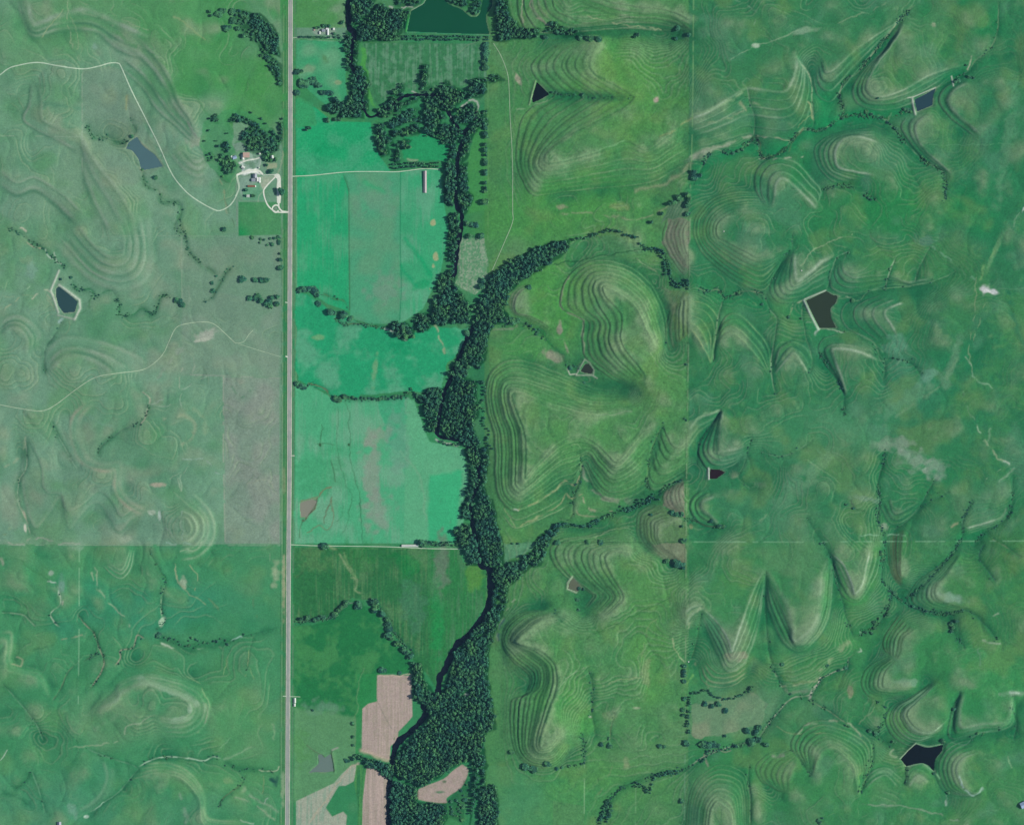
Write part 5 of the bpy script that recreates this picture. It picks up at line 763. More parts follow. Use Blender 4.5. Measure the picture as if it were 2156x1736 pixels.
WOODS = [
    ('B5', [(1530, 440), (1650, 460), (1650, 520), (1560, 560), (1490, 530)], 4.6, 15, 1, 3.1), ('B5', [(1710, 480), (1880, 400), (1910, 520), (1790, 600), (1720, 545)], 4.8, 14, 1, 3.1),
    ('F', [(480, 240), (620, 170), (740, 215), (860, 265), (820, 320), (700, 265), (560, 255)], 4.8, 9, .9, 2.8), ('F', [(1040, 420), (1110, 420), (1145, 640), (1120, 720), (1030, 700), (1060, 560)], 5.2, 9, .4, 2.8), ('F', [(1180, 560), (1250, 600), (1240, 700), (1190, 720)], 4.8, 8, .8, 2.8),
    ('F', [(1255, 290), (1300, 280), (1305, 560), (1265, 590), (1245, 450)], 4.4, 10, 1, 2.9), ('F', [(380, 860), (460, 850), (580, 920), (560, 1010), (470, 1040), (370, 960)], 4.4, 9, 1, 3.2), ('F', [(230, 180), (310, 160), (310, 260), (260, 270)], 4.6, 9, 1, 3), ('F', [(1020, 720), (1100, 700), (1110, 860), (1030, 850), (990, 800)], 4.8, 9, .8, 3),
    ('A1', [(1700, 80), (1760, 70), (1830, 90), (1860, 200), (1900, 330), (1830, 270), (1760, 210)], 5.5, 7, .6, 2.8),  # tile, outline, spacing px, height m, density, crown radius px
    ('B1', [(645, -120), (870, -120), (870, 0), (820, 80), (740, 160), (690, 210), (660, 250), (642, 240)], 5.0, 19, 1, 3.6),
    ('B1', [(905, 30), (1000, 95), (1180, 95), (1130, 200), (1105, 290), (1060, 310), (1000, 370), (880, 370), (720, 365), (700, 280), (760, 190)], 4.6, 15, 1, 3.0),
    ('B1', [(592, 300), (630, 290), (645, 370), (632, 480), (632, 640), (605, 640), (592, 400)], 4.6, 13, 1, 2.8),
    ('B1', [(675, 370), (705, 370), (695, 600), (760, 650), (800, 760), (782, 830), (785, 990), (755, 960), (710, 760), (675, 640)], 4.8, 15, 1, 3.0),
    ('B1', [(650, 690), (700, 720), (735, 950), (750, 1070), (620, 1060), (430, 1000), (410, 970), (480, 900), (610, 940), (645, 850)], 5.0, 15, 1, 3.2),
    ('B1', [(1050, -120), (1310, -120), (1300, 0), (1200, 55), (1060, 60)], 6, 14, .6, 3.2),
    ('B1', [(1530, -120), (1700, -120), (1700, 10), (1690, 45), (1620, 55), (1545, 20)], 5, 12, 1, 3.2), ('B1', [(1760, 40), (1790, -120), (1835, -120), (1820, 80), (1795, 130), (1755, 140), (1735, 100)], 4.6, 12, 1, 3.0),
    ('C1', [(180, -100), (255, -100), (265, 60), (300, 170), (400, 235), (520, 240), (500, 300), (190, 328), (165, 100)], 5.0, 17, 1, 3.4), ('C1', [(560, 240), (640, 185), (760, 240), (880, 270), (860, 290), (700, 290)], 5.5, 10, .7, 3.0),
    ('B1', [(1000, 860), (1110, 765), (1125, 800), (1100, 880), (1000, 1000), (910, 1070), (880, 1000), (940, 950)], 5.2, 15, .8, 3.2), ('B1', [(1130, 900), (1260, 880), (1230, 930), (1130, 960), (1020, 1040), (960, 1060), (1000, 1000)], 5.2, 12, .7, 3.0),
    ('B1', [(1445, 830), (1500, 730), (1560, 795), (1680, 835), (1690, 870), (1560, 1000), (1480, 1010), (1450, 940)], 5.0, 17, 1, 3.4), ('B1', [(1690, 830), (1750, 720), (1880, 705), (1875, 830), (1800, 880), (1700, 900)], 5.4, 15, .85, 3.4), ('B1', [(1600, 1000), (1740, 935), (1790, 960), (1760, 1080), (1690, 1130), (1570, 1110)], 5.2, 14, .9, 3.2),
    ('B1', [(1880, 720), (1960, 670), (2030, 730), (1900, 750)], 5, 9, .8, 2.8), ('B1', [(1290, 585), (1335, 600), (1340, 700), (1310, 785), (1290, 700)], 4.8, 18, 1, 3.2), ('B1', [(1260, 790), (1420, 810), (1430, 860), (1300, 850)], 6, 8, .6, 2.8),
    ('B1', [(885, 1130), (930, 1130), (960, 1300), (980, 1400), (920, 1420), (870, 1300)], 5.0, 15, 1, 3.4), ('B1', [(1180, 980), (1060, 1060), (990, 1120), (1040, 1180), (1120, 1120), (1200, 1060)], 5.0, 12, .9, 3.2), ('B1', [(1310, 910), (1400, 1000), (1450, 1060), (1430, 1200), (1330, 1230), (1310, 1100)], 5.0, 16, .95, 3.4),
    ('B1', [(1180, 1140), (1240, 1140), (1250, 1210), (1130, 1220), (1000, 1260), (1000, 1190), (1100, 1200)], 5, 14, 1, 3.2), ('B1', [(1110, 1270), (1180, 1270), (1170, 1330), (1110, 1350)], 5, 14, 1, 3.4), ('B1', [(1050, 1300), (1085, 1330), (1090, 1480), (1050, 1480)], 5.0, 17, 1, 3.2), ('B1', [(1480, 1120), (1560, 1130), (1650, 1200), (1560, 1300), (1500, 1260), (1470, 1200)], 5, 15, .9, 3.4), ('B1', [(950, 1200), (1000, 1240), (1010, 1300), (960, 1290)], 5, 13, 1, 3.0),
    ('B1', [(1140, 1040), (1180, 1000), (1260, 990), (1290, 1100), (1240, 1140), (1180, 1120)], 6, 10, .45, 2.8), ('B1', [(1010, 1090), (1090, 1100), (1100, 1160), (1010, 1170)], 5.6, 12, .7, 3), ('B1', [(1350, 1230), (1480, 1200), (1530, 1260), (1500, 1320), (1420, 1260)], 5.4, 12, .8, 3), ('B1', [(1400, 1010), (1460, 1010), (1490, 1080), (1450, 1060)], 5.2, 13, .9, 3), ('B1', [(1290, 880), (1440, 860), (1440, 1000), (1390, 970), (1300, 910)], 5.2, 14, .8, 3.2),
    ('B1', [(1810, 1020), (1890, 990), (1875, 1130), (1800, 1160), (1780, 1100)], 5.5, 11, .8, 3.0), ('B1', [(1660, 1230), (1760, 1110), (1790, 1170), (1720, 1300), (1690, 1400), (1640, 1480), (1640, 1400)], 5.0, 14, 1, 3.0), ('B1', [(1540, 1290), (1620, 1250), (1600, 1400), (1560, 1500), (1520, 1480), (1530, 1400)], 5.0, 15, 1, 3.2),
    ('B1', [(1500, 1490), (1580, 1480), (1590, 1725), (1500, 1730)], 5.0, 17, 1, 3.3), ('B1', [(1630, 1500), (1690, 1480), (1700, 1730), (1640, 1730)], 5.0, 15, 1, 3.2),
    ('B2', [(1520, 0), (1580, 0), (1590, 200), (1570, 350), (1545, 360), (1500, 310), (1500, 150)], 5.0, 17, 1, 3.3), ('B2', [(1630, 0), (1690, 0), (1690, 200), (1750, 270), (1730, 350), (1680, 430), (1640, 400), (1620, 280)], 5.0, 14, 1, 3.2),
    ('B2', [(1530, 440), (1600, 430), (1630, 480), (1620, 600), (1600, 720), (1580, 880), (1545, 880), (1530, 700), (1540, 560)], 5.0, 15, 1, 3.2), ('B2', [(1500, 960), (1570, 900), (1580, 1080), (1500, 1110), (1440, 1180), (1420, 1080)], 5.2, 15, 1, 3.3),
    ('B2', [(1390, 1230), (1450, 1160), (1520, 1180), (1500, 1300), (1500, 1420), (1400, 1440), (1370, 1340)], 5.2, 18, 1, 3.6), ('B2', [(1500, 1120), (1590, 1090), (1660, 1170), (1720, 1300), (1700, 1420), (1560, 1420), (1500, 1330)], 4.8, 17, 1, 3.3), ('B2', [(1250, 1340), (1340, 1330), (1370, 1400), (1330, 1500), (1250, 1500), (1230, 1420)], 5.0, 16, 1, 3.6), ('B2', [(1080, 1430), (1130, 1410), (1210, 1490), (1200, 1550), (1130, 1580), (1060, 1545), (970, 1470), (1040, 1420)], 5.0, 15, 1, 3.6),
    ('B2', [(1900, 1100), (1940, 980), (2156, 870), (2156, 1060), (2080, 1150), (2020, 1290), (2080, 1390), (1975, 1430), (1910, 1410), (1880, 1300), (1790, 1330), (1720, 1310), (1780, 1250), (1860, 1190)], 4.9, 17, 1, 3.4), ('B2', [(1760, 1380), (1880, 1320), (1910, 1430), (1890, 1560), (1820, 1690), (1700, 1725), (1680, 1640), (1740, 1560)], 5.0, 17, 1, 3.4),
    ('C2', [(240, 600), (500, 470), (700, 410), (780, 402), (740, 490), (560, 620), (380, 735), (290, 800), (220, 850), (190, 720)], 4.9, 14, 1, 3.2), ('C2', [(100, 740), (200, 650), (300, 740), (230, 900), (180, 960), (250, 1000), (260, 1070), (180, 1050), (90, 1180), (60, 1040), (80, 900)], 4.9, 16, 1, 3.4),
    ('B3', [(1700, 110), (1760, 70), (1880, 0), (1880, 60), (1810, 180), (1760, 230), (1660, 400), (1560, 440), (1535, 360), (1640, 210)], 5.0, 18, 1, 3.5), ('B3', [(1880, 100), (1850, 240), (1790, 330), (1750, 300), (1760, 240), (1830, 150)], 4.8, 12, 1, 3.0),
    ('B3', [(1330, 505), (1440, 495), (1480, 520), (1450, 640), (1430, 770), (1410, 900), (1370, 900), (1330, 770), (1310, 690), (1300, 580)], 4.9, 17, 1, 3.5), ('B3', [(1240, 560), (1290, 570), (1300, 640), (1270, 640)], 4.6, 12, 1, 3.0),
    ('B3', [(1580, 480), (1680, 390), (1690, 430), (1770, 450), (1780, 600), (1790, 780), (1720, 830), (1650, 870), (1620, 960), (1520, 950), (1460, 880), (1480, 720), (1530, 560)], 4.5, 16, 1, 3.0), ('B3', [(1640, 880), (1740, 820), (1790, 960), (1810, 1100), (1790, 1260), (1790, 1400), (1730, 1500), (1690, 1440), (1740, 1300), (1700, 1040), (1650, 980)], 4.8, 17, 1, 3.3), ('B3', [(1840, 1050), (1880, 1010), (1890, 1200), (1850, 1350), (1880, 1500), (1800, 1560), (1790, 1500), (1830, 1300)], 4.8, 13, 1, 3.0),
    ('B3', [(1650, 1570), (1720, 1450), (1760, 1520), (1700, 1640), (1650, 1690)], 5, 14, 1, 3.2), ('B4', [(1770, 130), (1860, 100), (1920, 0), (1960, 200), (2020, 400), (2020, 590), (1930, 620), (1860, 590), (1820, 400), (1780, 250)], 4.4, 15, 1, 2.9), ('B3', [(1770, 1600), (1880, 1500), (1940, 1725), (1760, 1725)], 4.4, 13, 1, 2.9), ('B4', [(1650, 40), (1720, 60), (1740, 180), (1700, 190), (1660, 130)], 5, 14, 1, 3.2), ('B4', [(1580, 320), (1640, 250), (1710, 230), (1760, 330), (1810, 590), (1720, 600), (1690, 440), (1640, 430)], 5.0, 16, 1, 3.5),
    ('B4', [(1930, 630), (2020, 610), (2040, 680), (2000, 800), (1950, 980), (1920, 960), (1945, 800)], 4.9, 16, 1, 3.2), ('B4', [(1960, 640), (2156, 560), (2156, 730), (2070, 770), (2060, 950), (2000, 900), (2030, 760)], 5.2, 12, .8, 3.2), ('B4', [(1850, 1090), (1930, 990), (1970, 1000), (1890, 1140), (1790, 1290), (1690, 1370), (1660, 1330), (1740, 1220)], 5.0, 16, 1, 3.3), ('B4', [(1990, 960), (2050, 950), (2000, 1100), (1930, 1280), (1860, 1350), (1800, 1330), (1900, 1150)], 5.0, 13, 1, 3.2),
    ('B4', [(1650, 1350), (1830, 1370), (1870, 1500), (1870, 1730), (1600, 1725), (1620, 1550), (1580, 1450)], 4.9, 16, 1, 3.4), ('B4', [(1540, 1390), (1620, 1360), (1640, 1420), (1560, 1420)], 5, 14, 1, 3.3), ('B4', [(1560, 1500), (1590, 1480), (1570, 1650), (1530, 1725), (1510, 1725)], 4.8, 13, 1, 3.0),
    ('B4', [(1190, 1500), (1265, 1500), (1290, 1600), (1290, 1725), (1215, 1725), (1210, 1620)], 5.0, 14, 1, 3.3), ('C3', [(240, 1500), (330, 1490), (480, 1360), (500, 1300), (640, 1190), (700, 1150), (690, 1200), (620, 1290), (560, 1400), (540, 1490), (440, 1510), (370, 1600), (270, 1680), (200, 1600)], 5.6, 11, .85, 3.3),
    ('B5', [(1210, 260), (1270, 270), (1300, 400), (1400, 570), (1380, 640), (1320, 640), (1230, 590), (1220, 400)], 5.0, 15, 1, 3.3), ('B5', [(1400, 560), (1480, 530), (1530, 490), (1570, 540), (1690, 540), (1780, 570), (1770, 790), (1880, 850), (1840, 1000), (1700, 1120), (1560, 1200), (1440, 1280), (1280, 1380), (1160, 1330), (1060, 1280), (1040, 1180), (1110, 1020), (1200, 940), (1290, 850), (1350, 740), (1330, 640)], 4.5, 16, 1, 3.1),
    ('B5', [(1640, 180), (1740, 60), (1900, 0), (1880, 300), (1860, 420), (1780, 500), (1700, 500), (1620, 470), (1570, 420), (1620, 300)], 4.8, 16, 1, 3.3), ('B5', [(1800, 580), (1900, 500), (1930, 650), (1950, 850), (1890, 880), (1800, 760)], 5.0, 14, 1, 3.3), ('B5', [(1540, 330), (1585, 250), (1560, 450), (1520, 480)], 4.8, 12, 1, 3.0),
    ('B5', [(1720, 1120), (1850, 1000), (1860, 1100), (1800, 1200), (1780, 1400), (1760, 1560), (1720, 1725), (1740, 1500), (1760, 1260)], 5.0, 16, 1, 3.3), ('B5', [(1820, 1380), (1950, 1370), (1970, 1500), (1990, 1780), (1800, 1780)], 4.6, 13, 1, 3.0), ('B5', [(1840, 1120), (1870, 1180), (1860, 1360), (1820, 1340)], 5, 12, 1, 3),
    ('B5', [(850, 1130), (1030, 1190), (1040, 1290), (990, 1300), (880, 1220), (760, 1170)], 5.0, 13, 1, 3.2), ('B5', [(1010, 1330), (1140, 1350), (1240, 1400), (1250, 1480), (1230, 1560), (1170, 1780), (1010, 1780), (1000, 1500)], 4.9, 15, 1, 3.3), ('B5', [(1260, 1530), (1500, 1540), (1510, 1640), (1440, 1780), (1190, 1780), (1230, 1600)], 4.9, 14, 1, 3.3), ('B5', [(1520, 1520), (1640, 1400), (1700, 1310), (1690, 1500), (1640, 1700), (1540, 1640)], 6.5, 5, .5, 3.0),
    ('A1', [(1850, 100), (1890, 100), (1960, 170), (2040, 250), (2030, 330), (2040, 400), (1990, 380), (1920, 330), (1870, 250)], 4.4, 10, 1, 2.9), ('A1', [(1900, 330), (1980, 400), (2050, 480), (2060, 620), (2045, 640), (1980, 510), (1920, 400)], 4.6, 8, .8, 2.8), ('A1', [(1760, 90), (1830, 100), (1840, 200), (1780, 190)], 5.5, 5, .6, 2.8),
    ('F', [(760, 260), (880, 270), (940, 330), (1040, 420), (1060, 560), (1030, 660), (900, 710), (780, 670), (700, 600), (665, 500), (700, 400), (790, 340)], 4.8, 10, .68, 2.9), ('F', [(1110, 360), (1170, 450), (1200, 560), (1210, 650), (1180, 700), (1140, 640), (1130, 500)], 4.6, 9, 1, 2.8), ('F', [(980, 700), (1120, 660), (1200, 700), (1120, 790), (1080, 850), (990, 840)], 5, 9, .7, 3),
    ('F', [(400, 540), (470, 550), (510, 640), (490, 740), (430, 730), (420, 620)], 4.6, 10, 1, 3.2), ('F', [(110, 740), (200, 700), (260, 810), (150, 850)], 5.5, 7, .5, 2.8), ('F', [(340, 770), (520, 770), (590, 900), (560, 1000), (470, 1050), (370, 980), (340, 880)], 5.2, 9, .75, 3), ('F', [(340, 640), (400, 560), (430, 700), (360, 760)], 5.4, 8, .6, 2.8), ('F', [(310, 1020), (440, 1060), (480, 1190), (370, 1150)], 5.5, 7, .5, 2.8),
]
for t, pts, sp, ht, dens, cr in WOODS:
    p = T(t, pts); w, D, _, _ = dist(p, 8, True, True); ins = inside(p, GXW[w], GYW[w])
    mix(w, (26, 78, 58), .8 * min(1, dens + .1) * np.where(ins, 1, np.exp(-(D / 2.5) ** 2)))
for pts_, w_, c_, a_, t_ in (([(60, 1230), (110, 1110), (210, 1000), (400, 940), (640, 930), (780, 850), (900, 760), (1010, 740), (1200, 720), (1400, 700)], 15, (34, 136, 88), .6, 'D1'), ([(900, 640), (930, 740)], 26, (30, 138, 88), .6, 'D1'), ([(1440, 560), (1600, 500), (1760, 470)], 8, (34, 132, 86), .4, 'D1'),
                             ([(90, 560), (280, 680), (560, 720), (740, 800), (900, 900)], 13, (38, 132, 84), .5, 'D2'), ([(1280, 1000), (1270, 1250), (1330, 1340), (1600, 1450)], 9, (36, 118, 84), .4, 'D3'), ([(1750, 980), (1900, 950)], 12, (36, 130, 84), .4, 'D3'), ([(250, 910), (600, 950)], 10, (48, 124, 84), .4, 'D3')):
    stroke(t_, pts_, w_, c_, a_, warp=True)
# fence and section lines: a mown or trodden strip in the grass
for t, pts, wd, c, a in (('P', [(1460, -50), (1459, 150), (1456, 340)], 1.2, (122, 172, 118), .75), ('P', [(1454, 345), (1453, 460), (1450, 700), (1446, 900), (1444, 1200), (1443, 1500)], 1.3, (116, 150, 116), .8), ('P', [(1443, 1560), (1441, 1736)], 1.4, (104, 150, 120), .7),
                         ('P', [(1451, 345), (1450, 460), (1448, 700), (1443, 1000), (1441, 1300)], .9, (38, 84, 60), .5), ('P', [(1444, 1140), (1700, 1140), (2156, 1138), (2216, 1138)], 1.0, (128, 180, 144), .7), ('P', [(0, 1147), (590, 1148)], 1.2, (140, 166, 146), .6), ('P', [(-50, 1149), (590, 1150)], 1.4, (50, 128, 90), .4),
                         ('P', [(173, 146), (173, 270), (173, 360)], 1.2, (140, 164, 144), .7), ('P', [(173, 360), (173, 480)], 1.0, (116, 150, 126), .4), ('P', [(167, 1148), (166, 1300), (165, 1480)], 1.0, (134, 186, 148), .8), ('P', [(-40, 286), (90, 287), (173, 289)], 1.0, (136, 166, 142), .7),
                         ('P', [(215, 498), (300, 496), (600, 498)], 1.0, (128, 158, 136), .6), ('P', [(382, 500), (383, 640)], 1.2, (140, 166, 142), .7), ('P', [(470, 792), (470, 960), (474, 1145)], 1.3, (150, 160, 146), .8), ('P', [(383, 788), (470, 791), (590, 796)], 1.3, (140, 156, 142), .8),
                         ('P', [(498, 378), (499, 500)], 1.2, (130, 150, 138), .7), ('P', [(504, 498), (590, 498)], 1.4, (60, 110, 76), .4), ('P', [(564, 1100), (568, 1145), (568, 1180)], 1.0, (130, 160, 130), .5), ('P', [(1231, 1590), (1230, 1736)], 1.1, (132, 178, 134), .7), ('P', [(1339, 1640), (1338, 1736)], 1.1, (120, 168, 124), .6),
                         ('P', [(1030, 86), (1200, 84), (1455, 86)], 1.2, (66, 124, 78), .6), ('P', [(732, 88), (1024, 92)], 1.2, (60, 110, 76), .5), ('P', [(615, 82), (730, 87)], 1.2, (120, 158, 130), .6), ('P', [(1027, 95), (1028, 340), (1027, 560)], 1.1, (104, 160, 104), .6), ('P', [(1060, 1142), (1360, 1141), (1443, 1140)], 1.2, (44, 96, 66), .6),
                         ('P', [(1250, 1573), (1440, 1574)], 1.1, (52, 108, 74), .4), ('P', [(1027, 490), (985, 472)], 1.1, (50, 104, 68), .5), ('P', [(620, 1153), (960, 1156)], 1.0, (100, 146, 100), .5), ('P', [(617, 374), (617, 1140)], 1.0, (96, 126, 104), .6), ('P', [(618, 1160), (616, 1736)], 1.0, (70, 136, 96), .5)):
    stroke(t, pts, wd, c, a, k=0, warp=False, brk=.25)
for x0, c, a, wdt in ((590.5, (58, 104, 74), .6, 1.0), (593.5, (122, 152, 116), .6, 1.1), (596.5, (56, 118, 76), .8, 1.3), (599.5, (104, 142, 106), .6, 1.0), (602.0, (74, 126, 84), .7, 1.2), (616.5, (92, 130, 104), .8, 1.6), (619.5, (60, 126, 84), .7, 1.3)):
    stroke('P', [(x0 + 4, -50), (x0 + 3, 300), (x0 + 1, 900), (x0, 1300), (x0 - 2, 1796)], wdt, c, a, k=0, warp=False, brk=.7)
blob('P', 597, 1230, 4, 70, (172, 176, 144), .6); blob('P', 596, 1650, 4, 40, (160, 180, 150), .5); blob('P', 598, 1010, 4, 30, (150, 156, 128), .4)
# farmstead yards
field([(660, 1090), (950, 1080), (950, 1300), (870, 1300), (700, 1290), (690, 1460), (610, 1080)], (128, 162, 146), .8, t='F', warp=True)
field([(945, 1100), (1190, 1080), (1010, 1300), (945, 1300)], (168, 182, 160), .9, t='F', c2=(140, 168, 144), nz=N2)
field([(660, 740), (820, 720), (950, 790), (960, 980), (1010, 1060), (600, 1080), (680, 1020), (640, 880), (690, 850)], (136, 166, 152), .85, t='F', warp=True, c2=(96, 136, 112), nz=N1 + N2)
field([(1050, 900), (1230, 870), (1210, 960), (1060, 1000)], (156, 170, 140), .8, t='F', warp=True)
field([(700, 1280), (940, 1180), (1010, 1310), (1010, 1460), (690, 1460)], (96, 160, 124), .8, t='F')
field([(610, 1440), (1400, 1500), (1280, 1740), (1280, 2020), (620, 2020)], (60, 150, 90), .0, t='F')
field([(502, 425), (592, 425), (592, 494), (502, 496)], (72, 142, 94), .9, c2=(34, 140, 84), nz=N5 * .6 - (GX - 530) / 40 + .2, grain=.4)
field([(600, 1075), (680, 1020), (790, 985), (940, 1000), (1010, 1065), (900, 1055), (760, 1045)], (226, 236, 228), .95, t='F', warp=True, soft=1)
stroke('F', [(640, 890), (760, 850), (900, 830), (960, 800)], 1.6, (206, 216, 204), .85); stroke('F', [(700, 760), (700, 850)], 2.4, (206, 212, 202), .8); stroke('F', [(650, 880), (670, 960), (690, 1010)], 2.0, (196, 214, 212), .7)
stroke('F', [(960, 800), (960, 980)], 1.2, (186, 204, 192), .6); stroke('F', [(1215, 1060), (1290, 920), (1310, 700)], 1.2, (150, 170, 142), .7); stroke('F', [(545, 395), (660, 410)], 1.0, (160, 170, 146), .7)
stroke('F', [(1010, 1310), (940, 1400), (920, 1470)], 1.0, (150, 176, 150), .6); blob('F', 1570, 0, 1, 1, (0, 0, 0), 0)
field([(540, 260), (760, 300), (780, 330), (690, 410), (660, 520), (560, 600), (540, 400)], (118, 156, 132), .7, t='F', warp=True); field([(560, 600), (700, 580), (760, 700), (620, 700)], (120, 148, 136), .7, t='F', warp=True)
field([(80, 340), (100, 260), (300, 150), (520, 80), (760, 90), (1000, 230), (1200, 450), (1290, 620), (1100, 640), (1040, 420), (900, 280), (640, 170), (480, 250), (540, 500), (560, 620), (620, 720), (560, 760), (640, 900), (560, 1060), (480, 1200), (350, 1100), (150, 840), (40, 620)], (68, 142, 94), .7, t='F', warp=True)
# north farm yard
field([(800, 480), (1560, 470), (1560, 700), (1000, 700), (800, 620)], (150, 172, 158), .7, t='N', warp=True, c2=(104, 138, 118), nz=N1)

# ------------------------------------------------------------------ ponds
ERODE = []
PONDS = [  # label, tile, outline, colour, rim
    ('stock pond with slate blue water in the grey-green west pasture', 'A1', [(940, 1040), (1000, 1000), (1030, 1050), (1060, 1080), (1130, 1130), (1190, 1215), (1035, 1245), (1010, 1160), (965, 1100), (920, 1085)], (78, 112, 118), .6),
    ('dark slate pond boxed in by pale banks near the left edge', 'A2', [(410, 545), (430, 530), (500, 585), (565, 640), (545, 715), (465, 725), (425, 670), (410, 610)], (50, 80, 86), .7),
    ('deep green lake cut off by the top edge', 'B1', [(1320, -200), (1320, 0), (1290, 40), (1190, 95), (1150, 285), (1500, 300), (1900, 310), (1870, 200), (1870, 130), (1925, 50), (1920, -200), (1850, -200), (1835, 0), (1815, 110), (1780, 150), (1720, 145), (1640, 80), (1560, 50), (1505, 0), (1490, -200)], (4, 84, 66), .3),
    ('black triangular pond inside the north contour hill', 'C1', [(500, 665), (550, 710), (600, 765), (540, 800), (470, 832), (460, 800), (480, 730)], (20, 36, 44), .4),
    ('small dark triangular pond between the twin middle hills', 'C2', [(890, 1412), (920, 1405), (958, 1455), (945, 1490), (880, 1478), (858, 1465)], (50, 60, 60), .5),
    ('small maroon pond just east of the long fence line', 'C3', [(1905, 720), (1980, 725), (2025, 747), (1960, 795), (1900, 800)], (44, 36, 42), .5),
    ('muddy olive pond under the lower terraced hill', 'C3', [(795, 1600), (830, 1640), (860, 1680), (830, 1712), (755, 1690), (765, 1640)], (96, 108, 92), .6),
    ('blue-grey wedge pond behind a pale dam in the north-east valley', 'D1', [(1470, 625), (1540, 590), (1600, 555), (1585, 600), (1580, 660), (1485, 700)], (46, 74, 86), .5),
    ('large charcoal pond with a straight pale dam in the east valley', 'D2', [(920, 632), (955, 655), (990, 662), (978, 705), (945, 740), (950, 800), (980, 860), (920, 862), (875, 862), (830, 770), (792, 692), (850, 665)], (50, 66, 60), .5),
    ('navy five-armed pond near the lower right corner', 'D4', [(1480, 1215), (1540, 1237), (1600, 1232), (1650, 1218), (1640, 1260), (1600, 1310), (1590, 1385), (1560, 1350), (1520, 1335), (1470, 1340), (1420, 1355), (1385, 1310), (1430, 1255)], (20, 32, 48), .4),
    ('pale brown pond in the bright field beside the main road', 'B4', [(180, 40), (230, 20), (300, 5), (330, 25), (290, 90), (240, 160), (190, 160), (178, 100)], (134, 140, 126), .5),
    ('dull grey pond in the olive field beside the ploughed ground', 'B5', [(340, 1090), (375, 1085), (400, 1115), (440, 1090), (462, 1080), (478, 1160), (488, 1240), (380, 1245), (260, 1250), (345, 1170)], (104, 128, 122), .3),
]
for lab, t, pts, c, hb in PONDS:
    p = T(t, pts)
    w, D, _, _ = dist(p, 8, False, True)
    ins = inside(p, GX[w], GY[w])
    j = HT[w]; rimh = float(np.median(j[ins])) if ins.any() else 5.0
    ring = sstep(9, 0, D) * ~ins
    HT[w] = np.where(ins, rimh - np.minimum(D * .5, 2.5) - .5, j * (1 - ring) + (rimh + .5 + .12 * D) * ring)
    mix(w, (112, 136, 108), np.exp(-(D / 4.0) ** 2) * ~ins * .35 * sstep(-1, .8, NM[w] + N2[w] * .5))
    mix(w, (150, 168, 146), np.exp(-(D / 1.4) ** 2) * ~ins * hb * sstep(-1.4, .4, NM[w]))
    ERODE.append((lab, p, rimh, c))
for a in (('A2', [(430, 415), (395, 500), (370, 560), (400, 640), (425, 720)], 2.0, 1.2), ('A2', [(430, 520), (500, 570), (580, 630), (585, 690), (545, 770)], 2.4, 1.4), ('A2', [(420, 740), (540, 770)], 2.0, 1, (150, 166, 152)), ('A2', [(430, 790), (450, 770)], 3, .3, (150, 184, 176)),
          ('D1', [(1455, 620), (1462, 670), (1474, 718)], 2.0, 2.2), ('D1', [(1425, 615), (1460, 610), (1600, 550)], 1.0, .6), ('D1', [(1700, 480), (1712, 540)], 1.3, 1.2), ('D2', [(778, 690), (820, 780), (868, 870)], 2.0, 2.6, (178, 200, 184)), ('D2', [(785, 682), (850, 655), (915, 628)], 1.2, .6),
          ('C1', [(492, 655), (465, 750), (440, 850)], 1.4, 1.8, (140, 176, 134)), ('C2', [(885, 1380), (850, 1440), (820, 1500)], 1.4, 1.5, (150, 170, 150)), ('C2', [(890, 1370), (930, 1400), (965, 1460), (960, 1500)], 1.3, .8, (140, 160, 140)), ('C2', [(820, 1500), (890, 1500), (950, 1500), (990, 1525)], 1.4, .8, (156, 174, 156)), ('C2', [(750, 1450), (770, 1495), (820, 1490)], 1.2, .4, (196, 208, 188)),
          ('C3', [(1892, 712), (1895, 800)], 1.6, 2.0, (196, 204, 198)), ('C3', [(1880, 740), (1868, 800)], 1.6, .3, (60, 92, 88)), ('C3', [(790, 1590), (750, 1640), (748, 1690), (820, 1722)], 1.4, 1.0, (156, 176, 150)), ('D4', [(1378, 1308), (1478, 1210)], 1.1, 1.2, (150, 176, 150)), ('D4', [(1425, 1358), (1520, 1334), (1590, 1385)], 1.0, .4, (126, 168, 134)), ('D4', [(1480, 1212), (1560, 1232), (1650, 1215)], 1.0, .4, (126, 168, 134)),
          ('B5', [(470, 1060), (462, 1080), (478, 1160), (490, 1240)], 1.5, 1.4, (74, 100, 82)), ('B5', [(470, 1045), (520, 1025)], 1.8, .8, (150, 158, 148)), ('B5', [(240, 1000), (300, 1050), (400, 1105)], 1.0, .4, (92, 116, 92)), ('B1', [(1150, 290), (1400, 300), (1900, 318)], 1.1, .8, (50, 140, 100)), ('B1', [(1170, 100), (1150, 200), (1140, 285)], 1.8, .5, (60, 170, 84)), ('B1', [(1200, 90), (1300, 35), (1325, 0)], 1.3, .3, (140, 168, 146)),
          ('D1', [(1440, 700), (1400, 680)], 2.4, .2, (58, 80, 56))):
    dam(a[0], a[1], a[2], a[3], *( (a[4],) if len(a) > 4 else ()))

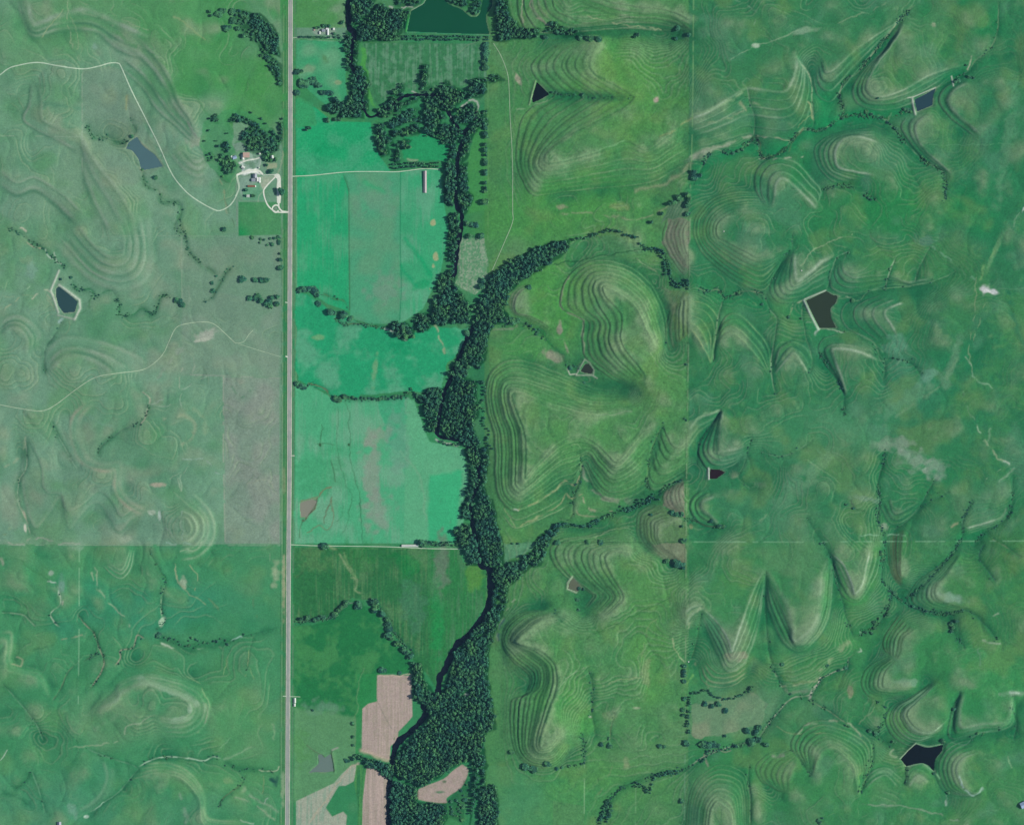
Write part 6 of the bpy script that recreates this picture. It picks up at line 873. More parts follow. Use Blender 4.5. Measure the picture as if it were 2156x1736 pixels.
# river bars and the bare gaps in the woods
for a in (('B1', [(990, 50), (1025, 70)], 2.2), ('B1', [(1110, 65), (1200, 60)], 1.6), ('B1', [(1190, 830), (1280, 845)], 1.6), ('B1', [(1650, 965), (1700, 925)], 1.8), ('B1', [(1720, 910), (1785, 925), (1795, 990), (1760, 1080)], 1.6), ('B3', [(1420, 970), (1500, 1005), (1620, 1010)], 1.6), ('B2', [(960, 1490), (1030, 1510)], 2.0), ('B2', [(1120, 1560), (1150, 1575)], 1.8), ('B5', [(1670, 530), (1710, 540)], 2.0)):
    stroke(a[0], a[1], a[2], (176, 186, 178), .9)
stroke('B1', [(1140, 1000), (1250, 960), (1300, 1000)], 5, (54, 136, 92), .5); stroke('B1', [(1150, 1440), (1240, 1445)], 2, (150, 168, 140), .7)
stroke('B1', [(1600, 490), (1660, 440), (1760, 385)], 1.2, (112, 146, 120), .6)

# grass grain
HT += ROUGH * .05 * N1
g = 1 + (.06 * N1 + .022 * N2) * (.35 + ROUGH)[...] + .008 * NM
ALB *= np.clip(g, .55, 1.5)[..., None]
ALB = np.clip(ALB, .004, .9)

def hgt(x, y):
    u = np.clip((np.asarray(x, float) - X0) / STEP, 0, NX - 1.001); v = np.clip((np.asarray(y, float) - Y0) / STEP, 0, NY - 1.001)
    i = u.astype(int); j = v.astype(int); fx = u - i; fy = v - j
    return HT[j, i] * (1 - fx) * (1 - fy) + HT[j, i + 1] * fx * (1 - fy) + HT[j + 1, i] * (1 - fx) * fy + HT[j + 1, i + 1] * fx * fy
def wx(x): return (np.asarray(x, float) - W0 / 2) * S
def wy(y): return (H0 / 2 - np.asarray(y, float)) * S

# ------------------------------------------------------------------ materials
def mat(name, rough=.9, spec=.1):
    m = bpy.data.materials.new(name); m.use_nodes = True
    b = m.node_tree.nodes['Principled BSDF']; b.inputs['Roughness'].default_value = rough
    b.inputs['Specular IOR Level'].default_value = spec
    return m, m.node_tree, b
def noisy(name, col, var=.25, scale=.5, rough=.9, spec=.1, col2=None, bump=0.0):
    m, nt, b = mat(name, rough, spec)
    tc = nt.nodes.new('ShaderNodeTexCoord'); n = nt.nodes.new('ShaderNodeTexNoise'); n.inputs['Scale'].default_value = scale; n.inputs['Detail'].default_value = 5
    nt.links.new(tc.outputs['Object'], n.inputs['Vector'])
    r = nt.nodes.new('ShaderNodeValToRGB'); r.color_ramp.elements[0].position = .3; r.color_ramp.elements[1].position = .7
    c = np.array(col); a = c * (1 - var); d = (np.array(col2) if col2 is not None else c * (1 + var))
    r.color_ramp.elements[0].color = (*a, 1); r.color_ramp.elements[1].color = (*np.clip(d, 0, 1), 1)
    nt.links.new(n.outputs['Fac'], r.inputs['Fac']); nt.links.new(r.outputs['Color'], b.inputs['Base Color'])
    if bump:
        bp = nt.nodes.new('ShaderNodeBump'); bp.inputs['Strength'].default_value = bump; bp.inputs['Distance'].default_value = .3
        nt.links.new(n.outputs['Fac'], bp.inputs['Height']); nt.links.new(bp.outputs['Normal'], b.inputs['Normal'])
    return m
def ground_mat():
    m, nt, b = mat('grassland', 1.0, 0.0)
    at = nt.nodes.new('ShaderNodeAttribute'); at.attribute_name = 'cover'
    geo = nt.nodes.new('ShaderNodeNewGeometry')
    n1 = nt.nodes.new('ShaderNodeTexNoise'); n1.inputs['Scale'].default_value = .22; n1.inputs['Detail'].default_value = 6; n1.inputs['Roughness'].default_value = .75
    n2 = nt.nodes.new('ShaderNodeTexNoise'); n2.inputs['Scale'].default_value = .035; n2.inputs['Detail'].default_value = 7; n2.inputs['Roughness'].default_value = .65
    for n in (n1, n2): nt.links.new(geo.outputs['Position'], n.inputs['Vector'])
    mr = nt.nodes.new('ShaderNodeMapRange'); mr.inputs['From Min'].default_value = .3; mr.inputs['From Max'].default_value = .7; mr.inputs['To Min'].default_value = .78; mr.inputs['To Max'].default_value = 1.22
    mr2 = nt.nodes.new('ShaderNodeMapRange'); mr2.inputs['From Min'].default_value = .3; mr2.inputs['From Max'].default_value = .7; mr2.inputs['To Min'].default_value = .97; mr2.inputs['To Max'].default_value = 1.03
    nt.links.new(n1.outputs['Fac'], mr.inputs['Value']); nt.links.new(n2.outputs['Fac'], mr2.inputs['Value'])
    mu = nt.nodes.new('ShaderNodeMath'); mu.operation = 'MULTIPLY'; nt.links.new(mr.outputs['Result'], mu.inputs[0]); nt.links.new(mr2.outputs['Result'], mu.inputs[1])
    vm = nt.nodes.new('ShaderNodeVectorMath'); vm.operation = 'SCALE'; nt.links.new(at.outputs['Color'], vm.inputs[0]); nt.links.new(mu.outputs['Value'], vm.inputs['Scale'])
    nt.links.new(vm.outputs['Vector'], b.inputs['Base Color'])
    bp = nt.nodes.new('ShaderNodeBump'); bp.inputs['Strength'].default_value = .35; bp.inputs['Distance'].default_value = .6
    nt.links.new(n1.outputs['Fac'], bp.inputs['Height']); nt.links.new(bp.outputs['Normal'], b.inputs['Normal'])
    return m
def water_mat(name, c):
    m, nt, b = mat(name, .25, .22)
    geo = nt.nodes.new('ShaderNodeNewGeometry'); n = nt.nodes.new('ShaderNodeTexNoise'); n.inputs['Scale'].default_value = .02; n.inputs['Detail'].default_value = 3
    nt.links.new(geo.outputs['Position'], n.inputs['Vector'])
    r = nt.nodes.new('ShaderNodeValToRGB'); a = alb(c)
    r.color_ramp.elements[0].color = (*(a * .88), 1); r.color_ramp.elements[1].color = (*(a * 1.1), 1)
    nt.links.new(n.outputs['Fac'], r.inputs['Fac']); nt.links.new(r.outputs['Color'], b.inputs['Base Color'])
    n2 = nt.nodes.new('ShaderNodeTexNoise'); n2.inputs['Scale'].default_value = .8; nt.links.new(geo.outputs['Position'], n2.inputs['Vector'])
    bp = nt.nodes.new('ShaderNodeBump'); bp.inputs['Strength'].default_value = .12; bp.inputs['Distance'].default_value = .1
    nt.links.new(n2.outputs['Fac'], bp.inputs['Height']); nt.links.new(bp.outputs['Normal'], b.inputs['Normal'])
    return m

# ------------------------------------------------------------------ mesh helpers
def link(name, me, m=None, parent=None, **kw):
    o = bpy.data.objects.new(name, me); scene.collection.objects.link(o)
    if m is not None and me is not None and not me.materials: me.materials.append(m)
    if parent is not None: o.parent = parent
    for k, v in kw.items(): o[k] = v
    return o
def npmesh(name, V, F, smoothf=False, col=None):
    """V (n,3), F (m,k) all faces of one size"""
    me = bpy.data.meshes.new(name); V = np.asarray(V, np.float32); F = np.asarray(F, np.int32); k = F.shape[1]
    me.vertices.add(len(V)); me.vertices.foreach_set('co', V.ravel())
    me.loops.add(F.size); me.loops.foreach_set('vertex_index', F.ravel())
    me.polygons.add(len(F)); me.polygons.foreach_set('loop_start', np.arange(0, F.size, k, dtype=np.int32))
    try: me.polygons.foreach_set('loop_total', np.full(len(F), k, np.int32))
    except Exception: pass
    me.polygons.foreach_set('use_smooth', np.full(len(F), smoothf, bool))
    if col is not None:
        at = me.color_attributes.new('cover', 'FLOAT_COLOR', 'POINT')
        c = np.ones((len(V), 4), np.float32); c[:, :3] = col; at.data.foreach_set('color', c.ravel())
    me.update(calc_edges=True)
    return me

# ------------------------------------------------------------------ ground: one sheet, fine inside the photo and coarse out to the horizon
ext = np.array([4, 10, 22, 50, 110, 250, 600, 1500, 4000, 12000.0])
LX = np.concatenate([gx[0] - ext[::-1], gx, gx[-1] + ext]); LY = np.concatenate([gy[0] - ext[::-1], gy, gy[-1] + ext])
ne = len(ext)
HX = np.pad(HT, ne, mode='edge'); CX = np.pad(ALB, ((ne, ne), (ne, ne), (0, 0)), mode='edge')
PX, PY = np.meshgrid(LX, LY)
far = np.clip(np.maximum(np.maximum(X0 - PX, PX - gx[-1]), np.maximum(Y0 - PY, PY - gy[-1])) / 250, 0, 1)
mean_h = HT.mean(); HX = HX * (1 - far) + mean_h * far
CX = CX * (1 - far[..., None]) + ALB.mean((0, 1)) * far[..., None]
V = np.stack([wx(PX), wy(PY), HX], -1).reshape(-1, 3)
ny, nx = PX.shape
idx = np.arange(ny * nx).reshape(ny, nx)
F = np.stack([idx[1:, :-1], idx[1:, 1:], idx[:-1, 1:], idx[:-1, :-1]], -1).reshape(-1, 4)
me = npmesh('ground', V, F, True, CX.reshape(-1, 3))
link('ground', me, ground_mat(), kind='structure')
del V, F, PX, PY, CX

# ------------------------------------------------------------------ water
def triangulate(p):
    import mathutils.geometry as mg
    from mathutils import Vector
    return mg.tessellate_polygon([[Vector((a, b, 0)) for a, b in p]])
def sheet(name, p, z, m, thick=0.0, **kw):
    p = np.asarray(p); tri = triangulate(p)
    V = [(float(wx(x)), float(wy(y)), z if np.isscalar(z) else float(zz)) for (x, y), zz in zip(p, (z if not np.isscalar(z) else [z] * len(p)))]
    me = bpy.data.meshes.new(name); me.from_pydata(V, [], tri); me.update()
    for f in me.polygons:
        if f.normal.z < 0: f.flip()
    return link(name, me, m, **kw)
for k, (lab, p, z, c) in enumerate(ERODE):
    pp = smooth(np.vstack([p, p[:1]]), 4)[:-1]
    ctr = pp.mean(0); pp = ctr + (pp - ctr) * 1.012
    sheet('pond', pp, z, water_mat('pond_water', c), kind='structure')
def ribbon(name, p, wpx, m, lift=.25, z=None, label=None, ends=True, **kw):
    seg = np.hypot(*(p[1:] - p[:-1]).T); cum = np.concatenate([[0], np.cumsum(seg)])
    n = max(2, int(cum[-1] / 1.6)); s = np.linspace(0, cum[-1], n)
    x = np.interp(s, cum, p[:, 0]); y = np.interp(s, cum, p[:, 1])
    tx, ty = np.gradient(x), np.gradient(y); L = np.hypot(tx, ty) + 1e-9; nxx, nyy = -ty / L, tx / L
    wv = (wpx if not np.isscalar(wpx) else np.full(n, wpx)); wv = np.interp(np.linspace(0, 1, n), np.linspace(0, 1, len(wv)), wv)
    wv = wv * (1 + .12 * np.sin(s * .21 + 1) * np.sin(s * .073))
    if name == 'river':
        jn = np.convolve(np.random.default_rng(n).normal(size=n + 8), np.ones(5) / 5, 'same')[4:4 + n]; wv = np.clip(wv + jn * 3.2, 4, 19)  # ragged edge imitates the scalloped tree shadow, drawn into the ribbon's outline
    cols = [-.5, -.17, .17, .5]; V = []
    for c in cols:
        xx, yy = x + nxx * wv * c, y + nyy * wv * c
        zz = hgt(xx, yy) + lift + (.12 if abs(c) < .3 else 0) if z is None else np.full(n, z)
        V.append(np.stack([wx(xx), wy(yy), zz], -1))
    V = np.stack(V, 1).reshape(-1, 3); i = np.arange(n - 1)[:, None] * 4 + np.arange(3)[None, :]
    F = np.stack([i, i + 1, i + 5, i + 4], -1).reshape(-1, 4)
    me = npmesh(name, V, F, True)
    f0 = me.polygons[0]
    if f0.normal.z < 0: me.flip_normals()
    return link(name, me, m, kind='structure')
M_river_shade = water_mat('river_water_and_shade', (12, 30, 54))  # navy covers the water and also paints the tree shadow beside it
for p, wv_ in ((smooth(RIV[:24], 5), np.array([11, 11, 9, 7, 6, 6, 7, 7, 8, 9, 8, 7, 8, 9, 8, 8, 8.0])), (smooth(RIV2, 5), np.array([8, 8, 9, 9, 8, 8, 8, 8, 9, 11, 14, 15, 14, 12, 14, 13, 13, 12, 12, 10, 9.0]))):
    ribbon('river', p, wv_, M_river_shade, lift=.5)  # river plus painted tree shadow: widened over the shaded strip by the woods

# ------------------------------------------------------------------ roads, drives and tracks
M_road = noisy('worn_asphalt', alb((150, 166, 160)), .10, .06, .9, .1, alb((166, 172, 164)))
M_gravel = noisy('pale_gravel', alb((214, 226, 210)), .08, .3, .95)
M_track = noisy('limestone_track', alb((178, 206, 180)), .12, .12, .95)
M_path = noisy('dusty_two_track', alb((160, 188, 158)), .16, .1, .95)
ribbon('road', np.array([(611.5, -56), (611, 200), (611, 300), (610, 600), (609, 760), (609, 1000), (607.5, 1200), (606.5, 1400), (605, 1600), (604, 1800)], float), 6.6, M_road, .35)
M_edge = noisy('gravel_shoulder', alb((186, 196, 180)), .15, .3, .95)
ribbon('road_shoulder', np.array([(615.6, -56), (615.1, 300), (614.1, 600), (613.1, 1000), (611.2, 1200), (610.3, 1400), (609, 1800)], float), 1.5, M_edge, .30)
ribbon('road_shoulder', np.array([(607.4, -56), (606.9, 300), (605.9, 600), (604.9, 1000), (603.2, 1200), (602.4, 1400), (600.3, 1800)], float), 1.3, M_edge, .30)
M_worn = noisy('tyre_polished_asphalt', alb((134, 150, 146)), .12, .05, .8, .15)
for off_ in (-1.5, 1.3): ribbon('wheel_track', np.array([(611.5 + off_, -56), (611 + off_, 300), (610 + off_, 600), (609 + off_, 1000), (607.5 + off_, 1200), (606.5 + off_, 1400), (604 + off_, 1800)], float), .8, M_worn, .52)
for t, pts, w_, m in (
    ('A1', [(-120, 620), (0, 548), (50, 510), (110, 485), (270, 458), (420, 482), (600, 505), (720, 485), (800, 462), (860, 462), (885, 490), (960, 660), (1060, 860), (1160, 1060), (1250, 1260), (1330, 1370), (1420, 1450), (1560, 1530), (1620, 1535), (1690, 1490), (1740, 1400), (1747, 1350), (1733, 1285)], 2.3, M_track),
    ('A2', [(-120, 1370), (0, 1395), (160, 1425), (300, 1440), (400, 1400), (560, 1280), (700, 1195), (860, 1165), (1040, 1140), (1140, 1080), (1200, 1010), (1240, 920), (1290, 830), (1380, 800), (1500, 790), (1570, 810), (1640, 870), (1720, 945)], 1.7, M_path),
    ('A2', [(1720, 945), (1780, 935), (1820, 880), (1850, 850)], 1.2, M_path), ('A2', [(1740, 950), (1900, 1000), (2050, 1045)], 1.0, M_path),
    ('B1', [(110, 1600), (300, 1590), (600, 1560), (850, 1556), (1040, 1558), (1150, 1548), (1300, 1530), (1450, 1535)], 1.8, M_track),
    ('B4', [(92, 415), (350, 425), (750, 430), (1000, 435), (1330, 450), (1650, 455)], 1.5, M_track),
    ('C1', [(150, 350), (210, 450), (265, 600), (278, 750), (285, 950), (300, 1200), (305, 1400), (306, 1732)], 1.2, M_path), ('C2', [(306, 180), (305, 260), (240, 420), (140, 650)], 1.2, M_path),
    ('F', [(600, 1075), (680, 1040), (760, 1015), (850, 1000), (940, 1010), (1000, 1065)], 4.0, M_gravel), ('F', [(1000, 1075), (1100, 1070), (1215, 1062)], 1.2, M_gravel), ('F', [(1213, 1060), (1190, 1100), (1110, 1180), (1040, 1260), (1010, 1320), (1030, 1430), (1080, 1540), (1170, 1620), (1250, 1640), (1400, 1638)], 2.8, M_gravel),
    ('F', [(1190, 1105), (1225, 1080), (1245, 1140), (1243, 1200), (1243, 1290), (1243, 1430), (1240, 1500)], 8.5, M_gravel), ('F', [(1240, 1490), (1243, 1560), (1290, 1620), (1380, 1638)], 3.6, M_gravel), ('F', [(1240, 1545), (1195, 1530), (1150, 1560), (1150, 1610), (1200, 1640), (1240, 1610)], 3.2, M_gravel),
    ('F', [(600, 1075), (610, 1160), (630, 1240), (628, 1300), (580, 1400)], 2.4, M_track), ('F', [(640, 900), (760, 855), (890, 830), (960, 800)], 1.6, M_gravel), ('P', [(600, 636), (606, 637)], 2.0, M_track), ('P', [(601, 750), (606, 751)], 2.6, M_gravel), ('P', [(595, 1465), (600, 1465), (605, 1466)], 1.6, M_track), ('P', [(609, 1466), (618, 1466), (632, 1466.5)], 1.2, M_track), ('P', [(600, 446), (608, 446)], 3.0, M_gravel),
    ('P', [(614, 80), (620, 79), (700, 80)], 1.4, M_path), ('P', [(612, 959), (620, 959)], 1.8, M_edge)):
    p = T(t, pts); ribbon('track' if m is not M_gravel else 'gravel_drive', smooth(p, 5) if len(p) > 2 else p, w_, m, .28)

# ------------------------------------------------------------------ trees
leaf_mats = []
def leaf_mat(name, base, var):
    m, nt, b = mat(name, .75, .15)
    oi = nt.nodes.new('ShaderNodeObjectInfo'); geo = nt.nodes.new('ShaderNodeNewGeometry')
    n = nt.nodes.new('ShaderNodeTexNoise'); n.inputs['Scale'].default_value = .35; n.inputs['Detail'].default_value = 4; nt.links.new(geo.outputs['Position'], n.inputs['Vector'])
    n2 = nt.nodes.new('ShaderNodeTexNoise'); n2.inputs['Scale'].default_value = .02; n2.inputs['Detail'].default_value = 3; nt.links.new(geo.outputs['Position'], n2.inputs['Vector'])
    r = nt.nodes.new('ShaderNodeValToRGB'); e = r.color_ramp.elements; e[0].position = .3; e[1].position = .72
    c = np.array(base); e[0].color = (*(c * (1 - var)), 1); e[1].color = (*(c * (1 + var)), 1)
    nt.links.new(n.outputs['Fac'], r.inputs['Fac'])
    r2 = nt.nodes.new('ShaderNodeValToRGB'); e = r2.color_ramp.elements; e[0].position = .38; e[1].position = .64; e[0].color = (.74, .94, 1.02, 1); e[1].color = (1.25, 1.18, .80, 1)
    nt.links.new(n2.outputs['Fac'], r2.inputs['Fac'])
    mx = nt.nodes.new('ShaderNodeMix'); mx.data_type = 'RGBA'; mx.blend_type = 'MULTIPLY'; mx.inputs['Factor'].default_value = 1.0
    nt.links.new(r.outputs['Color'], mx.inputs['A']); nt.links.new(r2.outputs['Color'], mx.inputs['B'])
    vo = nt.nodes.new('ShaderNodeTexVoronoi'); vo.inputs['Scale'].default_value = .11; nt.links.new(geo.outputs['Position'], vo.inputs['Vector'])
    r3 = nt.nodes.new('ShaderNodeValToRGB'); e = r3.color_ramp.elements; e[0].position = .15; e[1].position = .85; e[0].color = (.50, .62, .74, 1); e[1].color = (1.55, 1.45, 1.15, 1)
    sp = nt.nodes.new('ShaderNodeSeparateColor'); nt.links.new(vo.outputs['Color'], sp.inputs['Color']); nt.links.new(sp.outputs['Red'], r3.inputs['Fac'])
    mx2 = nt.nodes.new('ShaderNodeMix'); mx2.data_type = 'RGBA'; mx2.blend_type = 'MULTIPLY'; mx2.inputs['Factor'].default_value = 1.0
    nt.links.new(mx.outputs['Result'], mx2.inputs['A']); nt.links.new(r3.outputs['Color'], mx2.inputs['B'])
    nt.links.new(mx2.outputs['Result'], b.inputs['Base Color'])
    return m
M_leaf = leaf_mat('broadleaf_foliage', (.049, .170, .100), .48)
M_bark = noisy('bark', (.09, .075, .06), .3, 1.0)

def crown_geo(seed, nclump, core=True):
    """unit crown: radius 1, from z=0 to about 1.5; clumps of leaf blades spread through the volume round an uneven core"""
    r = np.random.default_rng(seed)
    lob = r.normal(size=(7, 3)); lob[:, 2] = np.abs(lob[:, 2]) * .6; lob /= np.linalg.norm(lob, axis=1)[:, None]
    amp = r.uniform(.12, .42, 7)
    def rad(d):
        q = (np.clip(d @ lob.T, 0, 1) ** 5) * amp
        return .62 + q.sum(1) * .85
    V, F = [], []
    n = nclump
    d = r.normal(size=(n, 3)); d[:, 2] = d[:, 2] * .8 + .25; d /= np.linalg.norm(d, axis=1)[:, None]
    R = rad(d) * r.uniform(.72, 1.08, n)
    c = d * R[:, None] * np.array([1, 1, .78]) + np.array([0, 0, .7])
    sz = r.uniform(.13, .27, n)
    nn = d + r.normal(size=(n, 3)) * .55; nn[:, 2] += .3; nn /= np.linalg.norm(nn, axis=1)[:, None]
    a = np.cross(nn, r.normal(size=(n, 3))); a /= np.linalg.norm(a, axis=1)[:, None]; b = np.cross(nn, a)
    for s1, s2, s3 in ((-1, -.7, 0), (.8, -1, .15), (1.1, .8, -.1), (-.7, 1, .2)):
        V.append(c + a * (s1 * sz)[:, None] + b * (s2 * sz)[:, None] + nn * (s3 * sz)[:, None])
    V = np.stack(V, 1).reshape(-1, 3); F = np.arange(4 * n).reshape(n, 4)
    if core:
        nu, nv = 9, 5
        th = np.linspace(0, 2 * np.pi, nu, endpoint=False); ph = np.linspace(.12, 2.7, nv)
        T_, P_ = np.meshgrid(th, ph); dd = np.stack([np.sin(P_) * np.cos(T_), np.sin(P_) * np.sin(T_), np.cos(P_)], -1).reshape(-1, 3)
        cc = dd * (rad(dd) * .78 * r.uniform(.85, 1.1, len(dd)))[:, None] * np.array([1, 1, .78]) + np.array([0, 0, .7])
        o = len(V); ii = np.arange(nu * nv).reshape(nv, nu); i2 = np.roll(ii, -1, 1)
        Fc = np.stack([ii[1:], i2[1:], i2[:-1], ii[:-1]], -1).reshape(-1, 4) + o
        cap = np.array([[o, o + 2, o + 4, o + 6]]); 
        V = np.vstack([V, cc]); F = np.vstack([F, Fc, cap])
    return V, F
def trunk_geo(seed):
    r = np.random.default_rng(seed); V, F = [], []
    def limb(p0, p1, r0, r1):
        p0, p1 = np.array(p0, float), np.array(p1, float); ax = p1 - p0; ax /= np.linalg.norm(ax); a = np.cross(ax, [.3, 1, .2]); a /= np.linalg.norm(a); b = np.cross(ax, a); o = sum(len(v) for v in V)
        ring = [[p + (a * math.cos(t) + b * math.sin(t)) * rr for t in np.linspace(0, 2 * math.pi, 6, endpoint=False)] for p, rr in ((p0, r0), ((p0 + p1) / 2 + r.normal(size=3) * .02, (r0 + r1) / 2), (p1, r1))]
        V.append(np.array(ring).reshape(-1, 3))
        for k in range(2):
            for j in range(6): F.append((o + k * 6 + j, o + k * 6 + (j + 1) % 6, o + (k + 1) * 6 + (j + 1) % 6, o + (k + 1) * 6 + j))
    limb((0, 0, -.6), (0, 0, .35), .10, .06)
    for k in range(4):
        t = k * 1.57 + r.random(); limb((0, 0, .1 + .08 * k), (.5 * math.cos(t), .5 * math.sin(t), .75 + .1 * r.random()), .045, .015)
    return np.vstack(V), np.array(F)
CROWNS = [crown_geo(100 + k, 230) for k in range(6)]; CROWNM = []
for k, (v, f) in enumerate(CROWNS):
    me = npmesh('tree_crown', v, f); me.materials.append(M_leaf); CROWNM.append(me)
TRUNKM = []
for k in range(3):
    v, f = trunk_geo(k); me = npmesh('tree_trunk', v, f); me.materials.append(M_bark); TRUNKM.append(me)
LIGHT = [crown_geo(300 + k, 60) for k in range(8)]
taken = []
NTREE = [0]
def tree(x, y, r, ht, label, group, cat='tree', name='tree'):
    """r crown radius in px, ht height in m; the trunk stands on the ground"""
    z = float(hgt(x, y)); R = r * S
    root = bpy.data.objects.new(name, None); scene.collection.objects.link(root)
    root.location = (float(wx(x)), float(wy(y)), z); root.rotation_euler = (0, 0, random.uniform(0, 6.28))
    root['label'] = label; root['category'] = cat
    if group: root['group'] = group
    k = NTREE[0]; NTREE[0] += 1
    c = bpy.data.objects.new('crown', CROWNM[k % 6]); scene.collection.objects.link(c); c.parent = root
    zs = ht / 1.75
    c.scale = (R, R * random.uniform(.85, 1.1), zs); c.location = (0, 0, ht - 1.5 * zs)
    t = bpy.data.objects.new('trunk', TRUNKM[k % 3]); scene.collection.objects.link(t); t.parent = root
    t.scale = (R * .8, R * .8, max(1.0, (ht - 1.5 * zs) / .6 + .001 if False else ht * .42)); t.location = (0, 0, ht * .42 * .55)
    taken.append((x, y, r))
    return root

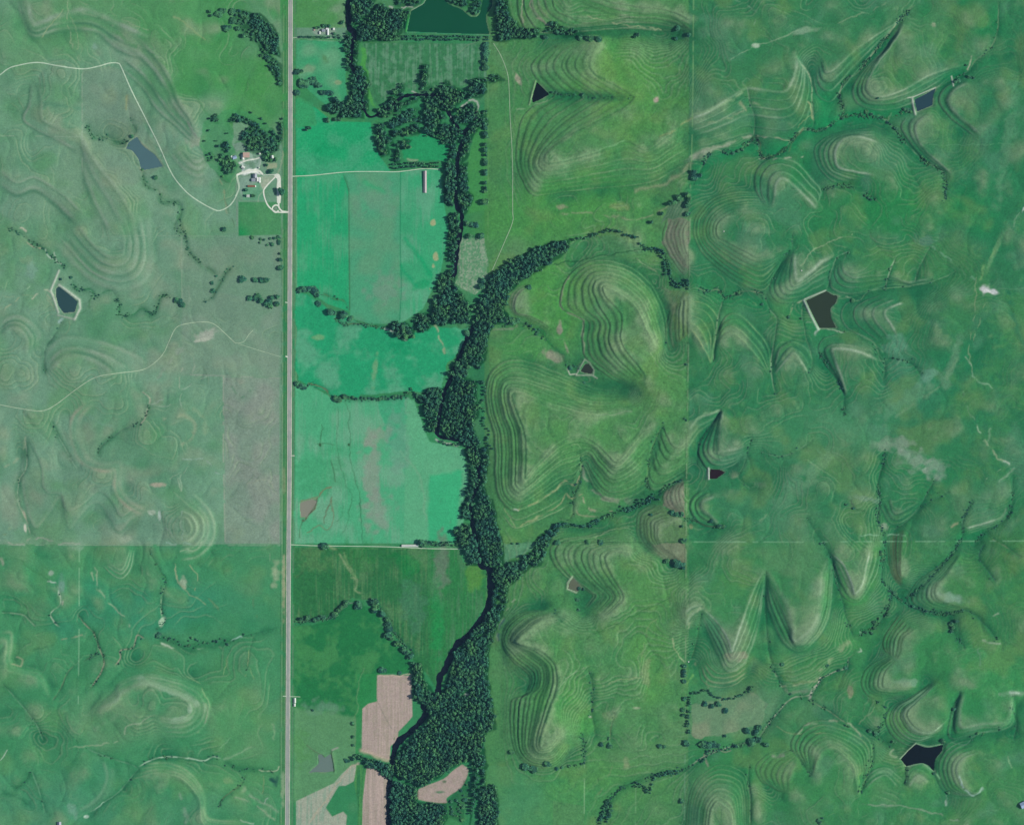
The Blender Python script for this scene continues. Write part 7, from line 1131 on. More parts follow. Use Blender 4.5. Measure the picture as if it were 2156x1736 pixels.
# individual trees: (label, group, tile, list of (x, y, radius in tile pixels), height m)
ISO = [
 ('dark round tree spreading over the white gravel drive of the farm', None, 'F', [(1285, 1320, 46)], 16),
 ('lone round tree on the farm lane below the bright field', None, 'B4', [(402, 435, 32)], 12),
 ('small tree of the sparse row on the east edge of the river meadow', 'meadow edge row', 'B1', [(1868, 410, 30), (1868, 440, 26), (1865, 490, 34), (1868, 520, 24), (1862, 562, 26), (1860, 620, 30), (1865, 1160, 22), (1862, 1215, 26), (1868, 1240, 18), (1862, 1310, 20), (1862, 1360, 20), (1866, 1405, 14), (1864, 1465, 24), (1864, 1485, 22), (1860, 1560, 22), (1866, 1580, 18), (1862, 1660, 16)], 10),
 ('small tree of the sparse row on the east edge of the river meadow', 'meadow edge row', 'B2', [(1866, 195, 14), (1862, 225, 20)], 9),
 ('larger round tree at the foot of the meadow edge row', None, 'B2', [(1862, 322, 34)], 13),
 ('bushy tree in the short cross row above the pale reed patch', 'cross row above the pale patch', 'B2', [(1700, 522, 24), (1735, 525, 22), (1775, 532, 26), (1715, 630, 24), (1740, 632, 16), (1825, 632, 28)], 9),
 ('shaggy tree at the road end of the ditch under the long green field', 'ditch trees beside the road', 'B2', [(180, 1120, 24), (215, 1115, 26), (255, 1112, 26), (300, 1120, 36), (330, 1145, 30), (340, 1170, 18)], 8),
 ('low brown-green bush just below the shaggy ditch trees', None, 'B2', [(348, 1238, 26)], 5),
 ('dark round tree of the pair on the ditch bend', 'pair on the ditch bend', 'B2', [(455, 1322, 34), (575, 1348, 34)], 12),
 ('olive bush beside the dark pair on the ditch bend', 'bushes beside the ditch pair', 'B2', [(495, 1335, 18), (640, 1385, 24)], 6),
 ('lone bush in the green wedge west of the river fork', None, 'B2', [(1695, 1510, 30)], 9),
 ('spreading tree at the north tip of the reed patch corner', 'trees beside the reed patch', 'B2', [(1840, 1045, 26), (1830, 1090, 28)], 12),
 ('dark bush at the roadside end of the middle ditch', 'roadside bushes on the middle ditch', 'B3', [(150, 462, 22), (185, 480, 24), (215, 500, 22)], 7),
 ('dark tree where the red-brown ditch bends', 'trees at the ditch bend', 'B3', [(505, 600, 30), (540, 612, 26), (585, 580, 24)], 10),
 ('small bush in the broken hedge across the middle fields', 'broken middle hedge', 'B3', [(660, 588, 12), (690, 600, 12), (740, 590, 12), (775, 598, 14), (800, 600, 12), (845, 605, 10), (905, 602, 14), (935, 596, 16), (960, 600, 12), (985, 600, 12), (1020, 588, 14), (1045, 580, 18), (1070, 585, 16), (1100, 578, 12)], 5),
 ('dark tree at the stream bank above the deep green pasture', 'trees on the bending stream bank', 'B4', [(185, 1088, 18), (245, 1080, 24), (310, 1100, 22), (345, 1090, 20), (385, 1078, 24), (495, 1055, 24), (525, 1010, 22), (555, 985, 24), (580, 965, 22), (600, 940, 26)], 9),
 ('single round tree at the top of the stream loop', None, 'B4', [(712, 968, 32)], 11),
 ('tree of the dark file running down to the river by the deep green pasture', 'file running down to the river', 'B4', [(865, 935, 36), (850, 955, 22), (858, 1008, 28), (925, 1052, 30), (968, 1090, 22), (982, 1130, 28), (985, 1180, 30), (975, 1235, 32), (1005, 1260, 26), (1060, 1308, 28), (1085, 1320, 20), (1120, 1370, 24), (1150, 1390, 22), (1185, 1430, 26)], 11),
 ('olive lens-shaped thicket on the top edge of the ploughed field', 'thickets on the ploughed field edge', 'B4', [(915, 1555, 26), (950, 1558, 22)], 6),
 ('small low bush on the top edge of the ploughed field', None, 'B4', [(1085, 1582, 20)], 4),
 ('dark slate tree at the end of the long pale shed', 'trees beside the pale lane shed', 'B4', [(1278, 398, 28), (1310, 412, 32), (1335, 402, 24)], 12),
 ('small bush on the field line left of the ploughed ground', 'bushes on the field line', 'B5', [(662, 808, 18), (662, 925, 16), (664, 1002, 12)], 5),
 ('dark bush near the lane west of the ploughed ground', 'bushes by the grey pond', 'B5', [(600, 1140, 16), (625, 1145, 12), (295, 685, 10)], 4),
 ('small round bush beside the black triangular pond', 'bushes beside the black pond', 'C1', [(625, 748, 10), (655, 755, 12), (685, 760, 8), (873, 768, 11), (960, 795, 7)], 4),
 ('tree along the hedge under the north pasture nose', 'hedge trees under the north nose', 'C1', [(570, 300, 20), (855, 312, 22), (940, 318, 28), (1005, 320, 28), (1320, 282, 16), (1300, 300, 12)], 9),
 ('bush near the north-west corner of the far pasture', 'bushes by the north fence corner', 'C1', [(1645, 235, 22), (1735, 285, 18), (1630, 312, 14)], 7),
 ('tree of the ragged group where the creek crosses the long fence', 'ragged creek trees at the fence', 'C1', [(1780, 1440, 30), (1775, 1400, 22), (1825, 1420, 18), (1655, 1605, 26), (1610, 1642, 24), (1575, 1650, 14), (1720, 1580, 22), (1730, 1650, 18), (1740, 1610, 16)], 10),
 ('tree of the ragged group where the creek crosses the long fence', 'ragged creek trees at the fence', 'C2', [(1725, 195, 22), (1715, 130, 18), (1520, 190, 16), (1430, 262, 16)], 9),
 ('isolated bush high on the middle contour hill', 'bushes on the middle hills', 'C2', [(440, 788, 18), (500, 1170, 10), (425, 1080, 12), (455, 1100, 12), (490, 1130, 12), (510, 1150, 10)], 5),
 ('dark tree at the mouth of the side valley by the river wood', 'trees at the side valley mouth', 'C2', [(310, 1065, 30), (345, 1062, 22), (230, 1045, 22), (258, 1058, 18)], 10),
 ('small flat bush on the pond track between the twin middle hills', None, 'C2', [(778, 1440, 18)], 4),
 ('tiny bush below the pond between the twin middle hills', None, 'C2', [(887, 1560, 10)], 3),
 ('tiny dark bush standing on the long fence line', 'bushes on the long fence', 'C2', [(1714, 1414, 9), (1548, 1236, 7)], 3),
 ('bush scattered on the grazed ridge south of the twin hills', 'bushes on the grazed ridge', 'C3', [(1700, 312, 8), (1712, 325, 7), (1528, 345, 8), (1430, 1090, 12)], 3),
 ('bush on the dark fence line across the lower hills', 'bushes on the cross fence', 'C3', [(672, 1316, 20), (915, 1310, 20), (1020, 1318, 22), (355, 1325, 12), (310, 1324, 9)], 5),
 ('dark tree at the south tip of the brown terraced wedge', 'trees at the wedge tip', 'C3', [(1645, 1490, 34), (1680, 1500, 22), (1620, 1470, 22), (1555, 1465, 20), (1690, 1300, 24), (1680, 1180, 10), (1690, 1520, 14)], 9),
 ('bush lining the ditch between the two brown wedges', 'bushes between the wedges', 'C3', [(1600, 1075, 18), (1635, 1090, 18), (1675, 1095, 16), (1680, 1080, 14)], 6),
 ('small dark bush at the head of the gully east of the fence', 'bushes at the gully head', 'C3', [(1915, 1145, 14), (1985, 1182, 20), (2015, 1185, 14)], 5),
 ('small round bush below the muddy olive pond', 'bushes below the muddy pond', 'C3', [(848, 1690, 14), (882, 1694, 12)], 4),
 ('low bush in the notch of the lower terraced hill', 'bushes in the terraced notch', 'C4', [(752, 92, 15), (757, 163, 12)], 4),
 ('tree at the foot of the big S-shaped terraces', 'trees at the foot of the terraces', 'C4', [(370, 1312, 28), (435, 1328, 24), (412, 1320, 16), (530, 1288, 22), (268, 1205, 18)], 7),
 ('bush of the thin line east of the S-shaped terraces', 'thin line east of the terraces', 'C4', [(600, 1322, 14), (640, 1316, 12), (690, 1306, 10), (740, 1300, 9), (780, 1290, 8), (800, 1180, 10)], 4),
 ('dark bush on the lower cross fence', 'bushes on the lower cross fence', 'C4', [(985, 1163, 22), (1355, 1160, 18), (925, 1150, 14), (1385, 1166, 12)], 6),
 ('tree hugging the west side of the long fence near the L-shaped belt', 'trees west of the long fence', 'C4', [(1532, 575, 16), (1532, 610, 16), (1530, 645, 18), (1530, 685, 16), (1532, 812, 14), (1526, 890, 16), (1524, 932, 14)], 7),
 ('round dark tree alone at the fence junction', None, 'C4', [(1550, 1140, 26)], 9),
 ('tree in the small group inside the L-shaped belt', 'trees inside the L belt', 'C4', [(1682, 856, 18), (1735, 868, 16), (1780, 855, 18), (1832, 897, 20), (1830, 1085, 10)], 7),
 ('dark tree in the loose group on the pale pasture edge', 'loose group on the pale pasture', 'C4', [(1990, 1045, 24), (2080, 1020, 20), (2060, 1062, 20), (2030, 1130, 30), (2080, 1115, 22), (2135, 1150, 18), (1910, 1160, 16), (1680, 1150, 30), (1715, 1155, 26), (1750, 1150, 22), (1780, 1160, 18)], 9),
 ('lone bush on the southern end of the long fence', None, 'C4', [(1512, 1562, 18)], 6),
 ('bush by the narrow dam upstream of the blue-grey pond', 'bushes by the upper dam', 'D1', [(1810, 485, 12), (1745, 505, 14), (1725, 515, 10), (1790, 412, 6), (1840, 490, 8)], 5),
 ('dark bush below the dam of the blue-grey pond', 'bushes below the blue-grey pond', 'D1', [(1410, 685, 12), (1430, 690, 14), (1445, 700, 8)], 5),
 ('small bush on the creek in the north-east valley', 'bushes on the north-east creek', 'D1', [(1020, 742, 10), (1170, 700, 12), (1200, 718, 10), (1360, 805, 14), (1240, 618, 7), (815, 810, 10), (370, 945, 12), (395, 935, 10), (340, 960, 10), (710, 872, 10)], 5),
 ('bush in the dark gully head on the east ridge', 'bushes in the east ridge gully', 'D1', [(1160, 1225, 9), (1180, 1238, 8), (1195, 1250, 7)], 4),
 ('tiny bush near the creek west of the charcoal pond', 'bushes west of the charcoal pond', 'D2', [(520, 715, 8), (1085, 690, 12), (685, 794, 9), (765, 803, 8), (375, 648, 12)], 4),
 ('bush in the dark slot gully south of the charcoal pond', 'bushes in the slot gully', 'D2', [(1340, 1050, 6), (1370, 1058, 6), (1400, 1066, 6), (1430, 1076, 6)], 3),
 ('bush beside the stream fork in the far pasture', 'bushes at the stream fork', 'D3', [(1090, 800, 9), (1040, 775, 8), (883, 1020, 8), (1262, 1085, 12), (1264, 1125, 10), (1258, 1070, 8)], 4),
 ('tree along the creek in the lower east valley', 'trees in the lower east valley', 'D3', [(1355, 1335, 14), (1340, 1328, 10), (1310, 1462, 12), (1225, 1512, 12), (1225, 1550, 10), (1205, 1580, 9), (1250, 1490, 8), (1465, 1412, 9), (1545, 1443, 8), (1170, 1575, 8)], 5),
 ('dark tree of the upright clump on the small east gully', 'upright clump on the east gully', 'D3', [(1700, 1520, 14), (1708, 1545, 14), (1702, 1568, 13), (1730, 1505, 12)], 8),
 ('small bush by the creek bends on the pale east pasture', 'bushes by the creek bends', 'D4', [(645, 717, 13), (582, 731, 11), (930, 727, 10), (1000, 756, 9), (1042, 740, 12), (700, 905, 8)], 4),
 ('dark bush above the navy pond', 'bushes above the navy pond', 'D4', [(1192, 1135, 13), (1232, 1150, 14), (1645, 1195, 12), (1655, 1205, 10), (1716, 998, 12), (1684, 1520, 11), (1865, 1148, 9), (1590, 1400, 8), (1335, 1200, 8), (1350, 1205, 8), (1060, 1105, 8), (1042, 1100, 7)], 5),
 ('bush near the bottom edge in the far pasture', 'bushes at the bottom edge', 'D4', [(870, 1690, 12), (880, 1705, 10), (895, 1675, 7)], 4),
 ('tree of the scattered group at the top of the farm road wood', 'scattered trees above the roadside wood', 'A1', [(1655, 210, 24), (1680, 200, 16), (1710, 150, 26), (1700, 85, 24), (1600, 100, 26), (1620, 85, 20), (1535, 85, 12), (1545, 115, 12), (1740, 205, 18), (1780, 262, 18), (1640, 75, 12)], 8),
 ('shrub on the green bank south of the farm field', 'shrubs south of the farm field', 'A2', [(1840, 172, 14), (1905, 185, 10), (1930, 190, 9), (1975, 180, 9), (2005, 178, 12), (2035, 175, 14), (2038, 200, 14), (2040, 215, 12), (1955, 228, 10), (1990, 226, 14), (1900, 210, 8)], 4),
 ('round tree of the pasture trio west of the road', 'pasture trio west of the road', 'A2', [(1772, 477, 24), (1862, 485, 20), (1915, 485, 20), (1945, 485, 22)], 8),
 ('tree in the dark clumps near the gate west of the road', 'clumps near the west gate', 'A2', [(1830, 615, 20), (1868, 618, 20), (1885, 600, 18), (1905, 630, 20), (1945, 655, 18), (1970, 640, 22), (1975, 665, 20), (1990, 612, 16), (2028, 608, 16), (2025, 662, 18)], 8),
 ('roadside tree on the west verge', 'west verge trees', 'A2', [(2048, 395, 22), (2050, 335, 16), (2048, 293, 9), (1638, 113, 18)], 7),
 ('small dark bush in the hollow west of the road', 'bushes in the west hollow', 'A2', [(1550, 505, 11), (1555, 560, 16), (1580, 455, 9), (445, 478, 9), (520, 467, 12)], 4),
 ('dark blue-green thicket where the creek meets the west fence', 'thickets at the west fence', 'A2', [(1288, 632, 18), (1315, 640, 18), (1330, 665, 20)], 6),
 ('dark round thicket on the southern creek of the west pasture', None, 'A4', [(1160, 352, 22)], 5),
 ('bush below the slate blue pond', 'bushes below the slate pond', 'A1', [(1040, 1240, 10), (1138, 1300, 18), (1830, 820, 9), (1910, 868, 8), (963, 995, 14)], 4),
 ('small dark tree on the open west part of the farm grove', 'open grove trees west of the farm', 'F', [(185, 395, 20), (122, 556, 14), (300, 556, 8), (470, 438, 14), (270, 195, 34), (300, 240, 26), (250, 240, 22), (200, 215, 18), (330, 632, 22), (830, 125, 14), (970, 212, 10), (1050, 292, 16)], 8),
 ('round garden tree on the farm lawn', 'garden trees on the farm lawn', 'F', [(745, 1300, 30), (740, 1388, 16), (840, 1392, 24), (870, 1390, 18), (1060, 920, 22), (1115, 1015, 34), (1140, 1010, 28), (1195, 835, 32), (1120, 850, 26)], 8),
 ('tree of the dark rank behind the north farm', 'rank behind the north farm', 'N', [(905, 475, 50), (960, 470, 45), (1030, 450, 40), (1180, 400, 60), (1250, 400, 50), (1390, 400, 60), (1330, 430, 40), (1850, 250, 50), (1780, 290, 40), (1810, 330, 30)], 7),
 ('clipped dark tree of the hedge along the north farm lane', 'hedge along the north farm lane', 'N', [(360, 795, 40), (415, 795, 36), (480, 795, 30), (550, 795, 36), (640, 795, 40), (700, 795, 40), (760, 795, 40), (830, 800, 36), (900, 800, 42), (960, 795, 36), (1060, 800, 42), (1120, 810, 45), (1180, 800, 36), (1250, 810, 32), (1380, 800, 40)], 6),
 ('shrubby tree on the roadside above the long fields', 'roadside shrubs on the upper field', 'B1', [(155, 652, 26), (190, 650, 18), (195, 755, 38), (235, 765, 36), (285, 740, 36), (320, 750, 28), (350, 775, 24), (150, 845, 26), (385, 840, 26), (430, 840, 24), (465, 850, 24), (430, 1090, 22), (500, 1085, 18), (530, 1085, 18), (262, 1160, 18), (235, 1178, 14)], 9),
]
ORD = ['', 'first', 'second', 'third', 'fourth', 'fifth', 'sixth', 'seventh', 'eighth', 'ninth', 'tenth', 'eleventh', 'twelfth', 'thirteenth', 'fourteenth', 'fifteenth', 'sixteenth', 'seventeenth', 'eighteenth', 'nineteenth']
ISO_N = sum(len(g[3]) for g in ISO)
rows = {}
for lab, grp, t, pts, ht in ISO:
    if grp: rows.setdefault(grp, []).extend([tuple(T(t, [(x, y)])[0]) for x, y, r in pts])
def row_place(grp, p):
    L = rows[grp]; xs = [a for a, b in L]; ys = [b for a, b in L]
    ax = 1 if max(ys) - min(ys) > max(xs) - min(xs) else 0
    k = sorted(L, key=lambda a: a[ax]).index(tuple(p)) + 1; n = len(L)
    a, z = ('top', 'bottom') if ax else ('left', 'right')
    if k == 1: return {'top': 'topmost', 'left': 'leftmost'}[a]
    if k == n: return {'bottom': 'lowest', 'right': 'rightmost'}[z]
    return (ORD[k] + ' from the ' + a) if k <= (n + 1) // 2 else (ORD[n + 1 - k] + ' from the ' + z)
NT_ = [0]
for lab, grp, t, pts, ht in ISO:
    s = TILES[t][2]
    for (x, y, r) in pts:
        p = T(t, [(x, y)])[0]
        l2 = lab
        if grp: 
            head = 'bush' if ht <= 5 else 'tree'
            size = 'tiny dark' if r / s < 2.7 else 'small dark' if r / s < 4.2 else 'dark round' if r / s < 6 else 'large dark'
            l2 = '%s %s, %s of the %s' % (size, head, row_place(grp, p), grp)
        elif len(pts) > 1: l2 = lab; 
        tree(p[0], p[1], max(1.3, r / s * 1.08), ht * random.uniform(.85, 1.15), l2, grp, 'bush' if ht <= 5 else 'tree', 'bush' if ht <= 5 else 'tree')
        NT_[0] += ht > 5

# belts of trees read along a line, and woods filled inside an outline: (tile, points, half width px, spacing px, height)
cand = []
SCRUB = {('D1', 0): .9, ('D1', 4): .8, ('D1', 5): .8, ('D1', 6): .6, ('D2', 0): .7, ('D3', 3): .6, ('D3', 4): .8, ('D3', 7): .6, ('D3', 8): .35, ('D3', 11): .9, ('D3', 12): .5, ('D4', 3): .35, ('D4', 4): .5, ('D4', 5): .5, ('D4', 11): .4, ('D4', 12): .4,
         ('C2', 0): .9, ('C3', 0): .8, ('C3', 1): .3, ('C3', 2): .35, ('C1', 0): .25, ('C2', 1): .4, ('C4', 1): .3, ('C4', 3): .6, ('C4', 4): .9, ('A4', 2): .4, ('A4', 3): .3, ('A4', 7): 1.0, ('A4', 9): .3, ('A4', 10): .3, ('A4', 11): .6, ('A2', 0): .7, ('A2', 1): 1.0, ('A2', 2): .6, ('A2', 4): .5, ('A3', 0): .4, ('A3', 1): .5, ('A1', 1): .8, ('A1', 2): .3,
         ('D2', 7): .3, ('D2', 12): .7, ('B2', 1): .8, ('B3', 0): .6, ('B3', 1): .6, ('B4', 0): .7, ('B4', 1): .9}
cnt_ = {}; scrub = []
for (t, pts, h0, h1, dep, wd, c, a) in STREAMS:
    k = cnt_.get(t, 0); cnt_[t] = k + 1
    f = SCRUB.get((t, k), .08) * (.55 if t[0] == 'A' else 1.25 if t == 'D1' and k == 0 else 1)
    p = smooth(T(t, pts), 4); seg = np.hypot(*(p[1:] - p[:-1]).T); cum = np.concatenate([[0], np.cumsum(seg)])
    clump = np.random.default_rng(int(cum[-1] * 10)).random(int(cum[-1] / 18) + 2)
    for q in range(int(cum[-1] * f * .95)):
        s_ = random.uniform(.02, .98) * cum[-1]
        if np.interp(s_ / 18, np.arange(len(clump)), clump) < .32: continue
        x = np.interp(s_, cum, p[:, 0]) + random.gauss(0, 2.6); y = np.interp(s_, cum, p[:, 1]) + random.gauss(0, 2.6)
        scrub.append((x, y, .8 + 1.6 * random.random() ** 1.6, random.uniform(1.6, 4.6)))
for t, pts, hw, sp, ht in BELTS:
    p = smooth(T(t, pts), 4); seg = np.hypot(*(p[1:] - p[:-1]).T); cum = np.concatenate([[0], np.cumsum(seg)])
    rows = max(1, int(round(hw / 2.4)))
    n = max(1, int(cum[-1] / sp))
    for k in range(n):
        s = (k + .5) / n * cum[-1]
        for rr in range(rows):
            off = 0 if rows == 1 else (rr / (rows - 1) - .5) * hw * 1.5
            jt = 2.0 if rows == 1 else 1.2
            x = np.interp(s + random.uniform(-.3, .3) * sp, cum, p[:, 0]) + random.uniform(-1, 1) * jt + (off if abs(p[-1][1] - p[0][1]) > abs(p[-1][0] - p[0][0]) else 0)
            y = np.interp(s, cum, p[:, 1]) + random.uniform(-1, 1) * jt + (0 if abs(p[-1][1] - p[0][1]) > abs(p[-1][0] - p[0][0]) else off)
            if random.random() < .9: cand.append((x, y, random.uniform(1.7, 3.5 if rows == 1 else 3.1), ht * random.uniform(.7, 1.15), 1))
for t, pts, sp, ht, dens, cr in WOODS:
    p = T(t, pts); x0, y0 = p.min(0); x1, y1 = p.max(0)
    r = np.random.default_rng(int(abs(x0 * 7 + y0 * 13)) % 100000)
    ys = np.arange(y0, y1, sp * .87); 
    for j, yy in enumerate(ys):
        xs = np.arange(x0 + (j % 2) * sp * .5, x1, sp)
        for xx in xs:
            x, y = xx + r.normal() * sp * .24, yy + r.normal() * sp * .24
            if r.random() > dens: continue
            ex = x + 2.2 * math.sin(y * .16 + x * .05) + 1.6 * math.sin(y * .37 + 1.3) + r.normal() * .8; ey = y + 2.2 * math.sin(x * .15 + 2.1) + 1.6 * math.sin(x * .41 + y * .07) + r.normal() * .8
            if inside(p, np.array([ex]), np.array([ey]))[0]:
                k = r.random()
                cand.append((x, y, cr * (.62 + .95 * k ** 2.2), ht * (.62 + .3 * r.random() + .28 * k), 0))
keep = []; cell = {}
for (x, y, r, h_, b) in sorted(cand, key=lambda c: -c[2]):
    if not (-20 < x < 2176 and -20 < y < 1756): continue
    k = (int(x // 6), int(y // 6)); ok = True
    for di in (-1, 0, 1):
        for dj in (-1, 0, 1):
            for (a, c_, rr) in cell.get((k[0] + di, k[1] + dj), ()):
                if (a - x) ** 2 + (c_ - y) ** 2 < (.60 * (rr + r) if not b else 2.4) ** 2: ok = False
    if ok:
        for (a, c_, rr) in taken[:ISO_N]:
            if (a - x) ** 2 + (c_ - y) ** 2 < (rr * .9) ** 2: ok = False; break
    if ok: keep.append((x, y, r, h_, b)); cell.setdefault(k, []).append((x, y, r))
big = sorted(keep, key=lambda c: -c[2])
nbig = max(0, 298 - NT_[0])
def wood_label(x, y):
    if x < 600: return ('broad crowned tree in the farm grove west of the main road', 'big trees of the farm grove')
    if y < 110: return ('broad crowned tree in the wood around the green lake', 'big trees around the lake')
    if y < 350: return ('broad crowned tree in the open wood of river loops south of the lake', 'big trees of the river loops')
    if y < 620 and x > 1010: return ('broad crowned tree in the diagonal wood climbing to the north-east', 'big trees of the diagonal wood')
    if y < 620: return ('broad crowned tree in the narrow wood beside the long green fields', 'big trees of the narrow wood')
    if y < 720: return ('broad crowned tree at the fork of the river wood', 'big trees at the river fork')
    if y < 950: return ('broad crowned tree in the bulging middle river wood', 'big trees of the middle wood')
    if y < 1220: return ('broad crowned tree in the river wood beside the striped hill foot', 'big trees of the lower middle wood')
    if y < 1440: return ('broad crowned tree in the thin double wood where the creek joins', 'big trees of the thin double wood')
    return ('broad crowned tree in the wide wood round the bare fields', 'big trees of the wide south wood')
inview = [c for c in big if 2 < c[0] < 2154 and 2 < c[1] < 1734]
prom = set(id(c) for c in inview[:nbig])
wl = {}
for c in sorted(inview[:nbig], key=lambda c: c[1]): wl.setdefault(wood_label(c[0], c[1]), []).append(id(c))
for c in inview[:nbig]:
    lab, grp = wood_label(c[0], c[1]); L = wl[(lab, grp)]; k = L.index(id(c)) + 1; n = len(L)
    if n > 1: lab = 'broad crown, %s, of the %s' % ('topmost' if k == 1 else 'lowest' if k == n else (ORD[k] + ' from the top') if k <= (n + 1) // 2 else (ORD[n + 1 - k] + ' from the bottom'), grp)
    tree(c[0], c[1], c[2] * 1.12, c[3] * 1.05, lab, grp)
rest = [c for c in keep if id(c) not in prom]
VV, FF, off = [], [], 0
for k, (x, y, r, h_, b) in enumerate(rest):
    v, f = LIGHT[k % 8]; a = random.uniform(0, 6.28); ca, sa = math.cos(a), math.sin(a); R = r * S * 1.12; zs = h_ / 1.75
    z = float(hgt(x, y))
    q = np.empty_like(v); q[:, 0] = (v[:, 0] * ca - v[:, 1] * sa) * R + float(wx(x)); q[:, 1] = (v[:, 0] * sa + v[:, 1] * ca) * R + float(wy(y)); q[:, 2] = v[:, 2] * zs + z + h_ - 1.5 * zs
    VV.append(q); FF.append(f + off); off += len(v)
    tv, tf = TG[k % 3] if 'TG' in globals() else (globals().setdefault('TG', [trunk_geo(s) for s in range(3)])[k % 3])
me = npmesh('woodland', np.vstack(VV), np.vstack(FF)); link('woodland', me, M_leaf, kind='stuff')
VV, FF, off = [], [], 0
for k, (x, y, r, h_) in enumerate(scrub):
    if not (-10 < x < 2166 and -10 < y < 1746): continue
    v, f = LIGHT[k % 8]; R = r * S; z = float(hgt(x, y)); zs = h_ / 1.45
    q = v * np.array([R, R, zs]) + np.array([float(wx(x)), float(wy(y)), z - .25 * zs])
    VV.append(q); FF.append(f + off); off += len(v)
me = npmesh('scrub', np.vstack(VV), np.vstack(FF)); link('scrub', me, M_leaf, kind='stuff')
if 0: me = npmesh('woodland', np.vstack(VV), np.vstack(FF)); link('woodland', me, M_leaf, kind='stuff')
VV, FF, off = [], [], 0
for k, (x, y, r, h_, b) in enumerate(rest):
    v, f = TG[k % 3]; v = v[:18]; f = f[:12]; R = r * S * .8; z = float(hgt(x, y)); q = v * np.array([R, R, h_ * .42]) + np.array([float(wx(x)), float(wy(y)), z + h_ * .23])
    VV.append(q); FF.append(f + off); off += len(v)
me = npmesh('woodland_trunks', np.vstack(VV), np.vstack(FF)); link('woodland_trunks', me, M_bark, kind='stuff')
print('TREES things', NTREE[0], 'iso', ISO_N, 'tree kind', NT_[0], 'stuff', len(rest))

# ------------------------------------------------------------------ buildings
M_wall = noisy('painted_boards', (.55, .56, .54), .08, .4); M_glass = mat('window_glass', .1, .5)[0]; M_glass.node_tree.nodes['Principled BSDF'].inputs['Base Color'].default_value = (.03, .04, .05, 1)
M_door = noisy('door_boards', (.22, .20, .18), .15, .8)
ROOF = {'grey': alb((150, 162, 172)), 'white': alb((222, 232, 230)), 'blue': alb((150, 176, 204)), 'brown': alb((140, 104, 88)), 'pink': alb((164, 160, 162)), 'pale': alb((196, 208, 200)), 'tan': alb((196, 172, 158))}
RM = {k: noisy('roof_' + k, v, .10, .15, .6, .3) for k, v in ROOF.items()}
def quadmesh(name, quads, m, parent):
    V, F = [], []
    for q in quads: F.append(tuple(range(len(V), len(V) + len(q)))); V += q
    me = bpy.data.meshes.new(name); me.from_pydata(V, [], F); me.update(); return link(name, me, m, parent)
def building(name, x, y, wpx, lpx, hh, roof, label, ang=0, cat=None, pitch=.28, group=None, chimney=False, doors=1, wins=4):
    """wpx east-west, lpx north-south extent in photo pixels; ridge along the longer side"""
    z = min(float(hgt(x + a * wpx / 2, y + b * lpx / 2)) for a in (-1, 1) for b in (-1, 1)) - .1
    zt = max(float(hgt(x + a * wpx / 2, y + b * lpx / 2)) for a in (-1, 1) for b in (-1, 1))
    hh = hh + (zt - z)
    root = bpy.data.objects.new(name, None); scene.collection.objects.link(root); root.location = (float(wx(x)), float(wy(y)), z); root.rotation_euler = (0, 0, math.radians(ang))
    root['label'] = label; root['category'] = cat or name.replace('_', ' ')
    if group: root['group'] = group
    w, l = wpx * S / 2, lpx * S / 2
    swap = w > l
    if swap: w, l = l, w
    def P(a, b, c): return (b, a, c) if swap else (a, b, c)
    rise = w * 2 * pitch; top = hh + rise
    q = [[P(-w, -l, 0), P(w, -l, 0), P(w, -l, hh), P(0, -l, top), P(-w, -l, hh)], [P(w, l, 0), P(-w, l, 0), P(-w, l, hh), P(0, l, top), P(w, l, hh)],
         [P(w, -l, 0), P(w, l, 0), P(w, l, hh), P(w, -l, hh)], [P(-w, l, 0), P(-w, -l, 0), P(-w, -l, hh), P(-w, l, hh)]]
    quadmesh('wall', q, M_wall, root)
    o, t = .5, .22; e = hh - o * rise / w
    rq = []
    for sgn in (-1, 1):
        a, b = P(sgn * (w + o), -l - o, e + .05), P(sgn * (w + o), l + o, e + .05); c, d = P(0, l + o, top + .05), P(0, -l - o, top + .05)
        up = [tuple(np.array(v) + (0, 0, t)) for v in (a, b, c, d)]
        rq += [[a, b, c, d], up, [a, b, up[1], up[0]], [b, c, up[2], up[1]], [d, a, up[0], up[3]]]
    rf = quadmesh('roof', rq, RM[roof], root)
    if chimney:
        cx, cy, s = w * .3, l * .4, .4; zb, ztp = hh + rise * .5, top + 1.0; c8 = [P(cx + a * s, cy + b * s, zz) for zz in (zb, ztp) for a, b in ((-1, -1), (1, -1), (1, 1), (-1, 1))]
        quadmesh('chimney', [[c8[i] for i in f] for f in ((4, 5, 6, 7), (0, 1, 5, 4), (1, 2, 6, 5), (2, 3, 7, 6), (3, 0, 4, 7))], noisy('brick', (.3, .16, .12), .2, 1), rf)
    dw = min(w * .5, 1.6) if hh > 3 else .5; dh = min(hh * .75, 3.2)
    quadmesh('door', [[P(-dw, -l - .03, .02), P(dw, -l - .03, .02), P(dw, -l - .03, dh), P(-dw, -l - .03, dh)]], M_door, root)
    for k in range(wins):
        cy = -l + (k + 1) * 2 * l / (wins + 1)
        for sg in (1,) if k % 2 else (-1,):
            xx = sg * (w + .03); quadmesh('window', [[P(xx, cy - .6, hh * .4), P(xx, cy + .6, hh * .4), P(xx, cy + .6, hh * .75), P(xx, cy - .6, hh * .75)]], M_glass, root)
    return root
def fp(t, x, y): return tuple(T(t, [(x, y)])[0])
def bl(name, t, x, y, w, l, hh, roof, label, **k):
    px, py = fp(t, x, y); s = TILES[t][2]; return building(name, px, py, w / s, l / s, hh, roof, label, **k)
bl('farmhouse', 'F', 880, 1085, 60, 62, 5, 'grey', 'grey roofed farmhouse under the white yard of the west farm', chimney=True)
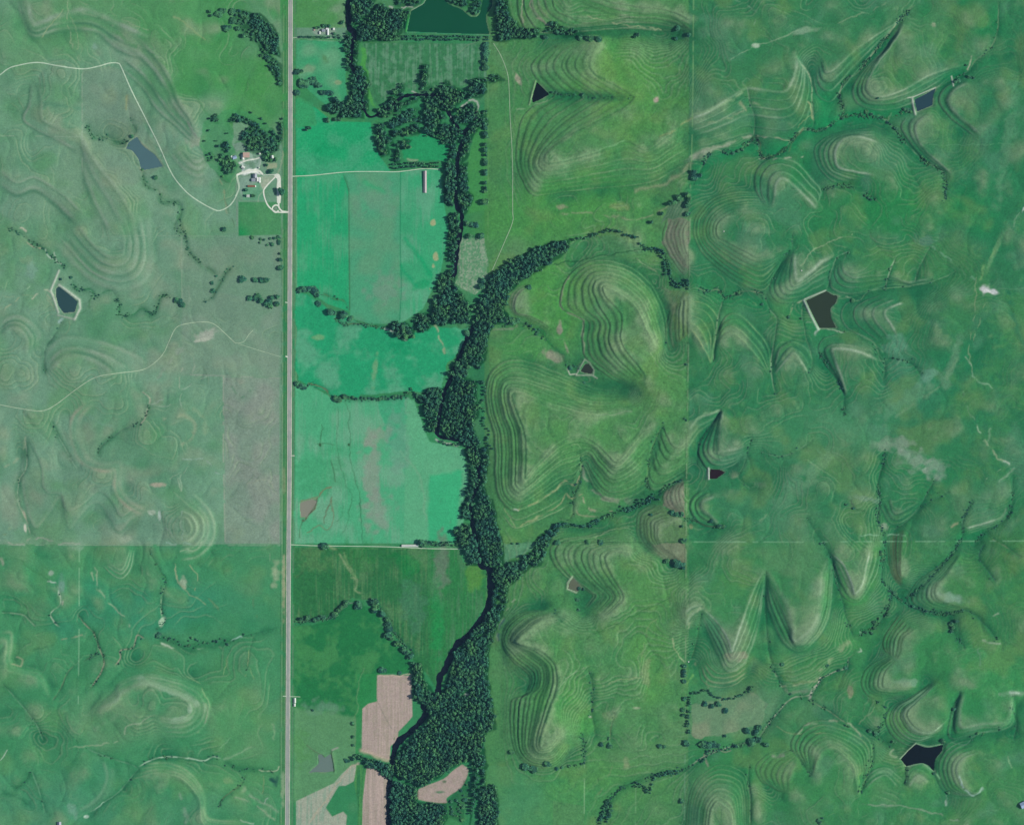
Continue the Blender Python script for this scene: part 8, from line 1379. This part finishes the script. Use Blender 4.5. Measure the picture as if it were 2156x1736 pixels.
bl('house_wing', 'F', 858, 1148, 56, 44, 3.6, 'grey', 'lower grey wing just south of the grey farmhouse', cat='house')
bl('garage', 'F', 915, 1140, 34, 60, 3.2, 'pale', 'pale garage against the east side of the grey farmhouse')
bl('shed', 'F', 950, 1150, 22, 74, 3, 'white', 'narrow white shed at the edge of the tan yard')
bl('long_shed', 'F', 825, 1242, 108, 26, 3, 'brown', 'long brown roofed shed on the lawn south of the farmhouse', cat='shed')
bl('small_shed', 'F', 886, 1244, 14, 20, 3, 'white', 'tiny white shed at the east end of the brown long shed', cat='shed')
bl('small_shed', 'F', 775, 1392, 44, 36, 2.8, 'pale', 'small pale hut alone on the dark lawn', cat='shed')
bl('barn', 'F', 750, 770, 96, 74, 6, 'tan', 'big tan roofed barn on the north side of the farmyard')
bl('shed', 'F', 695, 800, 34, 70, 4, 'pale', 'pale lean-to on the west side of the tan barn')
bl('machine_shed', 'F', 572, 806, 58, 44, 4.5, 'blue', 'pale blue roofed machine shed among trees west of the yard', cat='shed', ang=20)
bl('small_shed', 'F', 521, 796, 20, 26, 3, 'white', 'small white shed beside the blue roofed shed', cat='shed')
bl('shed', 'F', 1142, 790, 38, 56, 3.6, 'pale', 'pale shed in the trees between farmyard and road', ang=8)
bl('shed', 'F', 1122, 738, 28, 24, 3, 'grey', 'small grey shed north of the pale roadside shed')
bl('shed', 'F', 700, 958, 50, 40, 3.4, 'pale', 'pale open shed on the west side of the white yard', ang=-30)
bl('long_shed', 'B2', 1314, 140, 27, 198, 2.4, 'pink', 'very long pale pink roofed shed at the top of the green fields', cat='shed', wins=12)
bl('long_shed', 'B4', 1178, 425, 150, 20, 3.0, 'pale', 'long pale shed lying along the farm lane below the bright field', cat='shed', wins=10)
bl('shed', 'P', 620.4, 1474, 4.6, 10, 2.8, 'pale', 'pale roadside shed at the lower lane turning, northern one of two', wins=2)
bl('shed', 'P', 619.8, 1483.5, 4.2, 5.6, 2.8, 'pale', 'smaller pale roadside shed at the lower lane turning', wins=1)
bl('farmhouse', 'N', 1180, 560, 110, 90, 4.2, 'grey', 'grey farmhouse of the small farm near the top edge', chimney=True)
bl('long_shed', 'N', 1325, 620, 48, 190, 3.4, 'white', 'narrow white shed standing north to south at the small top farm', cat='shed')
bl('shed', 'N', 1310, 500, 90, 50, 3.2, 'white', 'white shed at the head of the narrow white shed')
bl('shed', 'N', 1520, 510, 70, 70, 3.2, 'pale', 'square pale shed east of the small top farm')
bl('shed', 'N', 1040, 640, 50, 90, 3, 'pale', 'pale shed at the west side of the small top farm')
bl('small_shed', 'N', 860, 548, 44, 34, 2.6, 'tan', 'tiny tan hut left of the small top farm', cat='shed')
bl('shed', 'A4', 434, 1726, 26, 28, 3, 'grey', 'square grey shed cut by the bottom edge on the left')
bl('shed', 'D4', 2150, 1592, 40, 36, 5, 'blue', 'pale blue roofed shed cut by the right edge', ang=25)
bl('shed', 'C3', 1060, 0, .1, .1, .1, 'pale', 'x') if False else None
def tank(x, y, rpx, hh, label, cone=.5, col='pale'):
    z = float(hgt(x, y)); R = rpx * S; root = bpy.data.objects.new('grain_bin', None); scene.collection.objects.link(root); root.location = (float(wx(x)), float(wy(y)), z - .2); root['label'] = label; root['category'] = 'tank'; root.name = 'storage_tank'
    n = 24; a = np.linspace(0, 2 * math.pi, n, endpoint=False); ring = lambda r, zz: [(r * math.cos(t), r * math.sin(t), zz) for t in a]
    A, B = ring(R, 0), ring(R, hh + .2); quadmesh('tank_wall', [[A[i], A[(i + 1) % n], B[(i + 1) % n], B[i]] for i in range(n)], RM['pale'], root)
    C, D = ring(R * 1.05, hh + .2), ring(R * .12, hh + .2 + R * cone); quadmesh('tank_roof', [[C[i], C[(i + 1) % n], D[(i + 1) % n], D[i]] for i in range(n)] + [D], RM[col], root)
tank(*fp('F', 952, 750), 2.0, 6, 'round white grain bin at the north-east corner of the farmyard')
tank(*fp('F', 940, 962), 1.3, 3, 'small white tank at the east side of the white yard')
tank(*fp('D1', 278, 1448), 1.2, 2, 'white round tank on top of the north-east contour hill', .2)
tank(*fp('D2', 763, 505), 1.2, 2, 'white round tank above the charcoal pond', .2)
tank(*fp('C4', 1562, 543), 1.3, 2, 'white round tank beside the long fence above the L-shaped belt', .2)
tank(*fp('B1', 1548, 1058), 1.5, 3, 'white tank hidden in the river loop wood', .3)
# island garden in the turning circle of the drive
p = np.array([(fp('F', 1195 + 26 * math.cos(t), 1582 + 26 * math.sin(t))) for t in np.linspace(0, 2 * math.pi, 20, endpoint=False)])
sheet('grass_island', p, [float(hgt(a, b)) + .75 for a, b in p], noisy('island_grass', alb((120, 150, 130)), .2, .5), kind='structure')
print('SCENE DONE')

# thin blue air over the whole country
HZ = True
if HZ:
    me = bpy.data.meshes.new('haze'); L_, B_, T_ = 19500.0 * 1.2, -6.0, ALT + 60
    v = [(a * L_, b * L_, c) for c in (B_, T_) for a, b in ((-1, -1), (1, -1), (1, 1), (-1, 1))]
    me.from_pydata(v, [], [(3, 2, 1, 0), (4, 5, 6, 7), (0, 1, 5, 4), (1, 2, 6, 5), (2, 3, 7, 6), (3, 0, 4, 7)]); me.update()
    hm = bpy.data.materials.new('haze'); hm.use_nodes = True; nt = hm.node_tree; nt.nodes.remove(nt.nodes['Principled BSDF'])
    pv = nt.nodes.new('ShaderNodeVolumePrincipled'); pv.inputs['Density'].default_value = 3.7e-6; pv.inputs['Color'].default_value = (.25, .58, .90, 1)
    nt.links.new(pv.outputs['Volume'], nt.nodes['Material Output'].inputs['Volume'])
    link('haze', me, hm, kind='stuff')
